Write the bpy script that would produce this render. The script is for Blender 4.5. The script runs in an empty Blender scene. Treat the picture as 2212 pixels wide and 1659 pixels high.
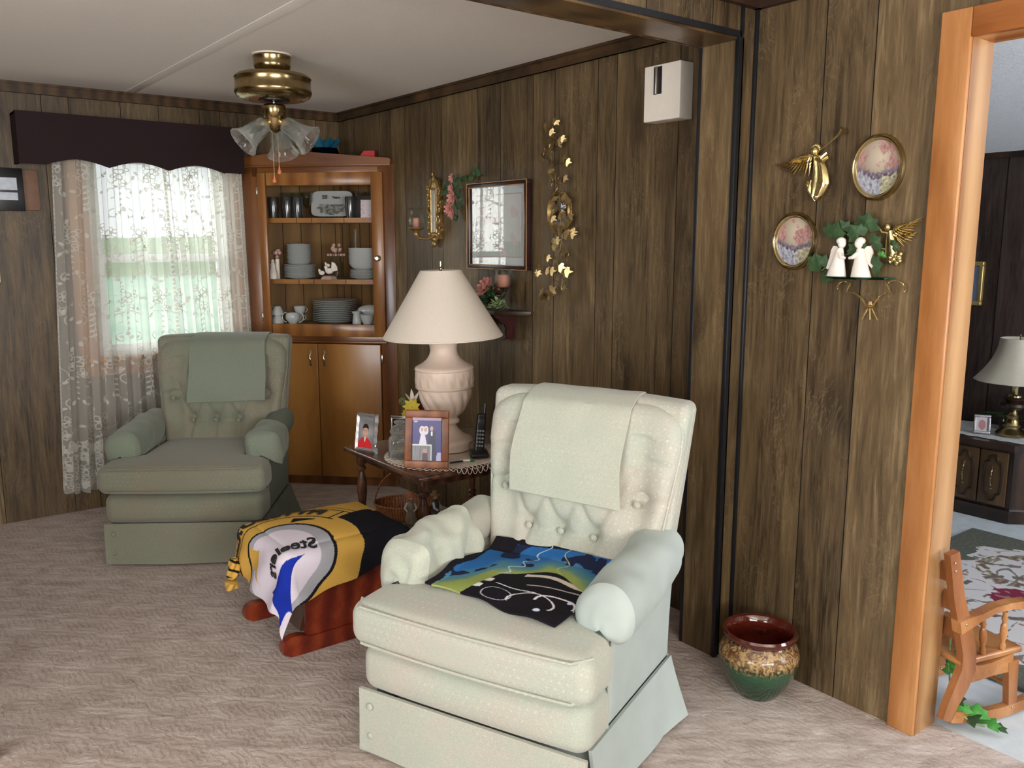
import bpy, math, random
from mathutils import Vector, Matrix, noise
import numpy as np
S = bpy.context.scene
COL = S.collection
rnd = random.Random(7)
pi = math.pi
sin, cos = math.sin, math.cos
def V(*a): return Vector(a)
def lin(c):
    c /= 255.0
    return c / 12.92 if c <= .04045 else ((c + .055) / 1.055) ** 2.4
def rgb(r, g, b): return (lin(r), lin(g), lin(b), 1)

# ---------------------------------------------------------------- camera
CAM_H = 1.5
AZ = math.radians(37.6); PITCH = math.radians(9.47)
cd = bpy.data.cameras.new('camera'); cam = bpy.data.objects.new('camera', cd); COL.objects.link(cam)
cam.location = (0, 0, CAM_H)
cam.rotation_euler = (pi / 2 - PITCH, 0, -AZ)
cd.sensor_fit = 'HORIZONTAL'; cd.sensor_width = 36.0; cd.lens = 36.0 * 1840 / 2212
cd.clip_start = .05; cd.clip_end = 200
S.camera = cam
S.view_settings.view_transform = 'Standard'; S.view_settings.look = 'None'
S.view_settings.gamma = 1; S.view_settings.use_curve_mapping = False
S.view_settings.exposure = 0.0
try:
    S.cycles.use_denoising = True
    S.cycles.max_bounces = 10; S.cycles.transparent_max_bounces = 24; S.cycles.caustics_refractive = False
    S.cycles.sample_clamp_indirect = 6
except Exception: pass

# ---------------------------------------------------------------- sky and daylight
W = bpy.data.worlds.new('sky'); S.world = W; W.use_nodes = True
wn = W.node_tree; wn.nodes.clear()
wo = wn.nodes.new('ShaderNodeOutputWorld'); wb = wn.nodes.new('ShaderNodeBackground')
wtc = wn.nodes.new('ShaderNodeTexCoord'); wsx = wn.nodes.new('ShaderNodeSeparateXYZ'); wcr = wn.nodes.new('ShaderNodeValToRGB')
wcr.color_ramp.elements[0].position = 0.0; wcr.color_ramp.elements[0].color = (.93, .97, 1, 1)
wcr.color_ramp.elements[1].position = .6; wcr.color_ramp.elements[1].color = (.55, .74, 1, 1)
wn.links.new(wtc.outputs['Generated'], wsx.inputs[0]); wn.links.new(wsx.outputs[2], wcr.inputs[0])
wn.links.new(wcr.outputs[0], wb.inputs[0]); wb.inputs[1].default_value = 1.25
wn.links.new(wb.outputs[0], wo.inputs[0])
def area(name, loc, rot, sx, sy, power, color=(1, 1, 1), spread=180):
    l = bpy.data.lights.new(name, 'AREA'); l.shape = 'RECTANGLE'; l.size = sx; l.size_y = sy
    l.energy = power; l.color = color; l.spread = math.radians(spread)
    o = bpy.data.objects.new(name, l); COL.objects.link(o); o.location = loc; o.rotation_euler = rot
    return o
# daylight entering by the big windows of the near room (left and behind), the far room's lace window and the next room's window
area('daylight_rear', (-0.2, -2.82, 1.45), (math.radians(130), 0, 0), 2.6, 1.35, 245, (1, .975, .945))
area('daylight_left', (-2.62, .55, 1.35), (0, math.radians(-128), 0), 1.5, 2.0, 120, (.97, .98, 1))
pl = area('daylight_lace', (1.44, 5.34, 1.43), (math.radians(-90), 0, 0), .78, 1.16, 1)
try: pl.data.cycles.is_portal = True   # guides sampling of the sky through the window, emits nothing itself
except Exception: pass
area('daylight_next_room', (3.9, -1.42, 1.3), (math.radians(124), 0, 0), 1.8, 1.3, 110, (.84, .91, 1))
# broad hazy sunlight low outside the lace window
sl = bpy.data.lights.new('hazy_sun', 'SUN'); sl.energy = 7; sl.angle = math.radians(55); sl.color = (.97, 1, .93)
so = bpy.data.objects.new('hazy_sun', sl); COL.objects.link(so); so.rotation_euler = Vector((.42, -.86, -.24)).to_track_quat('-Z', 'Y').to_euler()
# ---------------------------------------------------------------- helpers
def tag(o, label=None, cat=None, group=None, kind=None):
    if label: o['label'] = label
    if cat: o['category'] = cat
    if group: o['group'] = group
    if kind: o['kind'] = kind
    return o
def thing(name, label, cat, loc=(0, 0, 0), rz=0, group=None, rot=None):
    o = bpy.data.objects.new(name, None); COL.objects.link(o)
    o.location = loc; o.rotation_euler = rot if rot else (0, 0, rz); o.empty_display_size = .05
    return tag(o, label, cat, group)
def kids(o): return [c for c in o.children]
def copy_tree(o, parent=None):
    c = o.copy(); COL.objects.link(c)
    if parent: c.parent = parent
    for ch in list(o.children): copy_tree(ch, c)
    return c
def fbm(p, o=3):
    return noise.fractal(Vector(p), 1.0, 2.0, o)
class MB:
    def __init__(s): s.v = []; s.f = []; s.m = []; s.col = None; s.cur = 0
    def add(s, vs, fs, M=None, m=None):
        b = len(s.v)
        if M is not None: vs = [M @ Vector(v) for v in vs]
        s.v += [tuple(v) for v in vs]; s.f += [tuple(b + i for i in f) for f in fs]
        s.m += [s.cur if m is None else m] * len(fs); return s
    def box(s, c, d, M=None, m=None):
        x, y, z = c; a, b, e = d[0] / 2, d[1] / 2, d[2] / 2
        vs = [(x + i * a, y + j * b, z + k * e) for i in (-1, 1) for j in (-1, 1) for k in (-1, 1)]
        return s.add(vs, [(0, 1, 3, 2), (4, 6, 7, 5), (0, 4, 5, 1), (2, 3, 7, 6), (0, 2, 6, 4), (1, 5, 7, 3)], M, m)
    def rbox(s, c, d, r, n=3, k=3, f=None, M=None, m=None):
        h = [d[0] / 2, d[1] / 2, d[2] / 2]; r = min(r, min(h) * .999)
        ax = []
        for i in range(3):
            e = h[i] - r
            co = [-e - r * math.tan((j) / k * pi / 4) for j in range(k, 0, -1)]
            nn = max(1, n if isinstance(n, int) else n[i])
            co += [-e + 2 * e * j / nn for j in range(nn + 1)]
            co += [e + r * math.tan(j / k * pi / 4) for j in range(1, k + 1)]
            ax.append(co)
        idx = {}; vs = []; fs = []
        def vert(p):
            key = (round(p[0], 6), round(p[1], 6), round(p[2], 6))
            if key in idx: return idx[key]
            inn = [max(-(h[i] - r), min(h[i] - r, p[i])) for i in range(3)]
            dv = Vector([p[i] - inn[i] for i in range(3)])
            if dv.length > 1e-9: dv = dv.normalized() * r
            q = Vector(inn) + dv
            if f: q = Vector(f(q))
            vs.append((q[0] + c[0], q[1] + c[1], q[2] + c[2])); idx[key] = len(vs) - 1
            return idx[key]
        for a in range(3):
            b, e = (a + 1) % 3, (a + 2) % 3
            for sg in (-1, 1):
                for i in range(len(ax[b]) - 1):
                    for j in range(len(ax[e]) - 1):
                        q = []
                        for (ii, jj) in ((i, j), (i + 1, j), (i + 1, j + 1), (i, j + 1)):
                            p = [0, 0, 0]; p[a] = sg * h[a]; p[b] = ax[b][ii]; p[e] = ax[e][jj]
                            q.append(vert(p))
                        if len(set(q)) == 4: fs.append(tuple(q if sg > 0 else q[::-1]))
        return s.add(vs, fs, M, m)
    def lathe(s, prof, seg=32, c=(0, 0, 0), mod=None, M=None, m=None, sweep=2 * pi):
        vs = []; fs = []; n = len(prof); full = abs(sweep - 2 * pi) < 1e-6
        cols = seg if full else seg + 1
        for i in range(cols):
            t = sweep * i / seg
            for j, (r, z) in enumerate(prof):
                rr = r + (mod(t, z, r) if mod else 0)
                vs.append((c[0] + rr * cos(t), c[1] + rr * sin(t), c[2] + z))
        for i in range(seg):
            a = i * n; b = ((i + 1) % cols) * n
            for j in range(n - 1): fs.append((a + j, b + j, b + j + 1, a + j + 1))
        return s.add(vs, fs, M, m)
    def tube(s, pts, r, seg=8, M=None, m=None, cap=True, flat=1.0):
        pts = [Vector(p) for p in pts]; n = len(pts); vs = []; fs = []
        rs = r if isinstance(r, (list, tuple)) else [r] * n
        t0 = (pts[1] - pts[0]).normalized()
        up = Vector((0, 0, 1)) if abs(t0.z) < .9 else Vector((1, 0, 0))
        nx = t0.cross(up).normalized()
        for i, p in enumerate(pts):
            t = (pts[min(i + 1, n - 1)] - pts[max(i - 1, 0)])
            t = t.normalized() if t.length > 1e-9 else t0
            nx = nx - t * nx.dot(t)
            nx = nx.normalized() if nx.length > 1e-6 else t.orthogonal().normalized()
            ny = t.cross(nx)
            for k in range(seg):
                a = 2 * pi * k / seg
                vs.append(p + nx * (rs[i] * cos(a)) + ny * (rs[i] * flat * sin(a)))
        for i in range(n - 1):
            for k in range(seg):
                k2 = (k + 1) % seg
                fs.append((i * seg + k, i * seg + k2, (i + 1) * seg + k2, (i + 1) * seg + k))
        if cap: fs += [tuple(range(seg))[::-1], tuple((n - 1) * seg + k for k in range(seg))]
        return s.add(vs, fs, M, m)
    def prism(s, poly, d, M=None, m=None):
        n = len(poly)
        vs = [(x, y, 0) for x, y in poly] + [(x, y, d) for x, y in poly]
        fs = [tuple(range(n))[::-1], tuple(range(n, 2 * n))] + [(i, (i + 1) % n, n + (i + 1) % n, n + i) for i in range(n)]
        return s.add(vs, fs, M, m)
    def grid(s, fn, nu, nv, M=None, m=None, closeu=False):
        vs = [fn(i / nu, j / nv) for i in range(nu + (0 if closeu else 1)) for j in range(nv + 1)]
        fs = []
        cu = nu if closeu else nu + 1
        for i in range(nu):
            for j in range(nv):
                a = i * (nv + 1) + j; b = ((i + 1) % cu) * (nv + 1) + j
                fs.append((a, b, b + 1, a + 1))
        return s.add(vs, fs, M, m)
    def sheet(s, fn, nu, nv, th=.003, M=None, m=None):
        P = [[Vector(fn(i / nu, j / nv)) for j in range(nv + 1)] for i in range(nu + 1)]
        vs = []; fs = []
        for i in range(nu + 1):
            for j in range(nv + 1):
                du = P[min(i + 1, nu)][j] - P[max(i - 1, 0)][j]; dv = P[i][min(j + 1, nv)] - P[i][max(j - 1, 0)]
                nn = du.cross(dv); nn = nn.normalized() if nn.length > 1e-12 else Vector((0, 0, 1))
                vs.append(P[i][j] + nn * th / 2); vs.append(P[i][j] - nn * th / 2)
        I = lambda i, j, k: (i * (nv + 1) + j) * 2 + k
        for i in range(nu):
            for j in range(nv):
                fs.append((I(i, j, 0), I(i + 1, j, 0), I(i + 1, j + 1, 0), I(i, j + 1, 0)))
                fs.append((I(i, j, 1), I(i, j + 1, 1), I(i + 1, j + 1, 1), I(i + 1, j, 1)))
        for i in range(nu):
            fs.append((I(i, 0, 0), I(i, 0, 1), I(i + 1, 0, 1), I(i + 1, 0, 0)))
            fs.append((I(i, nv, 0), I(i + 1, nv, 0), I(i + 1, nv, 1), I(i, nv, 1)))
        for j in range(nv):
            fs.append((I(0, j, 0), I(0, j + 1, 0), I(0, j + 1, 1), I(0, j, 1)))
            fs.append((I(nu, j, 0), I(nu, j, 1), I(nu, j + 1, 1), I(nu, j + 1, 0)))
        return s.add(vs, fs, M, m)
    def ball(s, c, r, seg=12, M=None, m=None, f=None):
        rr = r if isinstance(r, (tuple, list)) else (r, r, r); vs = []; fs = []; nr = max(4, seg // 2 + 1)
        for j in range(nr + 1):
            ph = pi * j / nr
            for i in range(seg):
                t = 2 * pi * i / seg
                d = Vector((sin(ph) * cos(t), sin(ph) * sin(t), cos(ph)))
                k = f(d) if f else 1
                vs.append((c[0] + rr[0] * d.x * k, c[1] + rr[1] * d.y * k, c[2] + rr[2] * d.z * k))
        for j in range(nr):
            for i in range(seg):
                a = j * seg + i; b = j * seg + (i + 1) % seg
                fs.append((a, a + seg, b + seg, b))
        return s.add(vs, fs, M, m)
    def build(s, name, mat, parent=None, angle=38, flat=False, colfn=None, loc=None, rot=None):
        me = bpy.data.meshes.new(name); me.from_pydata(s.v, [], s.f)
        mats = mat if isinstance(mat, (list, tuple)) else [mat]
        for mm in mats: me.materials.append(mm)
        if len(mats) > 1: me.polygons.foreach_set('material_index', s.m)
        if not flat:
            me.polygons.foreach_set('use_smooth', [True] * len(me.polygons))
            try: me.set_sharp_from_angle(angle=math.radians(angle))
            except Exception: pass
        if colfn:
            a = me.color_attributes.new('Col', 'FLOAT_COLOR', 'POINT')
            d = []
            for v in s.v: d.extend(colfn(v))
            a.data.foreach_set('color', d)
        me.update()
        o = bpy.data.objects.new(name, me); COL.objects.link(o)
        if parent: o.parent = parent
        if loc: o.location = loc
        if rot: o.rotation_euler = rot
        return o
def struct(name, mb, mat, **k): return tag(mb.build(name, mat, **k), kind='structure')
def text_polys(txt, size, off=0.0, align='CENTER'):
    cu = bpy.data.curves.new('t', 'FONT'); cu.body = txt; cu.size = size; cu.offset = off; cu.align_x = align; cu.resolution_u = 3
    o = bpy.data.objects.new('t', cu); COL.objects.link(o)
    dg = bpy.context.evaluated_depsgraph_get(); me = bpy.data.meshes.new_from_object(o.evaluated_get(dg))
    vs = [tuple(v.co) for v in me.vertices]; fs = [tuple(p.vertices) for p in me.polygons]
    bpy.data.objects.remove(o); bpy.data.meshes.remove(me); bpy.data.curves.remove(cu)
    return vs, fs
def T(x, y, z): return Matrix.Translation((x, y, z))
def R(a, ax): return Matrix.Rotation(a, 4, ax)
def Sc(x, y, z): return Matrix.Diagonal((x, y, z, 1))

# ---------------------------------------------------------------- materials
MATS = {}
class NT:
    def __init__(s, name):
        s.mat = bpy.data.materials.new(name); s.mat.use_nodes = True; s.t = s.mat.node_tree
        s.b = s.t.nodes['Principled BSDF']; s.out = s.t.nodes['Material Output']
        s.tc = None
    def n(s, ty, **k):
        nd = s.t.nodes.new('ShaderNode' + ty)
        for a, v in k.items(): setattr(nd, a, v)
        return nd
    def l(s, a, b): s.t.links.new(a, b)
    def coord(s, scale=(1, 1, 1), kind='Object', src=None):
        if not s.tc: s.tc = s.n('TexCoord')
        mp = s.n('Mapping'); mp.inputs['Scale'].default_value = scale
        s.l(src or s.tc.outputs[kind], mp.inputs[0]); return mp.outputs[0]
    def noise(s, vec, sc=5, det=4, rough=.55, dist=0):
        nd = s.n('TexNoise'); nd.inputs['Scale'].default_value = sc; nd.inputs['Detail'].default_value = det
        nd.inputs['Roughness'].default_value = rough; nd.inputs['Distortion'].default_value = dist
        s.l(vec, nd.inputs['Vector']); return nd.outputs['Fac']
    def vor(s, vec, sc=5, feat='F1', rand=1.0, out='Distance'):
        nd = s.n('TexVoronoi'); nd.feature = feat; nd.inputs['Scale'].default_value = sc
        nd.inputs['Randomness'].default_value = rand; s.l(vec, nd.inputs['Vector']); return nd.outputs[out]
    def ramp(s, fac, stops):
        nd = s.n('ValToRGB'); cr = nd.color_ramp
        while len(cr.elements) < len(stops): cr.elements.new(.5)
        for e, (p, c) in zip(cr.elements, stops):
            e.position = p; e.color = c if len(c) == 4 else (*c, 1)
        s.l(fac, nd.inputs[0]); return nd.outputs[0]
    def mix(s, fac, a, b, mode='MIX'):
        nd = s.n('Mix', data_type='RGBA', blend_type=mode)
        for i, x in ((0, fac), (6, a), (7, b)):
            if hasattr(x, 'is_linked') or hasattr(x, 'links'): s.l(x, nd.inputs[i])
            else: nd.inputs[i].default_value = x
        return nd.outputs[2]
    def math(s, op, a, b=0.0):
        nd = s.n('Math', operation=op)
        for i, x in ((0, a), (1, b)):
            if hasattr(x, 'links'): s.l(x, nd.inputs[i])
            else: nd.inputs[i].default_value = x
        return nd.outputs[0]
    def bump(s, h, st=.2, dist=.01):
        nd = s.n('Bump'); nd.inputs['Strength'].default_value = st; nd.inputs['Distance'].default_value = dist
        s.l(h, nd.inputs['Height']); s.l(nd.outputs[0], s.b.inputs['Normal'])
    def set(s, col=None, rough=.5, metal=0, spec=.5, **k):
        if col is not None:
            if hasattr(col, 'links'): s.l(col, s.b.inputs['Base Color'])
            else: s.b.inputs['Base Color'].default_value = col
        if hasattr(rough, 'links'): s.l(rough, s.b.inputs['Roughness'])
        else: s.b.inputs['Roughness'].default_value = rough
        s.b.inputs['Metallic'].default_value = metal; s.b.inputs['Specular IOR Level'].default_value = spec
        for a, v in k.items(): s.b.inputs[a.replace('_', ' ')].default_value = v
        return s.mat
def plain(name, col, rough=.5, metal=0, spec=.5, var=.12, sc=30, bump=0, **k):
    m = NT(name); c = m.coord()
    f = m.noise(c, sc, 3)
    d = tuple(x * (1 - var) for x in col[:3]) + (1,); u = tuple(min(1, x * (1 + var)) for x in col[:3]) + (1,)
    cc = m.ramp(f, [(.3, d), (.7, u)])
    if bump: m.bump(f, bump, .003)
    return m.set(cc, rough, metal, spec, **k)
def wood(name, dark, mid, light, scale=(18, 18, 1.6), rough=.35, ring=1.0, bump=.05, coat=0):
    m = NT(name); c = m.coord(scale)
    big = m.noise(c, .7, 3, .5, 1.2); fine = m.noise(m.coord(tuple(x * 5 for x in scale)), 1.2, 4, .65)
    wv = m.n('TexWave', wave_type='BANDS', bands_direction='X'); wv.inputs['Scale'].default_value = .35 * ring
    wv.inputs['Distortion'].default_value = 5; wv.inputs['Detail'].default_value = 3; m.l(c, wv.inputs[0])
    a = m.math('ADD', m.math('MULTIPLY', big, .55), m.math('MULTIPLY', wv.outputs['Fac'], .25))
    a = m.math('ADD', a, m.math('MULTIPLY', fine, .25))
    col = m.ramp(a, [(.28, dark), (.5, mid), (.75, light)])
    m.bump(fine, bump, .002)
    return m.set(col, rough, 0, .4, Coat_Weight=coat, Coat_Roughness=.15)

def panel_mat(name, dark, mid, light, pale, rough=.42):
    m = NT(name); at = m.n('Attribute', attribute_name='tone'); tone = at.outputs['Fac']
    if not m.tc: m.tc = m.n('TexCoord')
    off = m.n('CombineXYZ'); m.l(m.math('MULTIPLY', tone, 13.7), off.inputs[2]); m.l(m.math('MULTIPLY', tone, 7.1), off.inputs[0]); m.l(m.math('MULTIPLY', tone, 9.3), off.inputs[1])
    ad = m.n('VectorMath', operation='ADD'); m.l(m.tc.outputs['Object'], ad.inputs[0]); m.l(off.outputs[0], ad.inputs[1]); P = ad.outputs[0]
    c1 = m.coord((9, 9, 1.1), src=P); c2 = m.coord((60, 60, 5), src=P); c3 = m.coord((22, 22, 2.2), src=P); c4 = m.coord((3.6, 3.6, 1.5), src=P)
    big = m.noise(c1, 1, 4, .6, 1.5); fine = m.noise(c2, 1, 5, .7, .6); medn = m.noise(c3, 1, 4, .62, 2.2)
    # knots: stretched voronoi cells with a wobbling ring
    warp = m.n('VectorMath', operation='ADD'); sc_ = m.n('VectorMath', operation='SCALE'); nz = m.n('TexNoise'); nz.inputs['Scale'].default_value = 3
    m.l(c4, nz.inputs['Vector']); m.l(nz.outputs['Color'], sc_.inputs[0]); sc_.inputs['Scale'].default_value = .35; m.l(c4, warp.inputs[0]); m.l(sc_.outputs[0], warp.inputs[1])
    kd = m.vor(warp.outputs[0], .95, 'F1', .9)
    knot = m.ramp(kd, [(.06, (1, 1, 1)), (.2, (.25, .25, .25)), (.34, (0, 0, 0))])
    a = m.math('ADD', m.math('MULTIPLY', big, .45), m.math('MULTIPLY', medn, .33)); a = m.math('ADD', a, m.math('MULTIPLY', fine, .3))
    a = m.math('ADD', a, m.math('MULTIPLY', m.math('SUBTRACT', tone, .5), .14))
    col = m.ramp(a, [(.37, dark), (.5, mid), (.61, light), (.75, pale)])
    streak = m.ramp(m.noise(m.coord((34, 34, 1.5), src=P), 1, 5, .75, 2.5), [(.5, (0, 0, 0)), (.62, (.6, .6, .6)), (.7, (1, 1, 1))])
    col = m.mix(m.math('MULTIPLY', streak, .3), col, pale)
    col = m.mix(m.math('MULTIPLY', knot, .72), col, tuple(x * .45 for x in dark[:3]) + (1,))
    ck = m.ramp(m.noise(m.coord((75, 75, 3.2), src=P), 1, 3, .6, 1), [(.62, (0, 0, 0)), (.72, (1, 1, 1))])
    col = m.mix(m.math('MULTIPLY', ck, .45), col, tuple(x * .5 for x in dark[:3]) + (1,))
    rg = m.noise(m.coord((13, 13, 5), src=P), 1, 4, .6, 2.5)
    rl = m.ramp(rg, [(.47, (0, 0, 0)), (.5, (1, 1, 1)), (.53, (0, 0, 0))]); rmask = m.ramp(m.noise(m.coord((5, 5, 3), src=P), 1, 2), [(.48, (0, 0, 0)), (.62, (1, 1, 1))])
    col = m.mix(m.math('MULTIPLY', m.math('MULTIPLY', rl, rmask), .30), col, pale)
    m.bump(fine, .12, .002)
    return m.set(col, m.math('ADD', m.math('MULTIPLY', medn, .25), rough - .12), 0, .42)

M = {}
M['panel'] = panel_mat('wall_panelling', rgb(46, 35, 21), rgb(82, 66, 44), rgb(103, 84, 57), rgb(142, 122, 90))
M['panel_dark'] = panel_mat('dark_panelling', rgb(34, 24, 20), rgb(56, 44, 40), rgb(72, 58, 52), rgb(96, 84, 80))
M['groove'] = plain('groove_black', rgb(14, 10, 6), .8)
M['black_trim'] = plain('black_trim', rgb(20, 22, 26), .35, 0, .5, .2)
M['crown'] = wood('crown_wood', rgb(40, 27, 14), rgb(66, 46, 26), rgb(90, 66, 40), (12, 12, 12), .4)
M['ceiling'] = plain('ceiling_texture', rgb(240, 235, 228), .9, 0, .2, .03, 180, .35)
M['ceiling_dark'] = wood('ceiling_wood', rgb(34, 20, 12), rgb(52, 32, 20), rgb(66, 42, 26), (4, 4, 4), .5)
M['popcorn'] = plain('popcorn_ceiling', rgb(240, 242, 244), .9, 0, .2, .05, 70, .8)
M['oak'] = wood('golden_oak', rgb(138, 84, 40), rgb(172, 116, 66), rgb(208, 158, 108), (9, 9, 1.1), .32, 1.2)
M['cab'] = wood('cabinet_birch', rgb(118, 76, 32), rgb(154, 105, 50), rgb(180, 130, 70), (3, 3, .8), .3, .8, coat=.3)
M['cab_red'] = wood('cabinet_frame', rgb(78, 42, 18), rgb(108, 64, 30), rgb(134, 86, 46), (8, 8, 1.2), .3, 1, coat=.3)
M['cab_h'] = wood('cabinet_rail', rgb(84, 45, 19), rgb(116, 69, 32), rgb(142, 91, 48), (1.2, 8, 8), .3, 1, coat=.3)
M['cab_in'] = wood('cabinet_inside', rgb(96, 68, 38), rgb(120, 90, 52), rgb(140, 108, 68), (6, 6, .8), .5)
M['walnut'] = wood('walnut_table', rgb(38, 20, 12), rgb(68, 40, 26), rgb(96, 62, 44), (14, 14, 14), .25, coat=.4)
M['cherry'] = wood('cherry_red', rgb(74, 20, 10), rgb(112, 36, 18), rgb(146, 62, 28), (10, 10, 10), .28, coat=.3)
M['maple'] = wood('rocker_maple', rgb(118, 72, 34), rgb(154, 100, 54), rgb(184, 130, 80), (14, 14, 14), .3, .3, coat=.3)
M['maple_dark'] = wood('rocker_dark', rgb(98, 58, 30), rgb(134, 82, 46), (rgb(160, 106, 64)), (14, 14, 3), .3, .3, coat=.3)
M['console'] = wood('console_wood', rgb(22, 13, 8), rgb(46, 30, 20), rgb(74, 52, 36), (12, 12, 3), .3, coat=.3)
M['console_door'] = wood('console_door_wood', rgb(50, 34, 20), rgb(84, 62, 40), rgb(108, 82, 54), (20, 20, 3), .35)
M['brass'] = plain('polished_brass', rgb(190, 174, 134), .18, 1, .5, .12, 20)
M['brass_dk'] = plain('antique_brass', rgb(158, 138, 98), .22, 1, .5, .2, 30)
M['gold'] = plain('gilt_gold', rgb(206, 186, 132), .27, 1, .5, .18, 60, .2)
M['gold_leaf'] = plain('folded_gold_leaf', rgb(172, 150, 106), .34, 1, .5, .3, 40, .3)
M['gold_old'] = plain('old_gilt', rgb(170, 142, 92), .4, .8, .5, .35, 70, .3)
M['chrome'] = plain('nickel', rgb(196, 192, 186), .2, 1)
M['white_plastic'] = plain('white_plastic', rgb(232, 224, 212), .4, 0, .4, .02)
M['china'] = plain('white_china', rgb(190, 194, 192), .15, 0, .5, .03)
M['bisque'] = plain('white_bisque', rgb(236, 228, 218), .45, 0, .4, .05)
M['pinkish'] = plain('pink_bisque', rgb(196, 164, 150), .5, 0, .4, .1)
M['lamp_ceramic'] = plain('lamp_ceramic', rgb(226, 205, 188), .42, 0, .4, .03, 20)
m = NT('lamp_shade_linen'); c = m.coord((400, 400, 400)); f = m.noise(c, 1, 2)
m.bump(f, .1, .001); M['shade'] = m.set(m.ramp(f, [(.3, rgb(214, 203, 188)), (.7, rgb(228, 218, 204))]), .8, 0, .2)
M['black'] = plain('black_plastic', rgb(20, 20, 22), .35)
M['red'] = plain('red_card', rgb(196, 22, 28), .5)
M['pink'] = plain('pink_petals', rgb(222, 158, 146), .7, 0, .3, .15, 60)
M['rose'] = plain('rose_pink', rgb(214, 150, 140), .7, 0, .3, .15, 60)
M['leaf'] = plain('leaf_green', rgb(54, 80, 48), .5, 0, .4, .3, 50)
M['leaf_lt'] = plain('light_leaf', rgb(120, 148, 92), .5, 0, .4, .35, 50)
M['leaf_bright'] = plain('bright_leaf', rgb(72, 140, 60), .45, 0, .4, .3, 40)
M['yellow'] = plain('yellow_petals', rgb(216, 196, 60), .6)
M['maroon'] = plain('maroon_petals', rgb(92, 18, 44), .6)
M['candle'] = plain('pink_candle', rgb(236, 160, 140), .5, 0, .4, .05)
M['wicker'] = wood('wicker', rgb(92, 50, 28), rgb(140, 86, 50), rgb(176, 118, 76), (60, 60, 60), .5)
M['shelf_dark'] = wood('shelf_dark', rgb(30, 20, 16), rgb(48, 36, 30), rgb(66, 50, 42), (10, 10, 10), .35)
M['valance'] = plain('valance_fabric', rgb(48, 36, 38), .9, 0, .1, .12, 300)
M['cream'] = plain('cream_paint', rgb(216, 208, 170), .5)
M['mirror'] = plain('mirror_silver', rgb(225, 228, 228), .02, 1, .5, 0)
M['frame_dk'] = plain('dark_frame', rgb(46, 22, 22), .3)
M['silver_frame'] = plain('silver_frame', rgb(170, 166, 168), .3, .6, .5, .2, 60, .3)
M['white_cloth'] = plain('crochet_cotton', rgb(214, 200, 184), .85, 0, .2, .1)
M['vinyl'] = plain('white_window_vinyl', rgb(228, 230, 226), .4, 0, .4, .02)
def glassm(name, col, rough=.02, ior=1.45):
    m = NT(name); g = m.n('BsdfGlass'); g.inputs['Color'].default_value = col; g.inputs['Roughness'].default_value = rough; g.inputs['IOR'].default_value = ior
    nz = m.noise(m.coord(), 60, 2); g2 = m.n('Bump'); g2.inputs['Strength'].default_value = .05; m.l(nz, g2.inputs['Height']); m.l(g2.outputs[0], g.inputs['Normal'])
    tr = m.n('BsdfTransparent'); tr.inputs[0].default_value = col; lw = m.n('LayerWeight'); lw.inputs[0].default_value = .35
    mx = m.n('MixShader'); m.l(m.math('ADD', m.math('MULTIPLY', lw.outputs['Facing'], .7), .15), mx.inputs[0]); m.l(tr.outputs[0], mx.inputs[1]); m.l(g.outputs[0], mx.inputs[2])
    m.l(mx.outputs[0], m.out.inputs[0]); return m.mat
def panem(name, tint=(1, 1, 1, 1), base=1.0):
    m = NT(name); gl = m.n('BsdfGlossy'); gl.inputs['Roughness'].default_value = .015; tr = m.n('BsdfTransparent'); tr.inputs[0].default_value = tint
    fr = m.n('Fresnel'); fr.inputs[0].default_value = 1.5
    mx = m.n('MixShader'); gm = m.n('NewGeometry'); m.l(m.math('MULTIPLY', m.math('MULTIPLY', fr.outputs[0], base), m.math('SUBTRACT', 1.0, gm.outputs['Backfacing'])), mx.inputs[0]); m.l(tr.outputs[0], mx.inputs[1]); m.l(gl.outputs[0], mx.inputs[2]); m.l(mx.outputs[0], m.out.inputs[0]); return m.mat
M['glass'] = glassm('clear_glass', (.95, .98, .97, 1))
M['glass_dark'] = plain('smoked_tumbler', rgb(46, 50, 52), .12, 0, .6, .1, Coat_Weight=.5)
M['glass_blue'] = glassm('blue_glass', (.12, .3, .42, 1), .06)
M['glass_frost'] = glassm('etched_glass', (.93, .96, .95, 1), .12)
m = NT('pressed_glass'); g = m.n('BsdfGlass'); g.inputs['Color'].default_value = (.96, .98, .97, 1); g.inputs['Roughness'].default_value = .03; tl = m.n('BsdfTranslucent'); df = m.n('BsdfDiffuse'); tl.inputs[0].default_value = (.8, .82, .8, 1); df.inputs[0].default_value = (.8, .82, .8, 1)
a1 = m.n('MixShader'); m.l(df.outputs[0], a1.inputs[1]); m.l(tl.outputs[0], a1.inputs[2]); tr = m.n('BsdfTransparent'); a2 = m.n('MixShader'); a2.inputs[0].default_value = .45; m.l(tr.outputs[0], a2.inputs[1]); m.l(g.outputs[0], a2.inputs[2])
lw = m.n('LayerWeight'); lw.inputs[0].default_value = .3; a3 = m.n('MixShader'); m.l(m.math('ADD', m.math('MULTIPLY', lw.outputs['Facing'], .42), .06), a3.inputs[0]); m.l(a2.outputs[0], a3.inputs[1]); m.l(a1.outputs[0], a3.inputs[2]); m.l(a3.outputs[0], m.out.inputs[0]); M['glass_pressed'] = m.mat
M['pane'] = panem('pane_glass'); M['picture_glass'] = panem('picture_glass', base=2.0)
def vcol(name, rough=.85, spec=.2, weave=0, coat=0):
    m = NT(name); a = m.n('Attribute', attribute_name='Col')
    if weave:
        f = m.noise(m.coord(), weave, 2); m.bump(f, .25, .003)
    return m.set(a.outputs['Color'], rough, 0, spec, Coat_Weight=coat)
M['fleece'] = vcol('printed_fleece', .95, .1, 260)
M['photo'] = vcol('photo_print', .3, .4)
M['print'] = vcol('matte_print', .7, .3)
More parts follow.
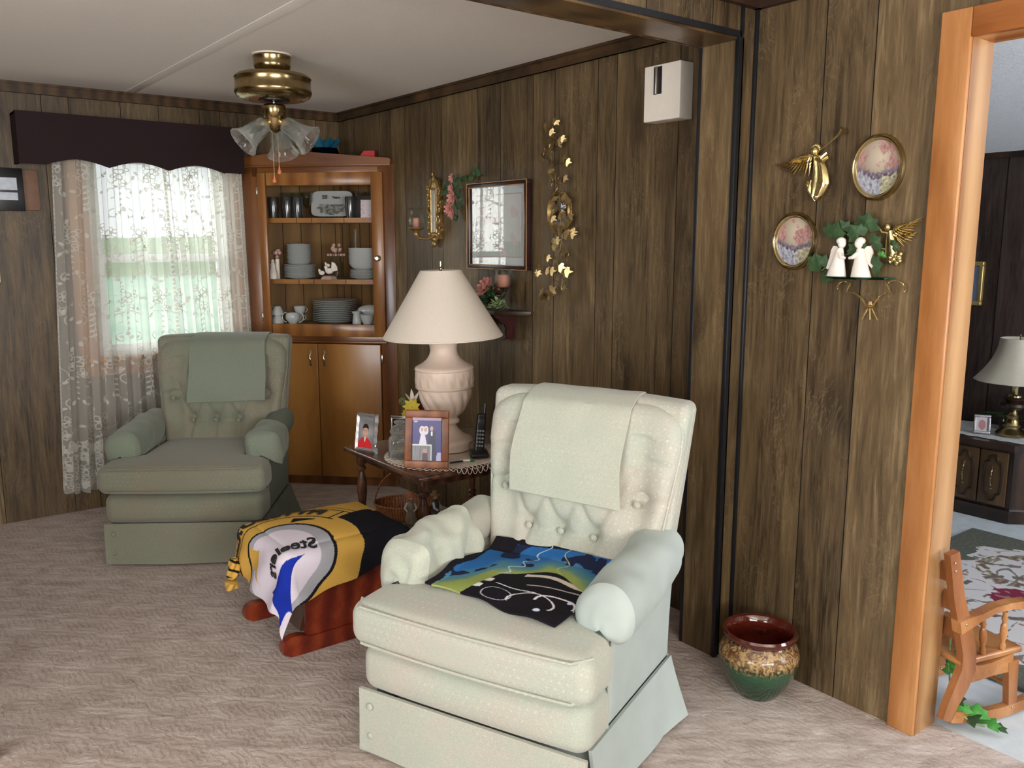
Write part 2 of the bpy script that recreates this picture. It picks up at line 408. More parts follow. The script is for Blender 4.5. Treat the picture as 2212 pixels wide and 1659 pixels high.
# upholstery: sage woven cloth with rows of small raised dots and soft wear
def uphol(name, base, worn, dot):
    m = NT(name); c = m.coord()
    big = m.noise(c, 4.5, 4, .6); st = m.noise(c, 1.7, 3, .6)
    col = m.mix(m.ramp(big, [(.42, (0, 0, 0)), (.62, (1, 1, 1))]), base, worn)
    rt = m.coord((1, 1, 1)); rt.node.inputs['Rotation'].default_value = (.6, .0, .8); vd = m.vor(rt, 62, 'F1', .0); dm = m.ramp(vd, [(.22, (1, 1, 1)), (.32, (0, 0, 0))])
    dmk = m.math('MULTIPLY', dm, m.ramp(st, [(.44, (.06, .06, .06)), (.60, (.5, .5, .5))]))
    col = m.mix(dmk, col, dot)
    fine = m.noise(m.coord(), 420, 2, .6)
    col = m.mix(.12, col, m.ramp(fine, [(.35, (0, 0, 0)), (.65, (1, 1, 1))]), 'OVERLAY')
    h = m.math('ADD', m.math('MULTIPLY', fine, .35), m.math('MULTIPLY', dmk, .9)); m.bump(h, .35, .002)
    return m.set(col, .85, 0, .25, Sheen_Weight=.25)
M['sage'] = uphol('sage_upholstery', rgb(174, 179, 165), rgb(181, 176, 163), rgb(200, 202, 190))
M['sage_side'] = plain('sage_side_cloth', rgb(172, 182, 177), .85, 0, .2, .05, 8)
M['sage_cover'] = uphol('sage_cover_cloth', rgb(178, 183, 168), rgb(184, 184, 168), rgb(202, 204, 192))
M['sage_green'] = uphol('green_upholstery', rgb(124, 127, 110), rgb(130, 125, 108), rgb(144, 144, 129))  # darker copies of the sage cloths, shade painted in for the window armchair
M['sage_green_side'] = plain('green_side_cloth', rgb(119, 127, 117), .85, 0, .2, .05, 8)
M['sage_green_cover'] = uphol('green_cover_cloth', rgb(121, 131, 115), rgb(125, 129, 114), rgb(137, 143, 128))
# carpet: sculpted cut pile
m = NT('sculpted_carpet'); c = m.coord(); rt = m.coord((1, 1, 1)); rt.node.inputs['Rotation'].default_value = (0, 0, math.radians(37))
def rotc(sx, sy):
    v = m.coord((sx, sy, 9), src=rt); return v
n3 = m.noise(c, 300, 2, .7); n2 = m.noise(rotc(7, 20), 1, 4, .6, .8); n5 = m.noise(rotc(28, 75), 1, 3, .6, .5)
wpn = m.n('TexNoise'); wpn.inputs['Scale'].default_value = 9; m.l(c, wpn.inputs['Vector']); wps = m.n('VectorMath', operation='SCALE'); wps.inputs['Scale'].default_value = .035; m.l(wpn.outputs['Color'], wps.inputs[0])
wpa = m.n('VectorMath', operation='ADD'); m.l(c, wpa.inputs[0]); m.l(wps.outputs[0], wpa.inputs[1]); wv_ = wpa.outputs[0]
ck = m.n('TexChecker'); ck.inputs['Scale'].default_value = 11; m.l(wv_, ck.inputs['Vector'])
def band(d):
    w = m.n('TexWave', wave_type='BANDS', bands_direction=d); w.inputs['Scale'].default_value = 15; w.inputs['Distortion'].default_value = 5; w.inputs['Detail'].default_value = 3; w.inputs['Detail Scale'].default_value = 3; m.l(wv_, w.inputs['Vector']); return w.outputs['Fac']
bx_, by_ = band('X'), band('DIAGONAL')
weave = m.math('ADD', m.math('MULTIPLY', bx_, ck.outputs['Fac']), m.math('MULTIPLY', by_, m.math('SUBTRACT', 1.0, ck.outputs['Fac'])))
col = m.ramp(n2, [(.3, rgb(152, 134, 122)), (.5, rgb(178, 162, 151)), (.7, rgb(200, 188, 179))])
col = m.mix(m.math('MULTIPLY', ck.outputs['Fac'], .14), col, rgb(150, 130, 118))
col = m.mix(m.math('MULTIPLY', weave, .13), col, rgb(222, 212, 204))
col = m.mix(m.ramp(n5, [(.60, (0, 0, 0)), (.72, (.4, .4, .4))]), col, rgb(222, 212, 204))
col = m.mix(m.ramp(m.noise(rotc(24, 60), 1.3, 3, .6, 1), [(.62, (0, 0, 0)), (.70, (.55, .55, .55))]), col, rgb(116, 94, 82))
col = m.mix(.3, col, m.ramp(n3, [(.3, (.15, .15, .15)), (.7, (.85, .85, .85))]), 'OVERLAY')
h = m.math('ADD', m.math('MULTIPLY', n3, .3), m.math('MULTIPLY', weave, .25)); h = m.math('ADD', h, m.math('MULTIPLY', n5, .2)); m.bump(h, .7, .008)
M['carpet'] = m.set(col, .95, 0, .1, Sheen_Weight=.2)
M['floor2'] = plain('pale_grey_carpet', rgb(196, 202, 204), .9, 0, .1, .08, 14, .3)
# lace cloths
def lacem(name, col, alpha, trl=.55):
    m = NT(name); d = m.n('BsdfDiffuse'); d.inputs[0].default_value = col; t = m.n('BsdfTranslucent'); t.inputs[0].default_value = col
    a = m.n('MixShader'); a.inputs[0].default_value = trl; m.l(d.outputs[0], a.inputs[1]); m.l(t.outputs[0], a.inputs[2])
    tr = m.n('BsdfTransparent'); mx = m.n('MixShader')
    nz = m.noise(m.coord((1, 1, 1)), 900, 1); fac = m.math('ADD', m.math('MULTIPLY', nz, .16), alpha - .08)
    m.l(fac, mx.inputs[0]); m.l(tr.outputs[0], mx.inputs[1]); m.l(a.outputs[0], mx.inputs[2]); m.l(mx.outputs[0], m.out.inputs[0]); return m.mat
M['net'] = lacem('lace_net', (.86, .86, .82, 1), .55)
M['lace'] = lacem('lace_motif', (.74, .73, .67, 1), .86, .3)
# ---------------------------------------------------------------- the room
XN, XF, YB, YH0, YH1, XJ, ZC, ZS = 2.455, 2.569, 5.16, 1.862, 2.01, 2.364, 2.31, 2.157
def panels(name, axis, pos, back, regions, grooves, mat='panel', seed=1, gw=.0035):
    """a planked wall: axis 0 = plane x=pos, axis 1 = plane y=pos; the slab reaches to back; regions (a0,a1,z0,z1)"""
    vs = []; fs = []; mi = []; tone = []; r = random.Random(seed)
    cuts = sorted(grooves); tn = {i: r.random() for i in range(len(cuts) + 1)}
    sg = 1 if back > pos else -1
    P = lambda a, d, z: (d, a, z) if axis == 0 else (a, d, z)
    def quad(pts, m, t):
        b = len(vs); vs.extend(pts); fs.append((b, b + 1, b + 2, b + 3)); mi.append(m); tone.append(t)
    for (a0, a1, z0, z1) in regions:
        ed = [a0] + [g for g in cuts if a0 + .01 < g < a1 - .01] + [a1]
        for i in range(len(ed) - 1):
            l = ed[i] + (gw / 2 if i else 0); h = ed[i + 1] - (gw / 2 if i < len(ed) - 2 else 0)
            k = sum(1 for g in cuts if g < (l + h) / 2)
            quad([P(l, pos, z0), P(h, pos, z0), P(h, pos, z1), P(l, pos, z1)], 0, tn[k])
            if i < len(ed) - 2:
                g0, g1 = h, h + gw
                quad([P(g0, pos + sg * .003, z0), P(g1, pos + sg * .003, z0), P(g1, pos + sg * .003, z1), P(g0, pos + sg * .003, z1)], 1, 0)
                quad([P(g0, pos, z0), P(g0, pos + sg * .003, z0), P(g0, pos + sg * .003, z1), P(g0, pos, z1)], 1, 0)
                quad([P(g1, pos, z0), P(g1, pos + sg * .003, z0), P(g1, pos + sg * .003, z1), P(g1, pos, z1)], 1, 0)
        p1 = pos + sg * .004
        quad([P(a0, back, z0), P(a1, back, z0), P(a1, back, z1), P(a0, back, z1)], 0, .5)
        quad([P(a0, pos, z0), P(a0, back, z0), P(a0, back, z1), P(a0, pos, z1)], 0, .5)
        quad([P(a1, pos, z0), P(a1, back, z0), P(a1, back, z1), P(a1, pos, z1)], 0, .5)
        quad([P(a0, pos, z0), P(a1, pos, z0), P(a1, back, z0), P(a0, back, z0)], 0, .5)
        quad([P(a0, pos, z1), P(a1, pos, z1), P(a1, back, z1), P(a0, back, z1)], 0, .5)
    me = bpy.data.meshes.new(name); me.from_pydata(vs, [], fs); me.materials.append(M[mat]); me.materials.append(M['groove'])
    me.polygons.foreach_set('material_index', mi)
    at = me.attributes.new('tone', 'FLOAT', 'FACE'); at.data.foreach_set('value', tone)
    o = bpy.data.objects.new(name, me); COL.objects.link(o); return tag(o, kind='structure')
# floors
mb = MB().box((-.07, 1.12, -.05), (5.28, 8.24, .1)); struct('floor', mb, M['carpet'])
mb = MB().box((4.05, 1.2, -.055), (2.95, 6.4, .1)); struct('floor_next_room', mb, M['floor2'])
# ceilings
mb = MB().box((-.07, 3.585, ZC + .05), (5.28, 3.35, .1)); struct('ceiling', mb, M['ceiling'])
struct('ceiling_near', MB().box((-.12, -.5, ZC + .05), (5.16, 4.8, .1)), M['ceiling'])
# a taped seam runs the depth of the far ceiling
mb = MB().rbox((1.31, 3.6, ZC), (.055, 3.1, .004), .003, 1, 2); struct('trim_1', mb, M['ceiling'])
mb = MB(); mb.add([(2.575, -2, 2.46), (5.4, -2, 2.0), (5.4, 4.4, 2.0), (2.575, 4.4, 2.46), (2.575, -2, 2.56), (5.4, -2, 2.1), (5.4, 4.4, 2.1), (2.575, 4.4, 2.56)],
    [(0, 1, 2, 3), (4, 7, 6, 5), (0, 4, 5, 1), (3, 2, 6, 7), (0, 3, 7, 4), (1, 5, 6, 2)]); struct('ceiling_next_room', mb, M['popcorn'])
# walls
gR = [4.49, 4.334, 4.061, 3.949, 3.617, 3.428, 3.175, 3.021, 2.741, 2.629, 2.29, 4.62, 4.83, 4.95]
panels('wall_right', 0, XF, XF + .05, [(YH1, YB + .05, 0, ZC)], gR, seed=3)
panels('wall_near', 0, XN, XN + .12, [(1.19, YH0, 0, ZC), (.15, 1.19, 2.07, ZC), (-2.9, .15, 0, ZC)], [1.6, 1.433, .98, .66, .4, -.1, -.4, -.9, -1.3, -1.8, -2.2], seed=11)
gB = [.531, .873, 1.003, 1.261, 1.46, 1.688, 1.807, 1.911, 2.17, 2.41, .32, .1, -.2, -.5, -.75, -1.1, -1.3, -1.7, -2.1, -2.3]
panels('wall_back', 1, YB, YB + .1, [(-2.7, 1.06, 0, ZC), (1.06, 1.82, 0, .86), (1.06, 1.82, 2.0, ZC), (1.82, XF + .05, 0, ZC)], gB, seed=5)
panels('wall_left', 0, -2.7, -2.8, [(-2.9, -.5, 0, ZC), (-.5, 1.6, 0, .7), (-.5, 1.6, 2.0, ZC), (1.6, YB + .1, 0, ZC)], [-2.3, -1.9, -1.3, -.8, 0, .4, .9, 1.3, 1.9, 2.4, 2.8, 3.3, 3.9, 4.4], seed=6)
panels('wall_rear', 1, -2.9, -3.0, [(-2.8, -1.6, 0, ZC), (-1.6, 1.2, 0, .75), (-1.6, 1.2, 2.15, ZC), (1.2, XN + .1, 0, ZC)], [-2.2, -1.9, -1.2, -.7, -.2, .3, .8, 1.5, 1.9, 2.2], seed=8)
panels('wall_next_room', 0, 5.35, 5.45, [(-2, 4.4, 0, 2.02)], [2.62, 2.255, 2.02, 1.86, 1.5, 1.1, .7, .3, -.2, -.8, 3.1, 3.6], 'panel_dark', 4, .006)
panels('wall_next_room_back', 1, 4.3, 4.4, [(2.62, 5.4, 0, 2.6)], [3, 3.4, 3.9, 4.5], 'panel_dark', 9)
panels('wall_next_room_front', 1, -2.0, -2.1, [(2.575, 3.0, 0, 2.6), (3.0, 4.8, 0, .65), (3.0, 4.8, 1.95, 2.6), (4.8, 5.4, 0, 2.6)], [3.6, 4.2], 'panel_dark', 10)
# the stub and the header between the two rooms
panels('wall_stub', 1, YH0, YH1, [(XJ, XF + .05, 0, ZC)], [], seed=21)
o = panels('wall_jamb', 0, XJ - .002, XJ + .03, [(YH0, YH1, 0, ZS)], [], seed=24)
panels('wall_header', 1, YH0 - .002, YH1, [(-2.7, XJ, ZS, ZC)], [2.23, 1.93, 1.741, 1.45, 1.2, .9, .6, .2, -.2, -.6, -1, -1.5, -2], seed=23)
mb = MB()
for i, (a, b) in enumerate([(XJ, 2.21), (2.21, 1.9), (1.9, 1.6), (1.6, 1.25), (1.25, .9), (.9, .4), (.4, -2.7)]):
    mb.box(((a + b) / 2, (YH0 + YH1) / 2, ZS - .004), (a - b - .002, YH1 - YH0, .008))
struct('trim_2', mb, wood('soffit_wood', rgb(48, 34, 20), rgb(78, 58, 36), rgb(104, 80, 50), (3, 14, 14), .28), flat=True)
mb = MB().tube([(XJ, YH1 + .004, ZS - .002), (-2.7, YH1 + .004, ZS - .002)], .009, 10); struct('trim_3', mb, M['crown'])
mb = MB().box((-.17, YH0 - .006, ZS + .008), (5.07, .01, .018)); struct('trim_4', mb, M['black_trim'])
mb = MB().rbox((XJ + .002, YH0 - .002, ZS / 2 + .01), (.02, .018, ZS + .02), .003, 1, 1); mb.box((XJ + .012, YH0 - .004, ZS + .075), (.012, .008, .13)); struct('trim_5', mb, M['black_trim'])
struct('trim_6', MB().rbox((XN - .005, YH0 - .005, 1.15), (.014, .014, 2.3), .004, 1, 1), M['black_trim'])
struct('trim_7', MB().rbox((XJ + .002, YH1 + .006, ZS / 2), (.012, .016, ZS), .003, 1, 1), M['black_trim'])
# crown mouldings
def crown(name, pts, m='crown', h=.055, d=.02):
    mb = MB()
    (x0, y0), (x1, y1), (nx, ny) = pts
    for (zz, dd, hh) in ((ZC - h / 2, d * .7, h), (ZC - h + .008, d, .016), (ZC - .006, d * 1.1, .012)):
        c = ((x0 + x1) / 2 + nx * dd / 2, (y0 + y1) / 2 + ny * dd / 2, zz)
        mb.box(c, (abs(x1 - x0) or dd, abs(y1 - y0) or dd, hh))
    struct(name, mb, M[m])
crown('trim_8', ((XF, YH1), (XF, YB), (-1, 0))); crown('trim_9', ((-2.7, YB), (XF, YB), (0, -1)))
struct('trim_10', MB().box((XN - .012, -.52, 2.281), (.024, 4.76, .058)).box((-.12, YH0 - .014, 2.281), (5.15, .024, .058)), M['ceiling_dark'])
struct('trim_11', MB().box((5.338, 1.2, 2.0), (.024, 6.4, .04)), M['console'])
# doorway to the next room: orange oak casing and jamb
D0, D1, DZ = .2, 1.154, 2.045
dr = thing('door_1', None, None, (XN, 0, 0)); tag(dr, kind='structure')
MB().rbox((-.0075, D1 + .042, (DZ + .075) / 2), (.016, .084, DZ + .075), .004, 1, 2).build('casing', M['oak'], dr)
MB().rbox((-.0075, D0 - .042, (DZ + .075) / 2), (.016, .084, DZ + .075), .004, 1, 2).build('casing', M['oak'], dr)
oak_h = wood('golden_oak_head', rgb(136, 78, 34), rgb(168, 106, 56), rgb(194, 138, 86), (9, 1.1, 9), .32, 1.2)
MB().rbox((-.0085, (D0 + D1) / 2, DZ + .036), (.017, D1 - D0, .078), .004, 1, 2).build('head_casing', oak_h, dr)
MB().box((.06, D1 + .014, DZ / 2), (.124, .03, DZ)).build('jamb', wood('oak_jamb', rgb(128, 86, 50), rgb(158, 116, 74), rgb(182, 142, 98), (8, 8, 1), .32), dr)
MB().box((.06, D0 - .014, DZ / 2), (.124, .03, DZ)).build('jamb', M['oak'], dr)
MB().box((.06, (D0 + D1) / 2, DZ + .014), (.124, D1 - D0, .03)).build('head_jamb', oak_h, dr)
# window in the back wall
wd = thing('window_1', None, None, (1.44, YB, .86)); tag(wd, kind='structure')
def frame_rect(mb, x0, x1, z0, z1, w, y, d):
    mb.box(((x0 + x1) / 2, y, z0 + w / 2), (x1 - x0, d, w)); mb.box(((x0 + x1) / 2, y, z1 - w / 2), (x1 - x0, d, w))
    mb.box((x0 + w / 2, y, (z0 + z1) / 2), (w, d, z1 - z0 - 2 * w)); mb.box((x1 - w / 2, y, (z0 + z1) / 2), (w, d, z1 - z0 - 2 * w))
mb = MB(); frame_rect(mb, -.49, .49, -.1, 1.22, .105, -.01, .022); mb.build('window_casing', M['oak'], wd)
MB().box((0, -.03, -.005), (.98, .07, .022)).build('window_sill', M['oak'], wd)
mb = MB(); frame_rect(mb, -.38, .38, 0, 1.14, .032, .055, .09); mb.build('window_frame', M['vinyl'], wd)
mb = MB(); frame_rect(mb, -.348, .348, .03, .56, .035, .045, .03); mb.build('sash', M['vinyl'], wd)
mb = MB(); frame_rect(mb, -.348, .348, .535, 1.11, .035, .075, .03); mb.build('sash', M['vinyl'], wd)
MB().box((0, .045, .295), (.63, .004, .465)).build('pane', M['pane'], wd)
MB().box((0, .075, .82), (.63, .004, .51)).build('pane', M['pane'], wd)
for i, (nm, x, y, a, w_, z0, z1) in enumerate([('window_2', -2.7, .55, pi / 2, 2.1, .7, 2.0), ('window_3', -.2, -2.9, pi, 2.8, .75, 2.15), ('window_4', 3.9, -2.0, pi, 1.8, .65, 1.95)]):
    w2 = thing(nm, None, None, (x, y, z0), a); tag(w2, kind='structure'); H = z1 - z0
    mb = MB(); frame_rect(mb, -w_ / 2, w_ / 2, 0, H, .05, .05, .08); mb.box((0, .05, H / 2), (.05, .06, H - .1)); mb.build('window_frame', M['vinyl'], w2)
# outdoors beyond the lace window
m = NT('lawn_grass'); g = m.noise(m.coord((1, .5, 1)), .6, 4); M['lawn'] = m.set(m.ramp(g, [(.35, rgb(130, 178, 140)), (.65, rgb(176, 206, 160))]), .9, 0, .1)
struct('lawn', MB().box((4, 36, -.75), (90, 60, .1)), M['lawn'])
def hump(u, v):
    x = -30 + 80 * u; h = .9 + .35 * noise.noise(Vector((x * .12, 3, 1))) + .2 * noise.noise(Vector((x * .6, 1, 2)))
    return (x, 60 + 3 * v, -.7 + (h + 1.6) * sin(pi * v))
struct('tree_line', MB().grid(hump, 160, 8), plain('far_trees', rgb(150, 176, 96), .9, 0, .1, .2, .5))
mb = MB()
for k in range(5): mb.box((1.9, 6.5, .12 + k * .13), (4.6, .03, .1))
for k in range(4): mb.box((.2 + k * 1.15, 6.56, .25), (.09, .09, .95))
mb.box((1.9, 5.95, -.06), (4.6, 1.3, .04)); mb.box((1.9, 6.5, .735), (4.6, .13, .035))
tag(mb.build('deck_railing', M['oak']), 'sunlit wooden deck and rail outside the lace curtained window', 'railing')
# ---------------------------------------------------------------- swivel rockers
def arm_sec(t):
    """centre x, centre z, half width, half height of the arm roll along the depth t 0..1"""
    return (.332 - .006 * t, .522 + .043 * t ** 1.2, .072 - .004 * t, .066)
AY0, AY1 = .185, .63
def arm_ring(t, a, s, grow=0.0):
    cx, cz, rx, rz = arm_sec(max(0, min(1, t)))
    y = AY0 + (AY1 - AY0) * t
    ca, sa = cos(a), sin(a)
    ex = (abs(ca) ** .85) * (1 if ca > 0 else -1); ez = (abs(sa) ** .9) * (1 if sa > 0 else -1)
    return V(s * (cx + (rx + grow) * ex), y, cz + (rz + grow) * ez)
def cushion_f(hx, hy, hz, puff):
    def f(p):
        u = max(0, 1 - (p[0] / hx) ** 2); v = max(0, 1 - (p[1] / hy) ** 2)
        k = (u * v) ** .5
        return (p[0], p[1], p[2] + (puff * k if p[2] > 0 else -puff * .25 * k))
    return f
BTN = [(-.145, .577), (-.027, .577), (.09, .574), (-.25, .69), (.222, .695), (-.145, .80), (-.027, .80), (.09, .80)]
def pad_y(z): return .42 + .24 * z
def make_chair(label, loc, rz, side, cloth, group):
    t = thing('swivel_rocker_armchair', label, 'armchair', loc, rz, group)
    bx = 0.0
    # hidden box body between the arms
    MB().rbox((bx, .385, .175), (.66, .56, .30), .03, 4, 2).build('base', side, t)
    # kick panel under the cushion, bulging
    def fp(p):
        return (p[0], p[1] - .025 * max(0, 1 - (p[0] / .38) ** 4) * max(0, 1 - (p[2] / .08) ** 2), p[2])
    MB().rbox((bx, .085, .270), (.735, .17, .145), .045, (10, 3, 3), 4, fp).build('front_panel', cloth, t)
    # skirt: four flaps, flared at the bottom
    def flap(p0, p1, out, z1=.205, z0=.012, fl=.02, wav=.006, corner=(0, 0)):
        p0, p1, out = Vector(p0), Vector(p1), Vector(out)
        def f(u, v):
            k = fl * (v ** 1.3) + corner[0] * v * max(0, 1 - u * 4) + corner[1] * v * max(0, (u - .75) * 4)
            p = p0.lerp(p1, u) + out * (k + wav * v * sin(u * 9 + p0.x * 5))
            return (p.x, p.y, z1 + (z0 - z1) * v)
        return f
    mb = MB().sheet(flap((bx - .368, -.004, 0), (bx + .368, -.004, 0), (0, -1, 0), fl=.012), 24, 6, .012); mb.build('front_skirt', cloth, t)
    mb = MB().sheet(flap((bx + .352, .05, 0), (bx + .352, .65, 0), (1, 0, 0), .20, fl=.03, corner=(0, .04)), 24, 8, .01); mb.build('side_skirt', side, t)
    mb = MB().sheet(flap((bx - .352, .65, 0), (bx - .352, .05, 0), (-1, 0, 0), .20, fl=.035, corner=(.05, 0)), 24, 8, .01); mb.build('side_skirt', side, t)
    mb = MB().sheet(flap((bx + .345, .65, 0), (bx - .345, .65, 0), (0, 1, 0), .20, fl=.03), 24, 6, .01); mb.build('back_skirt', side, t)
    for z in (.158, .066):
        MB().ball((bx - .325, -.016, z), (.011, .006, .011), 12).build('skirt_button', cloth, t)
    # arms
    for s in (-1, 1):
        X = lambda x: bx + s * x
        mb = MB()
        def fa(p, s=s):   # side wall leans out to meet the roll
            k = max(0, (p[2] + .15) / .3)
            return (p[0] + s * .012 * k * k, p[1], p[2] + .03 * (p[1] / .3) * max(0, k - .4))
        mb.rbox((X(.302), .41, .345), (.096, .48, .30), .022, (3, 10, 6), 3, fa)
        def ring(u, v, s=s):
            p = arm_ring(u, 2 * pi * v, s); return (p.x + bx, p.y, p.z)
        n = 28
        mb.grid(lambda u, v: ring(v, -u), n, 14, closeu=True)
        # domed front of the roll
        def dome(u, v, s=s):
            c = arm_ring(0, 0, s); cx, cz, rx, rz = arm_sec(0)
            a = 2 * pi * u; k = sin(v * pi / 2); p = arm_ring(0, a, s)
            return (bx + s * cx + (p.x - s * cx) * k, AY0 - .03 * cos(v * pi / 2), cz + (p.z - cz) * k)
        mb.grid(dome, n, 5, closeu=True)
        a = mb.build('arm', side if s > 0 else cloth, t)
        MB().tube([(X(.348), .168, .2), (X(.348), .168, .30), (X(.350), .168, .40), (X(.358), .168, .47)], .0035, 6).build('arm_welt', cloth, a)
    MB().ball((bx - .250, .42, .475), (.005, .012, .012), 12).build('arm_button', cloth, t)
    # seat cushion: T shaped with a boxed, rounded front
    def cf(p):
        q = cushion_f(.39, .33, .065, .03)(p)
        x, y, z = q
        if y > -.16: x *= 1 - .34 * min(1, max(0, (y + .16) / .06))
        if y < -.2: y -= .018 * max(0, 1 - (x / .4) ** 2)
        return (x, y, z)
    cu = MB().rbox((bx, .28, .412), (.772, .62, .122), .042, (22, 24, 4), 4, cf).build('seat_cushion', cloth, t)
    mb = MB()
    for zo in (.057, -.052):
        pts = []
        for i in range(41):
            x = -.37 + .74 * i / 40
            e = abs(x) / .37
            pts.append((bx + x, -.028 - .018 * max(0, 1 - (x / .4) ** 2) + (.05 * max(0, e - .9) / .1), .412 + zo + .004))
        mb.tube(pts, .0045, 6)
    mb.build('welt', cloth, cu)
    # back: outer shell with wings, inner tufted pad
    def sh(p):
        z = p[2] + .37; k = max(0, min(1, (z) / .74))      # 0 bottom, 1 top
        x = p[0] * (.84 + .16 * k ** .8)
        y = p[1] + .21 * (k) * .74 + .02 * (1 - (x / .36) ** 2)
        zz = p[2] + (.012 * (1 - (x / .36) ** 2) if k > .9 else 0)
        return (x, y, zz)
    bs = bx + .028
    sh_o = MB().rbox((bs, .578, .638), (.70, .11, .735), .03, (14, 3, 18), 3, sh).build('back_shell', cloth, t)
    def pf(p):
        z = p[2] + .60 + .08; k = max(0, min(1, (p[2] + .29) / .58))
        wx = .80 + .20 * min(1, k * 1.25) ** .9
        x = p[0] * wx
        # rounded top corners
        ax = abs(p[0]) / .336
        zz = p[2] + .012 - (.05 * max(0, ax - .62) ** 2 / .144 if k > .62 else 0) * ((k - .62) / .38 if k > .62 else 0)
        y = p[1]
        if y < .0:
            b = -.022 * max(0, 1 - ax ** 2) * (1 - (2 * k - 1) ** 4)
            d = 0
            for (bxx, bz) in BTN:
                r2 = (x - bxx) ** 2 + (z - bz) ** 2
                d += .030 * math.exp(-r2 / .0009) + .022 * math.exp(-r2 / .006)
            # pulled seams running down from and up from the lower row, and sideways out to the wings
            for xs in (-.145, -.027, .09):
                if z < .575: d += .012 * math.exp(-((x - xs * (1 + (.575 - z) * .8)) ** 2) / .00012) * (1 if z > .47 else .3)
                elif z < .8:
                    for q_ in (-1, 1): d += .012 * math.exp(-((x - xs - q_ * (z - .575) * .5) ** 2) / .00014)
            for zs in (.70, .82):
                if abs(x) > .2: d += .010 * math.exp(-((z - zs) ** 2) / .00012)
            if abs(x) < .12: d += .010 * math.exp(-((z - .572 + .010 * abs(sin((x + .027) * 27))) ** 2) / .00014)
            d += .022 * math.exp(-((abs(x) - .225) ** 2) / .0016) * (1 if .5 < z < .9 else .3)
            y += b + d
        return (x, y + .24 * (p[2] + .0), zz)
    def pf2(p): return pf(p)
    bx = bs
    pad = MB().rbox((bx, pad_y(.68) + .045, .68), (.672, .11, .61), .035, (60, 3, 56), 4, pf2).build('back_pad', cloth, t, angle=80)
    # welt around the pad
    pts = []
    for i in range(61):
        a = i / 60
        if a < .36: z = .44 + (.89 - .44) * a / .36; x = -1
        elif a > .64: z = .44 + (.89 - .44) * (1 - a) / .36; x = 1
        else:
            b = (a - .36) / .28 * pi; x = -cos(b); x = (abs(x) ** .5) * (1 if x > 0 else -1); z = .89 + .09 * sin(b) ** .5
        k = max(0, min(1, (z - .39) / .58)); wx = .80 + .2 * min(1, k * 1.25) ** .9
        pts.append((bx + x * .337 * wx, pad_y(z) + .028 + .0 * z, z))
    MB().tube(pts, .0048, 6).build('welt', cloth, pad)
    for (x, z) in BTN[:5]:
        MB().ball((bx + x, pad_y(z) + .008, z), (.012, .008, .012), 12).build('button', cloth, pad)
    mb = MB().tube([(bx + .305, .585, .45), (bx + .33, .665, .72), (bx + .346, .735, .985)], .0045, 6); mb.build('welt', cloth, sh_o)
    mb = MB().tube([(bx - .305, .585, .45), (bx - .33, .665, .72), (bx - .346, .735, .985)], .0045, 6); mb.build('welt', cloth, sh_o)
    return t
def chair_m(loc, rz): return T(*loc) @ R(rz, 'Z')
def head_cover(label, loc, rz, mat, x0, x1, zb, seed):
    o = thing('headrest_cover', label, 'chair cover', loc, rz, 'headrest covers on the armchairs')
    L1 = .98 - zb; L2 = .135; L3 = .10
    def f(u, v):
        x = x0 + (x1 - x0) * u; s = v * (L1 + L2 + L3)
        x += .012 * (1 - v * 2) * (u - .5) + .004 * sin(v * 11 + seed)
        n_ = .006 * noise.noise(Vector((u * 3 + seed, v * 4, 1))) + .004 * sin(u * 13 + v * 7 + seed) * v * (1 - v)
        if s < L1:
            z = zb + s + .012 * (u - .5) * (seed % 2 * 2 - 1); return (x, pad_y(z) - .038 - .012 * sin(pi * s / L1) + n_ + .02 * (s / L1) ** 3, z)
        if s < L1 + L2:
            k = (s - L1) / L2; return (x, pad_y(.98) - .018 + .155 * k, .985 + .035 * sin(min(1, k * 1.4) * pi / 2) + n_ * .4 - .004 * k)
        k = (s - L1 - L2) / L3; return (x, pad_y(.98) + .140 + .01 * sin(k * pi / 2), 1.015 - .1 * k)
    mb = MB().sheet(f, 22, 34, .004); mb.build('cloth', mat, o)
    mb = MB().tube([f(i / 20, 0.003) for i in range(21)], .003, 5); mb.build('hem', mat, o)
    return o
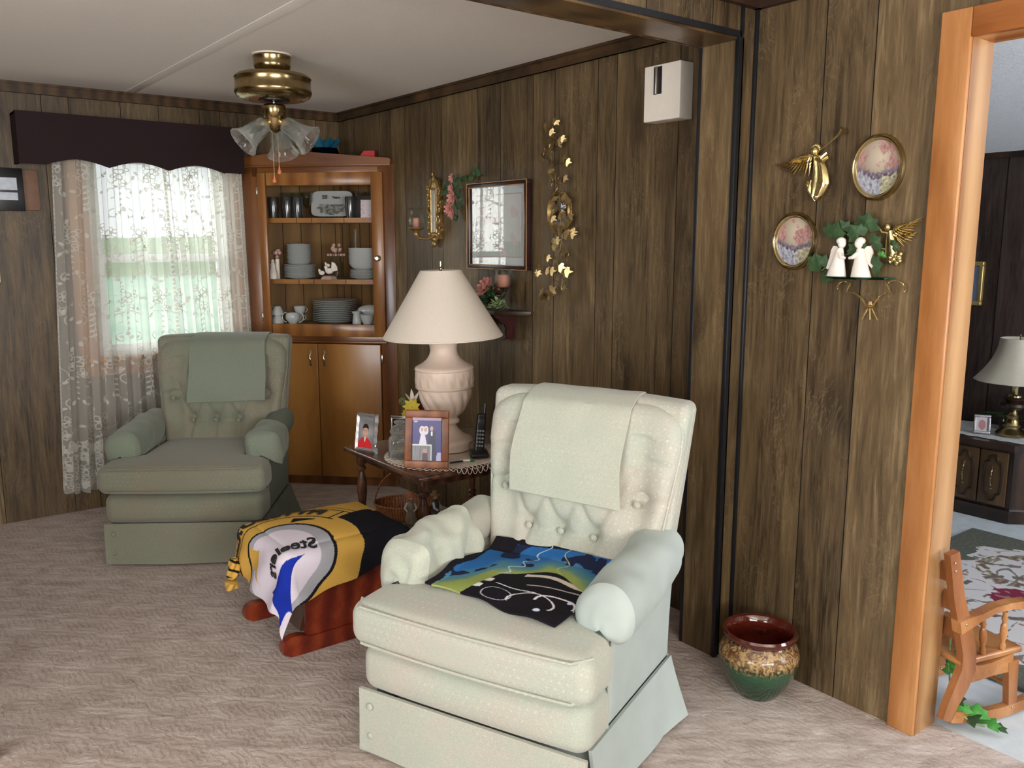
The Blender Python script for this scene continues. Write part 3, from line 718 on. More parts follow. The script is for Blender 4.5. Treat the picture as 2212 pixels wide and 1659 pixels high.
def arm_cover(label, loc, rz, s, mat, seed, rum=.006, t1=.62, tip=.10, wrap=0.0, od=.035):
    o = thing('arm_cover', label, 'chair cover', loc, rz, 'arm covers on the armchairs')
    bx = 0.0
    def f(u, v):   # u around the arm (outer edge to inner edge over the top), v front to back
        a = -.62 - wrap + (pi + 1.15 + wrap * 1.9) * u                       # from low outside, over the top, to low inside
        tt = v * t1
        g = .009 + rum * (noise.noise(Vector((u * 5 + seed, v * 5, seed))) + .5) + rum * .8 * sin(u * 16 + v * 9 + seed) * (.3 + .7 * u)
        p = arm_ring(tt, a, s, g)
        # corner of the cloth hanging lower at the front, inner hem cut diagonal
        e = max(0, u - .78) / .22
        drop = tip * e * (1 - v) ** .9
        e2 = max(0, .16 - u) / .16
        drop += od * e2 * (1 - .5 * v) * (1 + .5 * sin(v * 8))
        return (p.x + bx + s * .012 * e2 - s * .004 * e, p.y - .004, p.z - drop)
    mb = MB().sheet(f, 44, 26, .004)
    def g(u, v):   # closed front of the cover
        a = -.62 - wrap + (pi + 1.15 + wrap * 1.9) * u; k = v
        gg = .009 + rum * (noise.noise(Vector((u * 5 + seed, 0, seed))) + .5) + rum * .8 * sin(u * 16 + seed) * (.3 + .7 * u)
        p = arm_ring(0, a, s, gg); cx, cz, rx, rz_ = arm_sec(0)
        e = max(0, u - .78) / .22; e2 = max(0, .16 - u) / .16
        P = V(p.x + bx + s * .012 * e2 - s * .004 * e, p.y - .004, p.z - tip * e - od * e2)
        c = V(bx + s * cx, AY0 - .045, cz - .03)
        q = P.lerp(c, 1 - k) if k < 1 else P
        bul = .040 * max(0, 1 - k * k) ** .5 + rum * 1.2 * sin(k * 9 + a * 2 + seed) * k * (1 - k)
        return (q.x, AY0 - .004 - bul, q.z)
    mb.sheet(g, 44, 9, .004)
    mb.build('cloth', mat, o, angle=85)
    return o
C2 = (1.2125, 1.783, 0); A2 = math.radians(-67.67); C1 = (1.121, 3.963, 0); A1 = math.radians(-34.74)
make_chair('pale sage tufted swivel rocker in front with a dark printed throw on its seat', C2, A2, M['sage_side'], M['sage'], 'armchairs')
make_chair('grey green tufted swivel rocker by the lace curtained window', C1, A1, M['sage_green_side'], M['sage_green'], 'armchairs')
head_cover('pale sage cloth over the top of the front armchair back', C2, A2, M['sage_cover'], -.178, .203, .69, 2)
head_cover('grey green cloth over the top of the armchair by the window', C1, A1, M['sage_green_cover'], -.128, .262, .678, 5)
arm_cover('rumpled pale cover with a hanging corner on the front armchair\'s left arm as seen', C2, A2, -1, M['sage_cover'], 3, .020, .62, .15)
arm_cover('smooth pale cover on the front armchair\'s right arm, nearest the paint pot', C2, A2, 1, M['sage_side'], 7, .006, .86, .0, .62, .0)
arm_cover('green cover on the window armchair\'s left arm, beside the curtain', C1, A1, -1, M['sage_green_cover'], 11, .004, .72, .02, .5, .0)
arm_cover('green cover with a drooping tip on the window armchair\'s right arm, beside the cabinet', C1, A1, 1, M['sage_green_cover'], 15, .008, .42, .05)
# printed throw on the front seat: dark car under a blue and yellow stormy sky
BLK = (.012, .010, .014, 1)
def seat_top(x, y):
    u = max(0, 1 - (x / .39) ** 2); w = max(0, 1 - ((y - .28) / .33) ** 2)
    return .412 + .061 + .03 * (u * w) ** .5
def throw_f(u, v):
    x = -.225 + .455 * u + .008 * sin(v * 9); y = .085 + .45 * v + .012 * sin(u * 6)
    y += .045 * (1 - u) * (1 - v)
    edge = min(u, 1 - u, v, 1 - v)
    z = seat_top(x - .015, y) + .010 + .006 * noise.noise(Vector((u * 4, v * 4, 2))) + .005 * sin(u * 17 + v * 5) * (1 - v) * .6
    if v > .86: z += .03 * (v - .86) / .14
    if u < .06: z += .022 * (1 - u / .06) * max(0, .9 - abs(v - .3) * 2)
    return (x, y, z)
def throw_col(p):
    x, y = p[0], p[1]; u = (x + .225) / .455; v = (y - .085) / .45
    n = noise.fractal(Vector((u * 3.2, v * 3.2, 4)), 1, 2, 4)
    # car silhouette in the lower right
    top = .42 + .22 * math.exp(-((u - .66) ** 2) / .05) + .05 * (u - .5)
    if u > .27 and v < top and v < (u - .25) * 4:
        c = BLK
        def near(f, w): return abs(f) < w
        if u > .52 and near(v - (.50 - .02 * (u - .5) + .06 * math.exp(-((u - .7) ** 2) / .03)), .022): c = (.62, .55, .46, 1)
        if .30 < u < .38 and .30 < v < .36: c = (.75, .7, .66, 1)
        if .30 < u < .355 and .20 < v < .26 and v < .26 - (u - .33) * .6: c = (.85, .85, .85, 1)
        if near(math.hypot(u - .74, (v - .16) * 1.3) - .155, .007) and v > .12: c = (.74, .72, .74, 1)
        if near(math.hypot(u - .50, (v - .16) * 1.3) - .10, .004): c = (.55, .55, .62, 1)
        if .42 < u < .72 and near(v - .30 + .05 * (u - .42), .005): c = (.8, .8, .85, 1)
        if near(math.hypot(u - .88, (v - .22) * 1.2) - .13, .009) and v > .2: c = (.78, .74, .74, 1)
        if near(v - .405 - .03 * sin(u * 9), .006) and u > .6: c = (.5, .45, .4, 1)
        if math.hypot(u - .83, v - .08) < .022 or math.hypot(u - .95, v - .3) < .02: c = (.72, .8, .95, 1)
        return c
    yel = (.30, .36, .10, 1); blu = (.025, .13, .36, 1); mid = (.10, .24, .24, 1)
    d = v - top + .10 * n + max(0, .27 - u) * 1.6
    if d < .03: c = yel
    elif d < .12: k = (d - .03) / .09; c = tuple(yel[i] * (1 - k) + mid[i] * k for i in range(4))
    elif d < .3: k = (d - .12) / .18; c = tuple(mid[i] * (1 - k) + blu[i] * k for i in range(4))
    else: c = blu
    if n > .16 and d > .2: c = (.015, .02, .05, 1)
    if u < .05 + .04 * n or v > .975 or (u < .20 and v > .86): c = BLK
    # lightning
    if v > .45 and abs(u - (.36 + .16 * (v - .45) + .03 * sin(v * 40))) < .005: c = (.5, .62, .7, 1)
    if v > .5 and abs(u - (.72 - .2 * (v - .5) + .03 * sin(v * 31 + 1))) < .003: c = (.5, .6, .4, 1)
    return c
tw = thing('printed_throw', 'dark fleece throw printed with a black car under blue clouds, on the front armchair', 'blanket', C2, A2)
MB().sheet(throw_f, 210, 190, .006).build('fleece', M['fleece'], tw, colfn=throw_col, angle=80)
def roll(u, v):
    a = 2 * pi * u; p = V(-.27 + .09 * v, .06 + .25 * v, .478)
    r = .017 + .006 * sin(v * 12)
    return (p.x + r * cos(a) * 1.6 * sin(pi * min(1, max(.03, v + .02)) ) ** .4, p.y, p.z + r * sin(a) * sin(pi * min(.98, max(.03, v))) ** .4)
# ---------------------------------------------------------------- corner cabinet (local x runs left to right along its face, y goes into the corner)
cab = thing('corner_cabinet', 'tall varnished corner cabinet with a glass door full of dishes', 'cabinet', (2.2195, 4.8105, 0), -pi / 4)
HW = .49
def tri(mb, z0, z1, hw=HW, y0=0, m=None):
    # triangle that fills the corner behind the face
    d = hw - y0 * .0
    return mb.add([(-hw, y0, z0), (hw, y0, z0), (0, y0 + hw, z0), (-hw, y0, z1), (hw, y0, z1), (0, y0 + hw, z1)], [(0, 2, 1), (3, 4, 5), (0, 1, 4, 3), (1, 2, 5, 4), (2, 0, 3, 5)], None, m)
mb = MB()
tri(mb, .0, .05, .475, .012); mb.build('plinth', M['cab_red'], cab)
mb = MB(); tri(mb, .05, .075, .47, .02); tri(mb, .905, .935, .47, .02); tri(mb, 1.90, 1.95, .47, .02)
tri(mb, .985, 1.003, .47, .02)
for s in (-1, 1):   # back boards lying along the two walls
    a = V(s * .478, .012, 0); b = V(0, .478, 0); n = (b - a).cross(V(0, 0, 1)).normalized() * (.012 * s)
    mb.add([a, b, b - n, a - n, a + V(0, 0, 1.95), b + V(0, 0, 1.95), b - n + V(0, 0, 1.95), a - n + V(0, 0, 1.95)],
           [(0, 1, 2, 3), (4, 7, 6, 5), (0, 4, 5, 1), (1, 5, 6, 2), (2, 6, 7, 3), (3, 7, 4, 0)])
mb.build('carcass', M['cab_in'], cab)
# narrow grooves on the tongue and groove back
mb = MB()
for s in (-1, 1):
    for t in (.22, .4, .58, .78, .93):
        p = V(s * .478, .012, 0).lerp(V(0, .478, 0), t) + V(-s * .0095, -.0095, 0)
        mb.box((p.x, p.y, 1.45), (.003, .003, .88), M=None)
mb.build('back_groove', M['groove'], cab)
for z in (1.262, 1.628):
    mb = MB(); tri(mb, z - .014, z + .014, .455, .035); sh = mb.build('shelf', M['cab'], cab)
    for x in (-.34, -.125, -.03, .17): MB().box((x, .0345, z), (.003, .002, .027)).build('edge_joint', M['groove'], sh)
mb = MB(); mb.rbox((.44, .01, 1.0), (.10, .02, 1.9), .003, 1, 1); mb.build('face_stile', M['cab_red'], cab)
mb = MB(); mb.rbox((-.415, .01, 1.0), (.15, .02, 1.9), .003, 1, 1); mb.build('face_stile', M['cab_red'], cab)
mb = MB(); mb.rbox((.02, .008, .915), (.80, .022, .05), .006, 1, 2); mb.rbox((.02, -.002, .90), (.82, .022, .016), .006, 1, 2); mb.build('waist_rail', M['cab_h'], cab)
mb = MB(); mb.rbox((.02, .01, 1.915), (.80, .02, .07), .003, 1, 1); mb.build('top_rail', M['cab_h'], cab)
# low gable cornice
mb = MB().prism([(-.45, 0), (.475, 0), (.478, .03), (.462, .036), (-.10, .082), (-.16, .082), (-.45, .045)], .055, M=T(0, .03, 1.945) @ R(pi / 2, 'X'))
mb.rbox((.01, -.005, 1.945), (.93, .04, .02), .008, 1, 2)
mb.build('cornice', M['cab_h'], cab)
mb = MB(); tri(mb, 1.95, 1.968, .47, .03); mb.build('top_board', M['cab_in'], cab)
# glass door
dr = MB()
x0, x1, z0, z1 = -.335, .425, .935, 1.903
w = .062
dr.rbox((x0 + .02, -.01, (z0 + z1) / 2), (.05, .022, z1 - z0), .003, 1, 1)
dr.rbox((x1 - .035, -.01, (z0 + z1) / 2), (.07, .022, z1 - z0), .003, 1, 1)
dr.rbox(((x0 + x1) / 2, -.009, z0 + .036), (x1 - x0 - .1, .02, .075), .003, 1, 1)
dr.rbox(((x0 + x1) / 2, -.009, z1 - .036), (x1 - x0 - .1, .02, .075), .003, 1, 1)
door = dr.build('glass_door', wood('cabinet_door', rgb(112, 68, 30), rgb(142, 92, 44), rgb(166, 114, 62), (8, 8, 1.2), .3, 1, coat=.3), cab)
MB().box(((x0 + x1) / 2, -.006, (z0 + z1) / 2), (x1 - x0 - .1, .003, z1 - z0 - .12)).build('pane', M['pane'], door)
MB().lathe([(0, .03), (.010, .03), (.017, .024), (.018, .018), (.010, .012), (.007, 0), (0, 0)], 20, M=T(x1 - .035, -.02, 1.404) @ R(pi / 2, 'X')).build('knob', M['chrome'], door)
for i, (a, b) in enumerate(((-.40, -.006), (-.002, .39))):
    d = MB().rbox(((a + b) / 2, -.010, .474), (b - a, .02, .83), .004, 1, 2).build('door', M['cab'], cab)
    hx = -.045 if i == 0 else .042
    pts = [(hx + .003 * sin(k), -.022 - .022 * sin(pi * k / 12), .755 + .094 * (1 - k / 12)) for k in range(13)]
    MB().tube(pts, [.006, .0055, .005, .0045, .004, .004, .004, .004, .0045, .005, .0055, .006, .006], 8, flat=.7).build('handle', M['chrome'], d)
for z in (.16, .80): MB().rbox((.397, -.014, z), (.010, .012, .055), .003, 1, 1).build('hinge', M['chrome'], cab)
for z in (1.05, 1.8): MB().rbox((-.345, -.014, z), (.010, .012, .05), .003, 1, 1).build('hinge', M['chrome'], cab)
# things in and on the cabinet, placed in the cabinet's own directions
CX = Vector((cos(-pi / 4), sin(-pi / 4), 0)); CY = Vector((-sin(-pi / 4), cos(-pi / 4), 0)); CO = Vector((2.2195, 4.8105, 0))
def cp(x, y, z): return CO + CX * x + CY * y + V(0, 0, z)
Z1, Z2, Z3 = 1.0035, 1.2765, 1.6425
def put(o, x, y, z, rz=0): o.location = cp(x, y, z); o.rotation_euler = (0, 0, -pi / 4 + rz); return o
def lathe_thing(name, label, cat, prof, mat, x, y, z, group=None, seg=28, rz=0, mod=None):
    o = MB().lathe(prof, seg, mod=mod).build(name, mat); tag(o, label, cat, group); return put(o, x, y, z, rz)
tum = [(0, .003), (.024, .003), (.026, 0), (.031, .05), (.032, .11), (.030, .125), (.0285, .125), (.0295, .11), (.028, .05), (.022, .008), (0, .008)]
dk = ['first dark smoked tumbler from the left on the cabinet top shelf', 'second dark smoked tumbler from the left on the cabinet top shelf', 'third dark smoked tumbler, left of the anniversary plate in the cabinet']
for i, x in enumerate((-.282, -.196, -.130)):
    lathe_thing('tumbler', dk[i], 'glass', tum, M['glass_dark'], x, .075, Z3, 'dark tumblers on the cabinet top shelf')
lathe_thing('tumbler', 'dark smoked tumbler right of the anniversary plate in the cabinet', 'glass', tum, M['glass_dark'], .200, .07, Z3, 'dark tumblers on the cabinet top shelf')
gob = [(0, .002), (.03, 0), (.032, .004), (.006, .01), (.005, .06), (.02, .075), (.034, .10), (.036, .15), (.034, .155), (.033, .15), (.031, .10), (.018, .08), (0, .076)]
for i, (x, y) in enumerate(((-.23, .15), (-.16, .16), (-.10, .15))):
    lathe_thing('goblet', ('clear stemmed goblet behind the %s dark tumbler in the cabinet' % ('first', 'second', 'third')[i]), 'glass', gob, M['glass'], x, y, Z3, 'clear goblets on the cabinet top shelf')
lathe_thing('goblet', 'clear stemmed goblet behind the right hand tumbler in the cabinet', 'glass', gob, M['glass'], .25, .14, Z3, 'clear goblets on the cabinet top shelf')
# anniversary plate with writing
pl = thing('anniversary_plate', 'pale oblong anniversary plate with 50 Years written on it, on the top shelf', 'plate')
put(pl, .055, .17, Z3 + .004)
pm = T(0, 0, .082) @ R(-.18, 'X')
def plc(p):
    u, v = p[0] / .24, (p[2]) / .16
    d = math.hypot(u * 1.2, (v - .42) * 1.4); n = noise.noise(Vector((u * 12, v * 12, 0)))
    if v < .5 and d < .42 + .1 * n: return (.10, .11, .10, 1) if n > .05 else (.26, .27, .25, 1)
    return (.42, .43, .42, 1)
def plo(u, v):
    a = u * 2 * pi; r = v; c_, s_ = cos(a), sin(a); k = (abs(c_) ** 6 + abs(s_) ** 6) ** (-1 / 6)
    return pm @ V(.13 * r * c_ * k, -.004 - .006 * r * r, .078 * r * s_ * k)
MB().sheet(plo, 60, 14, .004).build('plate_body', M['photo'], pl, colfn=plc)
for tx, sx, px_, pz in (('50', .034, -.042, .03), ('Years', .022, .03, .032)):
    vs, fs = text_polys(tx, sx, .0006); MB().add(vs, fs, M=T(px_, 0, pz + .082) @ R(-.18, 'X') @ T(0, -.0125, 0) @ R(pi / 2, 'X') @ Matrix.Shear('XY', 4, (.25, 0)) if False else T(px_, -.018, pz + .082) @ R(pi / 2 - .18, 'X')).build('lettering', M['black'], pl, flat=True)
MB().tube([(-.05, .0, -.002), (0, -.03, .002), (.05, 0, -.002)], .004, 6).build('easel', M['brass_dk'], pl)
o = tag(MB().rbox((0, 0, .067), (.17, .05, .134), .004, 1, 1).build('gift_box', M['black'], flat=False), 'dark box behind the pink card, right end of the cabinet top shelf', 'box'); put(o, .295, .105, Z3)
cdo = thing('greeting_card', 'small pink and white card propped at the right of the cabinet top shelf', 'card'); put(cdo, .318, .058, Z3, .1)
def cardc(p):
    u, v = p[0] / .09, p[2] / .10
    if abs(u) < .28 and v > .18 and abs(u) * 1.1 < v - .15 + .05: return (.62, .57, .57, 1)
    return (.56, .36, .42, 1) if noise.noise(Vector((u * 9, v * 9, 0))) > .25 else (.66, .56, .58, 1)
MB().sheet(lambda u, v: (-.05 + .1 * u, .012 * v, .105 * v), 30, 30, .003).build('card_face', M['photo'], cdo, colfn=cardc)
# crockery stacks: every piece is its own object
def plate_prof(r, h, t=.003): return [(0, .001), (r * .55, 0), (r * .58, .002), (r * .98, h), (r, h + t * .5), (r * .98, h + t), (r * .56, .002 + t), (0, .001 + t)]
def bowl_prof(r, h, t=.003): return [(0, 0), (r * .5, 0), (r * .82, h * .45), (r, h), (r - t, h), (r * .78, h * .5), (r * .45, t), (0, t)]
def stack(name, n, prof, step, x, y, z, label, group, cat, mat='china', jit=.0012):
    proto = MB().lathe(prof, 36).build(name, M[mat])
    for i in range(n):
        o = proto if i == 0 else proto.copy()
        if i: COL.objects.link(o)
        put(o, x + rnd.uniform(-jit, jit), y, z + i * step); tag(o, label, cat, group)
    return z + n * step
zt = stack('side_plate', 11, plate_prof(.098, .012), .0072, -.148, .12, Z2, 'white side plate in the lower part of the left middle shelf stack', 'side plates in the left middle shelf stack', 'plate')
zt = stack('soup_bowl', 13, bowl_prof(.078, .022), .0088, -.150, .12, zt + .003, 'white china bowl stacked on the plates at the left of the middle shelf', 'bowls of the left middle shelf stack', 'bowl')
lathe_thing('saucer', 'small saucer upside down on top of the left middle shelf stack', 'saucer', [(0, .012), (.04, .012), (.052, .006), (.056, 0), (.052, .002), (0, .008)], M['china'], -.152, .12, zt + .006)
zt = stack('salad_plate', 7, plate_prof(.088, .012), .0072, .262, .115, Z2, 'white salad plate under the big bowls on the right of the middle shelf', 'salad plates in the right middle shelf stack', 'plate')
zt = stack('cereal_bowl', 9, bowl_prof(.094, .05), .0108, .262, .115, zt, 'white rimmed bowl nested in the right hand stack of the middle shelf', 'bowls of the right middle shelf stack', 'bowl')
zt = stack('dinner_plate', 12, plate_prof(.138, .016), .0112, .052, .165, Z1, 'white dinner plate in the wide stack on the bottom shelf', 'dinner plates on the bottom cabinet shelf', 'plate')
# ---- small pieces
def cup(label, x, y, z, rz, group='white cups on the cabinet bottom shelf', s=1.0, up=True):
    o = thing('teacup', label, 'cup', group=group); put(o, x, y, z, rz)
    pr = [(0, 0), (.02 * s, 0), (.022 * s, .004), (.034 * s, .03 * s), (.037 * s, .052 * s), (.035 * s, .052 * s), (.031 * s, .03 * s), (.018 * s, .006), (0, .005)]
    MB().lathe(pr, 24, M=None if up else T(0, 0, .052 * s) @ R(pi, 'X')).build('bowl', M['china'], o)
    pts = [(.033 * s + .02 * s * sin(a), 0, .03 * s + .016 * s * cos(a)) for a in [pi * k / 8 for k in range(9)]]
    MB().tube(pts, .0028, 6).build('handle', M['china'], o); return o
cup('lower white cup of the pair at the left end of the bottom cabinet shelf', -.285, .07, Z1, 2.6, up=False)
cup('upper white cup of the pair at the left end of the bottom cabinet shelf', -.285, .07, Z1 + .053, 2.9, up=False)
cup('lower white cup behind the two handled sugar bowl', -.185, .13, Z1, .5); cup('upper white cup behind the two handled sugar bowl', -.165, .13, Z1 + .05, .9)
sb = thing('sugar_bowl', 'white two handled sugar bowl at the front of the bottom cabinet shelf', 'bowl'); put(sb, -.185, .062, Z1)
MB().lathe([(0, 0), (.024, 0), (.026, .006), (.043, .03), (.044, .052), (.036, .066), (.034, .064), (.04, .05), (.038, .03), (0, .006)], 28).build('bowl', M['china'], sb)
for s in (-1, 1):
    MB().tube([(s * (.040 + .028 * sin(a)), 0, .038 + .030 * cos(a)) for a in [pi * k / 9 for k in range(10)]], .003, 6).build('handle', M['china'], sb)
cr = thing('creamer', 'small white china creamer near the right of the bottom cabinet shelf', 'jug'); put(cr, .225, .055, Z1, .3)
MB().lathe([(0, 0), (.026, 0), (.028, .01), (.024, .04), (.021, .06), (.027, .08), (.025, .08), (.019, .06), (.022, .04), (0, .006)], 24, mod=lambda t, z, r: .008 * max(0, cos(t - pi)) ** 8 * (z > .065)).build('body', M['china'], cr)
MB().tube([(.022 + .02 * sin(a), 0, .04 + .022 * cos(a)) for a in [pi * k / 8 for k in range(9)]], .003, 6).build('handle', M['china'], cr)
cup('white cup beside the creamer on the bottom cabinet shelf', .29, .056, Z1, 0.1, s=1.15)
gb = thing('gravy_boat', 'white gravy boat stacked behind the creamer on the bottom shelf', 'dish'); put(gb, .30, .125, Z1 + .045, .4)
MB().ball((0, 0, .035), (.075, .036, .035), 24, f=lambda d: 1 + .2 * max(0, -d.x) * (d.z > -.2)).lathe([(0, -.045), (.04, -.045), (.035, -.03), (.02, .01)], 20).build('body', M['china'], gb)
lp = tag(MB().lathe(plate_prof(.085, .012), 36, M=R(1.25, 'Y')).build('leaning_plate', M['china']), 'white plate leaning upright at the right end of the bottom cabinet shelf', 'plate'); put(lp, .372, .075, Z1 + .082)
# bisque figurines
def angel_fig(name, label, x, y, z, mat, h=.13):
    o = thing(name, label, 'figurine'); put(o, x, y, z)
    MB().lathe([(0, 0), (.028, 0), (.03, .01), (.022, .045), (.013, .075), (.016, .085), (.008, .1), (0, .1)], 20, mod=lambda t, z, r: .0016 * sin(7 * t + z * 60)).build('body', M[mat], o)
    MB().ball((0, 0, .108), .012, 12).build('head', M[mat], o); return o
angel_fig('lady_figurine', 'slim white and pink lady figurine at the left of the middle shelf', -.300, .065, Z2, 'bisque')
o = thing('flower_figurine', 'small pink flowered ornament behind the lady figurine in the cabinet', 'ornament'); put(o, -.285, .10, Z2)
MB().tube([(0, 0, 0), (0, 0, .12)], .014, 10).build('column', M['bisque'], o)
mb = MB()
for k in range(7): mb.ball((rnd.uniform(-.02, .02), rnd.uniform(-.015, .015), .125 + rnd.uniform(0, .05)), .013, 8)
mb.build('flowers', M['pinkish'], o)
dv = thing('dove_figurine', 'white porcelain doves with fanned tails at the front of the middle shelf', 'figurine'); put(dv, .052, .058, Z2)
MB().lathe([(0, 0), (.045, 0), (.04, .012), (.028, .02), (0, .022)], 18, mod=lambda t, z, r: .008 * sin(5 * t) * (r > .01)).build('flower_base', M['pinkish'], dv)
def dove(px, s, mb, tail):
    mb.ball((px, 0, .042 * s + .008), (.026 * s, .016 * s, .019 * s), 14); mb.ball((px - .02 * s, 0, .066 * s + .006), (.011 * s, .011 * s, .012 * s), 12)
    mb.tube([(px - .012 * s, 0, .05 * s), (px - .02 * s, 0, .066 * s)], .010 * s, 8)
    if tail: mb.add([(px + .012 * s, -.004, .045 * s), (px + .052 * s, -.004, .052 * s), (px + .05 * s, -.004, .074 * s), (px + .038 * s, -.004, .095 * s), (px + .018 * s, -.004, .105 * s), (px + .012 * s, .004, .045 * s), (px + .052 * s, .004, .052 * s), (px + .05 * s, .004, .074 * s), (px + .038 * s, .004, .095 * s), (px + .018 * s, .004, .105 * s)],
        [(0, 1, 2, 3, 4), (9, 8, 7, 6, 5), (0, 5, 6, 1), (1, 6, 7, 2), (2, 7, 8, 3), (3, 8, 9, 4), (4, 9, 5, 0)])
for i, (px_, s_, tl) in enumerate(((.008, 1.0, True), (-.036, .72, False), (-.008, .62, False))):
    mb = MB(); dove(px_, s_, mb, tl); mb.build('dove', M['bisque'], dv, loc=(0, (0, -.01, .02)[i], (0, 0, .048)[i]))
gj = thing('glass_hurricane', 'tall clear glass candle jar behind the doves on the middle shelf', 'jar'); put(gj, .075, .15, Z2)
MB().lathe([(0, .002), (.035, .002), (.04, .008), (.042, .09), (.03, .12), (.034, .135), (.031, .135), (.028, .12), (.039, .09), (.037, .01), (0, .008)], 28).build('jar', M['glass'], gj)
mb = MB()
for k in range(9): mb.ball((.05 * cos(2 * pi * k / 9), .03 * sin(2 * pi * k / 9), .145), .0085, 8)
for k in range(12): mb.ball((rnd.uniform(-.022, .022), rnd.uniform(-.02, .02), .165 + rnd.uniform(0, .045)), .011, 8)
mb.build('pearl_flowers', M['pinkish'], gj)
lathe_thing('glass_bowl', 'low clear glass dish left of the candle jar on the middle shelf', 'bowl', bowl_prof(.055, .06, .003), M['glass'], .01, .17, Z2)
lathe_thing('glass_vase', 'narrow clear bud vase behind the bowls at the right of the middle shelf', 'vase', [(0, .002), (.02, .002), (.02, .1), (.012, .2), (.014, .3), (.012, .3), (.010, .2), (.018, .1), (.018, .006), (0, .006)], M['glass'], .185, .2, Z2)
# on top of the cabinet
bl = thing('blue_glass_basket', 'dark blue glass bowl with teal tissue on top of the corner cabinet', 'bowl'); put(bl, .02, .17, 1.969)
MB().lathe([(0, .0), (.04, 0), (.075, .03), (.085, .06), (.075, .09), (.072, .088), (.08, .06), (.07, .032), (.036, .004), (0, .004)], 32).build('bowl', M['glass_blue'], bl)
def tis(u, v):
    a = 2 * pi * u; r = .02 + .06 * v + .012 * sin(a * 5); return (r * cos(a), r * sin(a), .06 + .075 * v + .014 * sin(a * 7 + 1) * v)
MB().sheet(tis, 48, 8, .002).build('tissue', plain('teal_tissue', rgb(28, 92, 118), .5), bl)
rb = MB().add([(-.06, -.025, 0), (.055, -.035, 0), (.055, .035, 0), (-.06, .025, 0), (-.008, -.03, .062), (.055, -.035, .062), (.055, .035, .062), (-.008, .03, .062)],
    [(0, 3, 2, 1), (4, 5, 6, 7), (0, 1, 5, 4), (1, 2, 6, 5), (2, 3, 7, 6), (3, 0, 4, 7)]).build('gift_bag', M['red'], flat=True)
tag(rb, 'small bright red box lying on top of the corner cabinet', 'box'); put(rb, .30, .09, 1.969, .15)
# ---------------------------------------------------------------- end table between the chairs
TZ = .555
tb = thing('end_table', 'dark walnut end table with turned legs between the two armchairs', 'table', (2.12, 3.225, 0))
MB().rbox((0, 0, TZ - .012), (.75, .685, .024), .011, 2, 3).build('tabletop', M['walnut'], tb)
MB().box((0, 0, TZ - .045), (.62, .56, .045)).build('apron', M['walnut'], tb)
leg = [(.0, .0), (.013, 0), (.015, .01), (.011, .03), (.019, .07), (.021, .11), (.016, .17), (.012, .19), (.02, .197), (.02, .207), (.013, .213), (.02, .222), (.02, .232), (.013, .24),
       (.018, .29), (.023, .34), (.022, .39), (.014, .43), (.013, .44), (.021, .447), (.021, .457), (.014, .465), (.022, .475), (.024, .50), (.02, .53), (0, .53)]
for x in (-.315, .315):
    for y in (-.275, .275): MB().lathe(leg, 24, c=(x, y, .002)).build('leg', M['walnut'], tb)
# crocheted doily drooping over the front edge
dy = thing('doily', 'round cream crocheted doily under the lamp on the end table', 'doily', (2.03, 3.12, TZ))
EY = 2.8825 - 3.12; EX = 1.745 - 2.03
def dr_(x, y):
    z = .0035
    if y < EY - .004:
        k = EY - .004 - y; z -= k * .96; y = EY - .006 - k * .12
    if x < EX - .004:
        k = EX - .004 - x; z -= k * .96; x = EX - .006 - k * .12
    return V(x, y, z)
mb = MB()
def dd(u, v): a = 2 * pi * u; return dr_(.225 * v * cos(a), .225 * v * sin(a))
mb.grid(dd, 60, 8, closeu=True)
mb.build('centre_cloth', M['white_cloth'], dy)
mb = MB()
for ring, (r0, r1, n) in enumerate(((.218, .238, 70), (.233, .253, 70), (.249, .275, 60))):
    for k in range(n):
        a0 = 2 * pi * (k + .5 * (ring % 2)) / n; a1 = 2 * pi * (k + 1.0 + .5 * (ring % 2)) / n
        pts = []
        for j in range(7):
            t = j / 6; a = a0 + (a1 - a0) * t; r = r0 + (r1 - r0) * sin(pi * t) ** .7
            pts.append(dr_(r * cos(a), r * sin(a)) + V(0, 0, .0012))
        mb.tube(pts, .0014, 4, cap=False)
mb.build('crochet_edge', M['white_cloth'], dy)
# big white lamp
lp = thing('table_lamp', 'large cream ceramic urn lamp with a wide white shade on the end table', 'lamp', (2.102, 3.222, TZ + .004), rot=(math.radians(-.5), math.radians(-1.2), 0))
b0 = .561
prof = [(0, .565), (.118, .565), (.121, .60), (.114, .612), (.086, .626), (.062, .648), (.047, .668), (.045, .678), (.060, .684), (.063, .692), (.060, .700), (.056, .706), (.060, .715), (.076, .728), (.090, .745), (.104, .773), (.115, .80), (.121, .83), (.122, .846)]
def swirl(t, z, r):
    k = max(0, min(1, (z + b0 - .715) / .03)) * max(0, min(1, (.845 - z - b0) / .02))
    return .0075 * k * (abs(sin(7 * t + (z) * 26)) ** .7 - .6)
pb = [(r, z - b0) for r, z in prof]
fine = []
for (r0, z0), (r1, z1) in zip(pb, pb[1:]):
    for k in range(3): fine.append((r0 + (r1 - r0) * k / 3, z0 + (z1 - z0) * k / 3))
fine.append(pb[-1])
mb = MB().lathe(fine, 128, mod=swirl)
def leafband(t, z, r):
    k = max(0, 1 - abs(z + b0 - .893) / .036) ** .5
    return .0075 * k * (abs(sin(9 * t)) ** 1.5) * (.6 + .4 * sin(18 * t + 60 * z)) - .002 * k
band = [(.122, .846), (.130, .848), (.133, .852), (.133, .858)] + [(.130 + .003 * sin(pi * k / 12), .858 + .072 * k / 12) for k in range(13)] + [(.133, .932), (.134, .938), (.130, .945), (.118, .952), (.098, .963), (.077, .98), (.065, 1.0), (.061, 1.02), (.063, 1.04), (.069, 1.06), (.07, 1.075), (.03, 1.08)]
mb.lathe([(r, z - b0) for r, z in band], 128, mod=leafband)
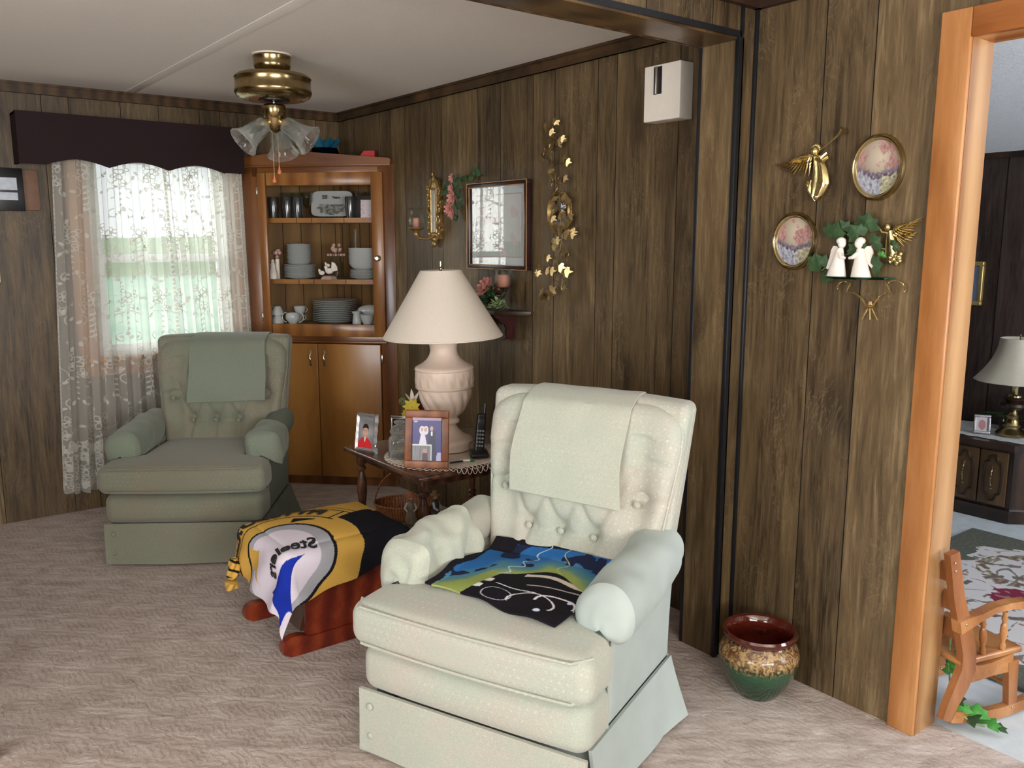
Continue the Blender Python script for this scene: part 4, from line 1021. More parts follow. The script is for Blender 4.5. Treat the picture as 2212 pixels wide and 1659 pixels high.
mb.build('urn', M['lamp_ceramic'], lp, angle=50)
MB().tube([(0, 0, .50), (0, 0, .855)], .005, 8).build('stem', M['brass'], lp)
sh = MB()
zb, ztop = 1.08 - b0, 1.378 - b0
sh.lathe([(.268, zb), (.2695, zb + .004), (.091, ztop), (.089, ztop), (.2665, zb + .002), (.268, zb)], 96).build('lamp_shade', M['shade'], lp)
MB().lathe([(.268, 0), (.2705, .001), (.2705, .006), (.268, .007)], 96, c=(0, 0, zb - .001)).build('trim_ring', M['shade'], lp)
MB().tube([(-.09, 0, ztop - .006), (.09, 0, ztop - .006)], .002, 6).tube([(0, -.09, ztop - .006), (0, .09, ztop - .006)], .002, 6).build('spider', M['brass'], lp)
MB().lathe([(0, 0), (.006, 0), (.007, .004), (.004, .008), (.007, .014), (.006, .022), (0, .026)], 16, c=(0, 0, ztop - .002)).build('finial', M['brass_dk'], lp)
# ---- framed photographs
def photo_frame(name, label, x, y, rz, w, h, fw, fmat, colfn, tilt=.22, z=TZ + .006, scallop=0, depth=.014):
    o = thing(name, label, 'picture frame', (x, y, z), rz)
    Mx = R(-tilt, 'X')
    mb = MB()
    if scallop:
        # outer wavy outline frame
        n = 96; out = []; inn = []
        for i in range(n):
            t = i / n * 4; sd = int(t); f = t - sd
            P = [(-w / 2, 0), (w / 2, 0), (w / 2, h), (-w / 2, h)]; p0 = P[sd]; p1 = P[(sd + 1) % 4]
            N = [(0, -1), (1, 0), (0, 1), (-1, 0)][sd]; wv = scallop * sin(f * pi * 8)
            out.append((p0[0] + (p1[0] - p0[0]) * f + N[0] * wv, p0[1] + (p1[1] - p0[1]) * f + N[1] * wv))
            Q = [(-w / 2 + fw, fw), (w / 2 - fw, fw), (w / 2 - fw, h - fw), (-w / 2 + fw, h - fw)]; q0 = Q[sd]; q1 = Q[(sd + 1) % 4]
            inn.append((q0[0] + (q1[0] - q0[0]) * f, q0[1] + (q1[1] - q0[1]) * f))
        vs = []; fs = []
        for i in range(n): vs += [(out[i][0], 0, out[i][1]), ((out[i][0] * .55 + inn[i][0] * .45), -depth, (out[i][1] * .55 + inn[i][1] * .45)), (inn[i][0], -depth * .4, inn[i][1]), (inn[i][0], 0, inn[i][1])]
        for i in range(n):
            j = (i + 1) % n
            for k in range(4): fs.append((i * 4 + k, j * 4 + k, j * 4 + (k + 1) % 4, i * 4 + (k + 1) % 4))
        mb.add(vs, fs, Mx)
    else:
        for (a, b, c, d) in ((-w / 2, w / 2, 0, fw), (-w / 2, w / 2, h - fw, h)):
            mb.rbox(((a + b) / 2, -depth / 2, (c + d) / 2), (b - a, depth, d - c), depth * .3, 2, 2, M=Mx)
        for s in (-1, 1): mb.rbox((s * (w / 2 - fw / 2), -depth / 2, h / 2), (fw, depth, h - 2 * fw + .002), depth * .3, 2, 2, M=Mx)
    mb.build('frame', M[fmat] if isinstance(fmat, str) else fmat, o)
    iw, ih = w - 2 * fw + .004, h - 2 * fw + .004
    Mi = Mx @ T(0, -depth * .45, h / 2)
    vs = []; fs = []; nx = 70; ny = int(70 * ih / iw); cols = []
    for i in range(nx + 1):
        for j in range(ny + 1):
            u, v = i / nx, j / ny; vs.append((-iw / 2 + iw * u, 0, -ih / 2 + ih * v)); cols.append(colfn(u, v))
    for i in range(nx):
        for j in range(ny):
            a = i * (ny + 1) + j; fs.append((a, a + ny + 1, a + ny + 2, a + 1))
    me = bpy.data.meshes.new('photo'); me.from_pydata([Mi @ Vector(q) for q in vs], [], fs); me.materials.append(M['photo'])
    a = me.color_attributes.new('Col', 'FLOAT_COLOR', 'POINT'); a.data.foreach_set('color', [c for cc in cols for c in cc])
    po = bpy.data.objects.new('photo', me); COL.objects.link(po); po.parent = o
    MB().box((0, 0, h / 2), (w - fw, .004, h - fw), M=Mx).build('backing', M['black'], o)
    s = sin(tilt) * h * .8
    MB().add([(-.012, s * .9, h * .70), (.012, s * .9, h * .70), (.012, s + .035, .0), (-.012, s + .035, .0), (-.012, s * .9 + .003, h * .7), (.012, s * .9 + .003, h * .7), (.012, s + .038, 0), (-.012, s + .038, 0)],
             [(0, 1, 2, 3), (7, 6, 5, 4), (0, 4, 5, 1), (2, 6, 7, 3), (1, 5, 6, 2), (3, 7, 4, 0)]).build('easel_leg', M['black'], o)
    return o
def man(u, v):
    if v < .36 - .5 * (u - .45) ** 2 * 2 and .04 < u < .93 and v < .62 * (1 - abs(u - .45) * 1.6) + .12:
        if abs(u - .46) < .07 * (v - .12) / .25 and v > .2: return (.75, .62, .56, 1)
        return (.60, .03, .035, 1)
    if abs(u - .47) < .085 and .30 < v < .42: return (.52, .30, .24, 1)
    d = ((u - .47) / .17) ** 2 + ((v - .55) / .19) ** 2
    if d < 1:
        if v > .665 - .25 * abs(u - .47): return (.03, .02, .018, 1)
        if abs(v - .58) < .012 and (abs(u - .41) < .03 or abs(u - .53) < .03): return (.08, .05, .04, 1)
        if abs(v - .455) < .014 and abs(u - .47) < .05: return (.7, .5, .46, 1)
        if abs(u - .47) < .012 and .5 < v < .57: return (.5, .26, .2, 1)
        return (.62, .36, .28, 1)
    if ((u - .47) / .20) ** 2 + ((v - .62) / .17) ** 2 < 1: return (.03, .02, .018, 1)
    g = .32 + .12 * noise.noise(Vector((u * 3, v * 3, 1))) - .25 * (abs(u - .5) + abs(v - .5)) * .6
    return (g, g, g * 1.02, 1)
def wedding(u, v):
    # a small snapshot tucked over the lower left corner
    if u < .66 and v < .38:
        if u > .63 or v > .355: return (.8, .8, .78, 1)
        if abs(u - .44) < .10 * (1 - v * 1.2) and v < .28: return (.10, .04, .05, 1) if v < .18 else (.45, .28, .24, 1)
        n = noise.noise(Vector((u * 26, v * 3, 2))); g = .20 + .1 * n
        return (g, g * 1.02, g * 1.05, 1)
    if v > .93: return (.42, .28, .40, 1)
    blue = (.045, .035, .19, 1)
    def el(cx, cy, rx, ry): return ((u - cx) / rx) ** 2 + ((v - cy) / ry) ** 2 < 1
    if v > .36 and v < .66 and abs(u - .37) < .05 + .26 * (.68 - v): return (.74, .70, .80, 1)
    if el(.34, .72, .045, .05) or el(.46, .72, .05, .05): return (.55, .38, .32, 1)
    if el(.34, .70, .09, .10) or el(.47, .70, .085, .10): return (.78, .72, .76, 1)
    if el(.66, .745, .05, .055): return (.58, .36, .28, 1)
    if abs(u - .66) < .03 and .58 < v < .68: return (.85, .82, .84, 1)
    if abs(u - .68) < .11 + .05 * (.7 - v) and v < .68: return (.02, .02, .06, 1)
    if u > .78 and v < .2 and (u - .78) > (v) * .4: return (.45, .45, .68, 1)
    if el(.13, .9, .07, .02): return (.4, .45, .6, 1)
    return blue
photo_frame('photo_frame', 'silver scalloped frame with a portrait of a person in a red shirt', 1.778, 3.405, math.radians(-67.5), .122, .175, .019, 'silver_frame', man, .16, TZ + .001, .0016)
fo = wood('pine_frame', rgb(96, 50, 22), rgb(136, 78, 38), rgb(160, 100, 54), (12, 12, 12), .35)
photo_frame('photo_frame', 'brown wooden frame with a wedding photograph in front of the lamp', 1.838, 2.975, math.radians(-44.5), .188, .245, .032, fo, wedding, .13)
photo_frame('photo_frame', 'small silver framed photo standing behind the glass jar', 1.985, 3.46, math.radians(-50), .085, .125, .010, 'chrome', lambda u, v: (.5, .3, .26, 1) if ((u - .75) / .15) ** 2 + ((v - .3) / .2) ** 2 < 1 else ((.75, .75, .75, 1) if min(u, 1 - u, v, 1 - v) < .05 else (.012, .012, .014, 1)), .16)
# ---- glass candy jar
jr = thing('candy_jar', 'square clear glass candy jar with a domed lid on the end table', 'jar', (1.842, 3.205, TZ + .005), math.radians(-25))
def sq(u, v):
    pass
mb = MB()
def jar_ring(prof, seg=48):
    def mod(t, z, r):
        c_, s_ = abs(cos(t)), abs(sin(t)); k = (c_ ** 5 + s_ ** 5) ** (-1 / 5) - 1
        f = 1 if z < .085 else max(0, 1 - (z - .085) / .02)
        return r * k * f * .8
    mb.lathe(prof, seg, mod=mod)
jar_ring([(0, 0), (.042, 0), (.046, .006), (.047, .015), (.0478, .03), (.0468, .034), (.0478, .04), (.047, .08), (.045, .088), (.034, .1), (.032, .108), (.0295, .108), (.031, .1), (.042, .086), (.044, .078), (.0435, .015), (.04, .008), (0, .008)])
mb.build('jar_body', M['glass_pressed'], jr)
MB().lathe([(0, .110), (.03, .110), (.040, .112), (.042, .118), (.040, .124), (.036, .128), (.034, .136), (.025, .143), (.015, .146), (.013, .150), (.020, .154), (.024, .160), (.018, .167), (0, .169)], 40).build('lid', M['glass_pressed'], jr)
mb = MB()
for f in range(4):
    for zz in (.048, .060, .072):
        mb.tube([(-.028, -.049, zz), (.028, -.049, zz)], .0016, 6, M=R(f * pi / 2, 'Z'))
    for k in range(5):
        for d in (-1, 1):
            x = -.03 + .015 * k; mb.tube([(x - .006 * d, -.0478, .008), (x + .006 * d, -.0478, .034)], .0011, 5, M=R(f * pi / 2, 'Z'))
mb.build('pressed_pattern', M['glass_frost'], jr)
sl = thing('glass_bottle', 'tiny glass shaker with a metal cap in front of the portrait frame', 'bottle', (1.79, 3.33, TZ + .004))
MB().lathe([(0, 0), (.009, 0), (.010, .004), (.009, .02), (.007, .026), (.006, .03), (0, .03)], 18).build('bottle', M['glass'], sl)
MB().lathe([(0, .03), (.008, .03), (.0085, .038), (.006, .043), (0, .044)], 18).build('cap', M['chrome'], sl)
# ---- cordless phone
ph = thing('cordless_phone', 'black cordless phone standing in its cradle on the end table', 'phone', (2.125, 3.0, TZ + .005), math.radians(-30))
MB().rbox((0, 0, .014), (.085, .095, .028), .012, 2, 3, lambda p: (p[0], p[1], p[2] * (1 - .25 * (p[1] < 0)))).build('cradle', M['black'], ph)
Mh = T(0, .012, .02) @ R(.10, 'Y') @ R(-.14, 'X')
hs = MB().rbox((0, 0, .085), (.046, .026, .175), .011, 3, 3, lambda p: (p[0] * (1 - .12 * max(0, p[2]) / .08), p[1] - .004 * (p[2] / .09) ** 2, p[2]), M=Mh).build('handset', M['black'], ph)
MB().tube([(.014, .004, .165), (.014, .004, .215)], .005, 8, M=Mh).build('antenna', M['black'], hs)
kg = plain('key_grey', rgb(130, 134, 132), .5)
for r_ in range(5):
    for c_ in range(3): MB().rbox((-.012 + .012 * c_, -.0145, .028 + .0165 * r_), (.009, .003, .0085), .0014, 1, 1, M=Mh).build('key', kg, hs)
MB().rbox((0, -.0135, .135), (.028, .003, .03), .001, 1, 1, M=Mh).build('earpiece', plain('dark_screen', rgb(54, 58, 58), .2), hs)
gl = thing('marker_pen', 'small pen with a green cap lying on the doily by the lamp', 'pen', (2.035, 2.965, TZ + .010), math.radians(-30))
MB().tube([(-.03, 0, 0), (.015, 0, 0)], .005, 10).build('barrel', M['white_plastic'], gl); MB().tube([(.015, 0, 0), (.035, 0, 0)], .0055, 10).build('cap', plain('green_cap', rgb(20, 110, 60), .4), gl)
nl = thing('black_pen', 'short black pen lying just left of the green capped pen', 'pen', (1.985, 2.97, TZ + .010), math.radians(-10)); MB().tube([(-.03, 0, 0), (.03, 0, 0)], .004, 8).build('barrel', M['black'], nl)
tag(MB().rbox((2.15, 3.08, TZ + .03), (.04, .03, .05), .012, 2, 3).build('glass_trinket', M['glass']), 'small clear glass trinket between the lamp base and the phone', 'trinket')
# ---- flowers behind the lamp
fv = thing('flower_arrangement', 'small bouquet of yellow and maroon flowers behind the lamp', 'flowers', (2.16, 3.50, TZ + .001))
MB().lathe([(0, 0), (.03, 0), (.035, .04), (.022, .09), (.026, .1), (.022, .1), (.018, .09), (.03, .04), (.026, .006), (0, .006)], 24).build('vase', M['glass_blue'], fv)
def blossom(mb, c, r, n=9, tilt=(0, 0), cup=.3):
    c = Vector(c); Mr = T(*c) @ R(tilt[0], 'X') @ R(tilt[1], 'Y')
    for k in range(n):
        a = 2 * pi * k / n
        P = lambda u, v: (r * v * cos(a) - r * .28 * (u - .5) * 2 * sin(a) * sin(pi * min(1, v * .9 + .08)), r * v * sin(a) + r * .28 * (u - .5) * 2 * cos(a) * sin(pi * min(1, v * .9 + .08)), cup * r * v * v + .002 * (k % 2))
        mb.sheet(P, 3, 5, .0012, M=Mr)
for c, r, mt, nm, ti in (((-.10, -.04, .165), .044, 'yellow', 'yellow_flower', (1.1, -.7)), ((-.055, -.02, .15), .028, 'yellow', 'yellow_flower', (1.0, -.5)), ((-.12, -.02, .13), .024, 'yellow', 'yellow_flower', (1.2, -.6)),
                     ((-.045, -.05, .16), .04, 'maroon', 'maroon_flower', (1.1, -.6)), ((-.03, -.07, .12), .038, 'maroon', 'maroon_flower', (1.1, -.4)), ((-.07, 0, .19), .034, 'bisque', 'white_lily', (.5, -.3))):
    mb = MB(); blossom(mb, c, r, 9 if mt != 'bisque' else 5, ti, .3 if mt != 'bisque' else 1.2); mb.ball(c, .007, 8)
    mb.build(nm, M[mt], fv)
mb = MB()
for c in ((-.10, -.04, .165), (-.05, -.02, .15), (-.04, -.05, .15), (-.07, 0, .19), (-.11, 0, .12)): mb.tube([(0, 0, .05), (c[0] * .5, c[1] * .5, c[2] * .6), c], .002, 6)
mb.tube([(-.13 + (.02 - k * .0007) * cos(k * .5), .0, .19 + (.02 - k * .0007) * sin(k * .5)) for k in range(24)], .002, 6)
mb.build('stems', M['leaf_lt'], fv)
# ---- basket and figurines on the carpet below
bk = thing('wicker_basket', 'low wicker basket with a tall hoop handle under the end table', 'basket', (2.29, 3.93, 0), math.radians(-38))
def weave(t, z, r): return .0022 * sin(40 * t + (z * 700)) 
MB().lathe([(0, .004), (.11, 0), (.135, .01), (.16, .05), (.172, .085), (.176, .09), (.168, .092), (.155, .05), (.128, .014), (0, .01)], 120, mod=lambda t, z, r: weave(t, z, r) - r * .28 * abs(sin(t)) ** 2).build('body', M['wicker'], bk)
MB().tube([(.17 * cos(a), 0, .075 + .20 * sin(a)) for a in [pi * k / 24 for k in range(25)]], .0085, 8, flat=.5).build('handle', M['wicker'], bk)
MB().tube([(.174 * cos(2 * pi * k / 48), .174 * .72 * sin(2 * pi * k / 48), .09) for k in range(49)], .006, 8).build('rim', M['wicker'], bk)
def child(label, x, y, rz, dress, top, hairc, hat, h=.19):
    o = thing('child_figurine', label, 'figurine', (x, y, 0), rz)
    MB().lathe([(0, 0), (.035, 0), (.036, .008), (0, .012)], 20).build('base', plain('figurine_base', rgb(120, 100, 80), .6), o)
    MB().lathe([(0, .012), (.026, .012), (.032, .03), (.024, .07), (.018, .095), (.022, .11), (.017, .13), (.008, .138), (0, .14)], 24, mod=lambda t, z, r: .002 * sin(8 * t) * (z < .08)).build('clothes', dress, o)
    for s in (-1, 1): MB().tube([(s * .018, 0, .125), (s * .030, -.012, .10), (s * .016, -.026, .085)], [.008, .007, .006], 8).build('arm', top, o)
    MB().ball((0, 0, .158), (.016, .017, .019), 14).build('head', plain('figurine_skin', rgb(214, 170, 140), .5), o)
    MB().ball((0, .005, .163), (.019, .018, .018), 14).build('hair', hairc, o)
    if hat: MB().lathe([(.0, .03), (.014, .026), (.018, .012), (.03, .006), (.028, .004), (0, .006)], 20, c=(0, 0, .160)).build('hat', hat, o)
    return o
child('small girl figurine in a patterned dress, left behind the end table leg', 2.245, 3.80, -.6, plain('fig_dress', rgb(140, 130, 110), .6, var=.35), plain('fig_sleeve', rgb(200, 190, 178), .6), plain('fig_red_hair', rgb(150, 84, 50), .6), plain('fig_bonnet', rgb(176, 112, 80), .6))
child('small boy figurine with a white sleeve, right of the end table leg', 2.36, 3.74, .5, plain('fig_waistcoat', rgb(70, 60, 56), .6, var=.4), plain('fig_white_sleeve', rgb(206, 204, 210), .6), plain('fig_blond_hair', rgb(150, 120, 80), .6), plain('fig_cap', rgb(130, 100, 66), .6))
# ---------------------------------------------------------------- ottoman and the football blanket
ot = thing('rocker_ottoman', 'cherry wood gliding footstool under the black and gold blanket', 'footstool', (1.375, 2.99, 0))
for s, yy in ((-1, -.178), (1, .198)):
    pl_ = [(-.268, .02), (-.272, .045), (-.262, .066), (-.235, .078), (-.20, .076), (-.16, .062), (.16, .062), (.20, .076), (.235, .078), (.262, .066), (.272, .045), (.268, .02), (.24, .002), (.18, 0), (-.18, 0), (-.24, .002)]
    MB().prism(pl_, .036, M=T(0, yy + .018, 0) @ R(pi / 2, 'X')).build('rail', M['cherry'], ot)
    p2 = [(-.175, .05), (.15, .05), (.18, .30), (-.165, .36), (-.178, .30)]
    MB().prism(p2, .02, M=T(0, yy + .01 + (.02 if s > 0 else 0) * -1, 0) @ R(pi / 2, 'X')).build('side_panel', M['cherry'], ot)
MB().box((-.165, .01, .085), (.016, .34, .10), M=T(-.03, 0, 0) @ R(.25, 'Y')).build('crossbar', M['walnut'], ot)
MB().box((.155, .01, .085), (.016, .34, .10)).build('crossbar', M['walnut'], ot)
MB().rbox((-.19, .13, .17), (.03, .11, .12), .014, 2, 3).build('glider_arm', M['cherry'], ot)
MB().rbox((0, .0, .36), (.46, .38, .09), .04, 6, 3).build('cushion', M['valance'], ot)
HX, HY, RR, OZ = .225, .185, .055, .408
def drape(a, b, lift=0.0):
    ca = max(-HX, min(HX, a)); cb = max(-HY, min(HY, b)); dx, dy = a - ca, b - cb; L = math.hypot(dx, dy)
    crown_ = .035 * (max(0, 1 - (ca / HX) ** 2) * max(0, 1 - (cb / HY) ** 2)) ** .5
    if L < 1e-9: return V(ca, cb, OZ + crown_ + lift)
    ux, uy = dx / L, dy / L
    if L < RR * pi / 2: th = L / RR; o = RR * sin(th); d = RR * (1 - cos(th)); lz = lift * cos(th); lo = lift * sin(th)
    else: o = RR + .12 * (L - RR * pi / 2); d = RR + .985 * (L - RR * pi / 2); lz = 0; lo = lift
    fold = .010 * sin(a * 24 + b * 31) * min(1, L / .15) if L > 0 else 0
    return V(ca + ux * (o + fold + lo), cb + uy * (o + fold + lo), OZ - d + lz)
GOLD = (.60, .36, .075, 1); BK = (.012, .012, .015, 1); WH = (.66, .60, .68, 1); GR = (.36, .36, .39, 1); BL = (.012, .03, .32, 1)
def blk_col(a, b):
    x, y = a + .285, b + .175; r = math.hypot(x * .92 + .03, y); th = math.degrees(math.atan2(y, x))
    def star(cx, cy, sx, sy, rot, p=.56):
        c_, s_ = cos(rot), sin(rot); u = (a - cx) * c_ + (b - cy) * s_; v = -(a - cx) * s_ + (b - cy) * c_
        return (abs(u) / sx) ** p + (abs(v) / sy) ** p < 1
    if r < .235 or (r < .30 and -178 < th < -98):
        if star(-.365, -.29, .20, .15, .35, .66): return BL
        if star(-.345, .02, .13, .07, .9): return GOLD
        if math.hypot(x + .035, y + .0) < .205 or (-178 < th < -98): return WH
        return GR
    if r < .247: return BK
    if 22 < th < 158:
        for q in ((.322, .004), (.415, .004), (.445, .003)):
            if abs(r - q[0]) < q[1]: return BK
        if r < .30 and 34 < th < 52 and r > .255 + (52 - th) * .002: return BK
        if abs(th - 26) < .6 and .322 < r < .415: return BK
        return GOLD
    if r < .345: return GOLD
    return BK
bl = thing('football_blanket', 'black and gold fleece blanket with a round white emblem draped over the footstool', 'blanket', (1.375, 2.99, 0))
A0, A1, B0, B1 = -.475, .40, -.415, .33
vs = []; fs = []; cols = []; NA, NB = 300, 255
for i in range(NA + 1):
    for j in range(NB + 1):
        a = A0 + (A1 - A0) * i / NA; b = B0 + (B1 - B0) * j / NB
        # irregular hanging hem
        k = 1.0
        aa = a; bb = b
        if b < -.24: bb = -.24 + (b + .24) * (1 - .55 * max(0, min(1, (a + .30) / .5)))
        if a < -.30: aa = -.30 + (a + .30) * (1 - .25 * max(0, min(1, (b + .1) / .3)))
        vs.append(drape(aa, bb)); cols += blk_col(aa, bb)
for i in range(NA):
    for j in range(NB):
        q = i * (NB + 1) + j; fs.append((q, q + NB + 1, q + NB + 2, q + 1))
me = bpy.data.meshes.new('fleece'); me.from_pydata(vs, [], fs); me.materials.append(M['fleece']); me.polygons.foreach_set('use_smooth', [True] * len(fs))
ca_ = me.color_attributes.new('Col', 'FLOAT_COLOR', 'POINT'); ca_.data.foreach_set('color', cols)
fo_ = bpy.data.objects.new('fleece', me); COL.objects.link(fo_); fo_.parent = bl
sm = fo_.modifiers.new('thick', 'SOLIDIFY'); sm.thickness = .005; sm.offset = -1
inkm = plain('printed_black', rgb(22, 20, 24), .9)
vs, fs = text_polys('Steelers', .076, .0022, 'LEFT')
tv = []
for (x, y, z) in vs:
    k = x / .235; ang = -.10 + .62 * k
    px_ = -.955 * x + .10 * k * 0; bx_, by_ = -.130 - .93 * x, -.215 + .32 * x - .045 * k * k
    ux, uy = .30 + .0 * k, .95
    tv.append(drape(bx_ + ux * y - .25 * k * y, by_ + uy * y, .004))
MB().add(tv, fs).build('lettering', inkm, bl, flat=True)
vs, fs = text_polys('PITTSBURGH', .060, .0030, 'LEFT'); W_ = max(v[0] for v in vs); tv = []
for (x, y, z) in vs:
    th = math.radians(33 + x / W_ * 78); r = .342 + y * 1.3
    tv.append(drape(-.285 + r * cos(th) * 1.06 - .03, -.175 + r * sin(th), .004))
MB().add(tv, fs).build('lettering', inkm, bl, flat=True)
# twisted corner hanging off the left
def tw_(u, v):
    a = 2 * pi * u; r = .024 * (sin(pi * min(1, v * 1.25 + .12)) ** .5 if v < .75 else .8) * (1 + .25 * sin(3 * a + v * 9)) * (.7 + .5 * v) * (1 if v < .98 else .2)
    return (-.318 - .015 * v + r * cos(a), .135 + r * sin(a) * 1.2 + .01 * v, .30 - .125 * v)
def twc(p): return BK if (sin(p[2] * 170 + p[0] * 90) > .55 and p[2] > .225) else GOLD
MB().grid(tw_, 40, 50, closeu=True).build('twisted_corner', M['fleece'], bl, colfn=twc)
# ---------------------------------------------------------------- ceiling fan without blades, with a three light kit
fan = thing('ceiling_fan', 'antique brass ceiling fan motor without blades and a three shade light kit', 'ceiling fan', (1.558, 3.75, ZC))
def lz(prof, dz=ZC): return [(r, z - dz) for r, z in prof]
MB().lathe([(0, 0), (.083, 0), (.083, -.006), (0, -.006)], 40).build('ceiling_plate', M['white_plastic'], fan)
MB().lathe(lz([(0, 2.304), (.080, 2.304), (.083, 2.298), (.081, 2.29), (.079, 2.27), (.080, 2.262), (.073, 2.245), (.062, 2.238), (.058, 2.228), (0, 2.228)]), 48).build('canopy', M['brass_dk'], fan)
mh = MB().lathe(lz([(0, 2.232), (.06, 2.232), (.10, 2.229), (.148, 2.224), (.161, 2.217), (.166, 2.208), (.163, 2.203), (.1635, 2.165), (.166, 2.160), (.166, 2.148), (.158, 2.132), (.138, 2.121), (.10, 2.116), (.08, 2.118), (0, 2.118)]), 72).build('motor_housing', M['brass_dk'], fan)
mb = MB()
for k in range(36):
    a = 2 * pi * k / 36
    for q in range(3): mb.ball(((.118 + .013 * q) * cos(a + .05 * q), (.118 + .013 * q) * sin(a + .05 * q), 2.1205 - ZC + .0035 * q), (.006, .006, .004), 6)
mb.build('scroll_relief', M['brass'], mh)
MB().lathe(lz([(0, 2.12), (.07, 2.12), (.068, 2.112), (0, 2.108)]), 40).build('lower_plate', M['black'], fan)
MB().tube([(0, 0, 2.12 - ZC), (0, 0, 2.085 - ZC)], .009, 12).build('stem', M['chrome'], fan)
sw = MB().lathe(lz([(0, 2.098), (.046, 2.098), (.050, 2.094), (.051, 2.088), (.048, 2.05), (.043, 2.044), (.040, 2.036), (.036, 2.02), (.028, 2.0), (.020, 1.985), (.008, 1.978), (0, 1.976)]), 40).build('switch_housing', M['brass_dk'], fan)
MB().ball((.03, -.038, 2.07 - ZC), (.006, .004, .006), 10).build('screw', M['black'], sw)
rv = Vector((cos(AZ), -sin(AZ), 0)); fv_ = Vector((sin(AZ), cos(AZ), 0))
for i, (lat, fw_, dn) in enumerate(((-.66, -.5, -.70), (.02, .62, -.98), (.98, -.12, -.66))):
    d = (rv * lat + fv_ * fw_ + V(0, 0, dn)).normalized()
    base = V(0, 0, 2.03 - ZC) + Vector((d.x, d.y, 0)).normalized() * .028
    q = d.to_track_quat('Z', 'Y').to_matrix().to_4x4(); Mx = T(*base) @ q
    hol = MB().lathe([(0, -.01), (.012, -.01), (.014, .0), (.022, .012), (.027, .018), (.028, .034), (.024, .034), (.022, .02), (0, .012)], 28, M=Mx).build('lamp_holder', M['brass'], fan)
    MB().lathe([(0, .02), (.011, .02), (.012, .04), (.02, .062), (.021, .075), (.014, .09), (0, .094)], 20, M=Mx).build('bulb', M['glass_frost'], hol)
    pr = [(a_ * (1 + .12 * max(0, (b_ - .06) / .09)), b_ * 1.08) for a_, b_ in ((.024, .016), (.031, .020), (.0345, .032), (.036, .05), (.0385, .075), (.043, .10), (.0495, .12), (.058, .137), (.064, .145), (.0625, .1475), (.056, .139), (.047, .121), (.041, .1), (.0365, .076), (.034, .05), (.0325, .033), (.029, .022), (.024, .018))]
    MB().lathe(pr, 60, M=Mx, mod=lambda t, z, r: .0012 * sin(12 * t + z * 60) * (z > .05)).build('tulip_shade', M['glass_pressed'], fan)
    mb = MB()
    for k in range(5):   # etched petals on the glass
        for s in (-1, 1):
            for w_ in (0, 1, 2):
                pts = []
                for j in range(8):
                    t = j / 7; zz = .045 + .075 * t; rr = .0365 + .013 * max(0, (zz - .05) / .075) ** 1.6 + .0025
                    a = 2 * pi * k / 5 + s * (.10 + .12 * w_) * sin(pi * t) + .35 * t
                    pts.append((rr * cos(a), rr * sin(a), zz))
                mb.tube(pts, .0012, 4, M=Mx)
    mb.build('etched_pattern', M['glass_frost'], fan.children[-1])
for i, (dx, z0, z1) in enumerate(((.012, 2.0, 1.800), (-.012, 1.99, 1.762))):
    ch = MB()
    p = rv * dx; n = 60
    ch.tube([(p.x, p.y, z0 - ZC - .01), (p.x, p.y, z1 + .03 - ZC)], .0011, 5)
    c_ = ch.build('pull_chain', M['brass_dk'], fan)
    MB().lathe([(0, .034), (.003, .032), (.004, .022), (.0095, .008), (.0085, .001), (0, -.002)], 16, c=(p.x, p.y, z1 - ZC)).build('pendant', plain('pendant_wood', rgb(206, 120, 78), .35), c_)
# ---------------------------------------------------------------- cornice board over the window
va = thing('window_cornice', 'dark brown fabric covered cornice board with a scalloped lower edge over the window', 'cornice', (1.30, YB, 2.02))
W0, W1 = -.575, .578
n = 160; top = []; bot = []
def scal(x):
    t = (x - W0) / (W1 - W0)
    e = min(t, 1 - t)
    if e < .10: return -.128
    k = (t - .10) / .80 * 3.0
    f = abs((k % 1) - .5) * 2
    return -.128 + .036 * (1 - f ** 1.6) - .004
pl_ = [(W0, .128), (W1, .128)] + [(W1 - (W1 - W0) * i / n, scal(W1 - (W1 - W0) * i / n)) for i in range(n + 1)]
MB().prism(pl_, .018, M=T(0, -.150, 0) @ R(pi / 2, 'X')).build('front_board', M['valance'], va)
MB().box((W0 + .006, -.075, 0), (.012, .15, .25)).build('end_board', M['valance'], va)
MB().box((W1 - .006, -.075, .0), (.012, .15, .25)).build('end_board', M['valance'], va)
MB().box(((W0 + W1) / 2, -.075, .122), (W1 - W0, .15, .012)).build('top_board', M['valance'], va)
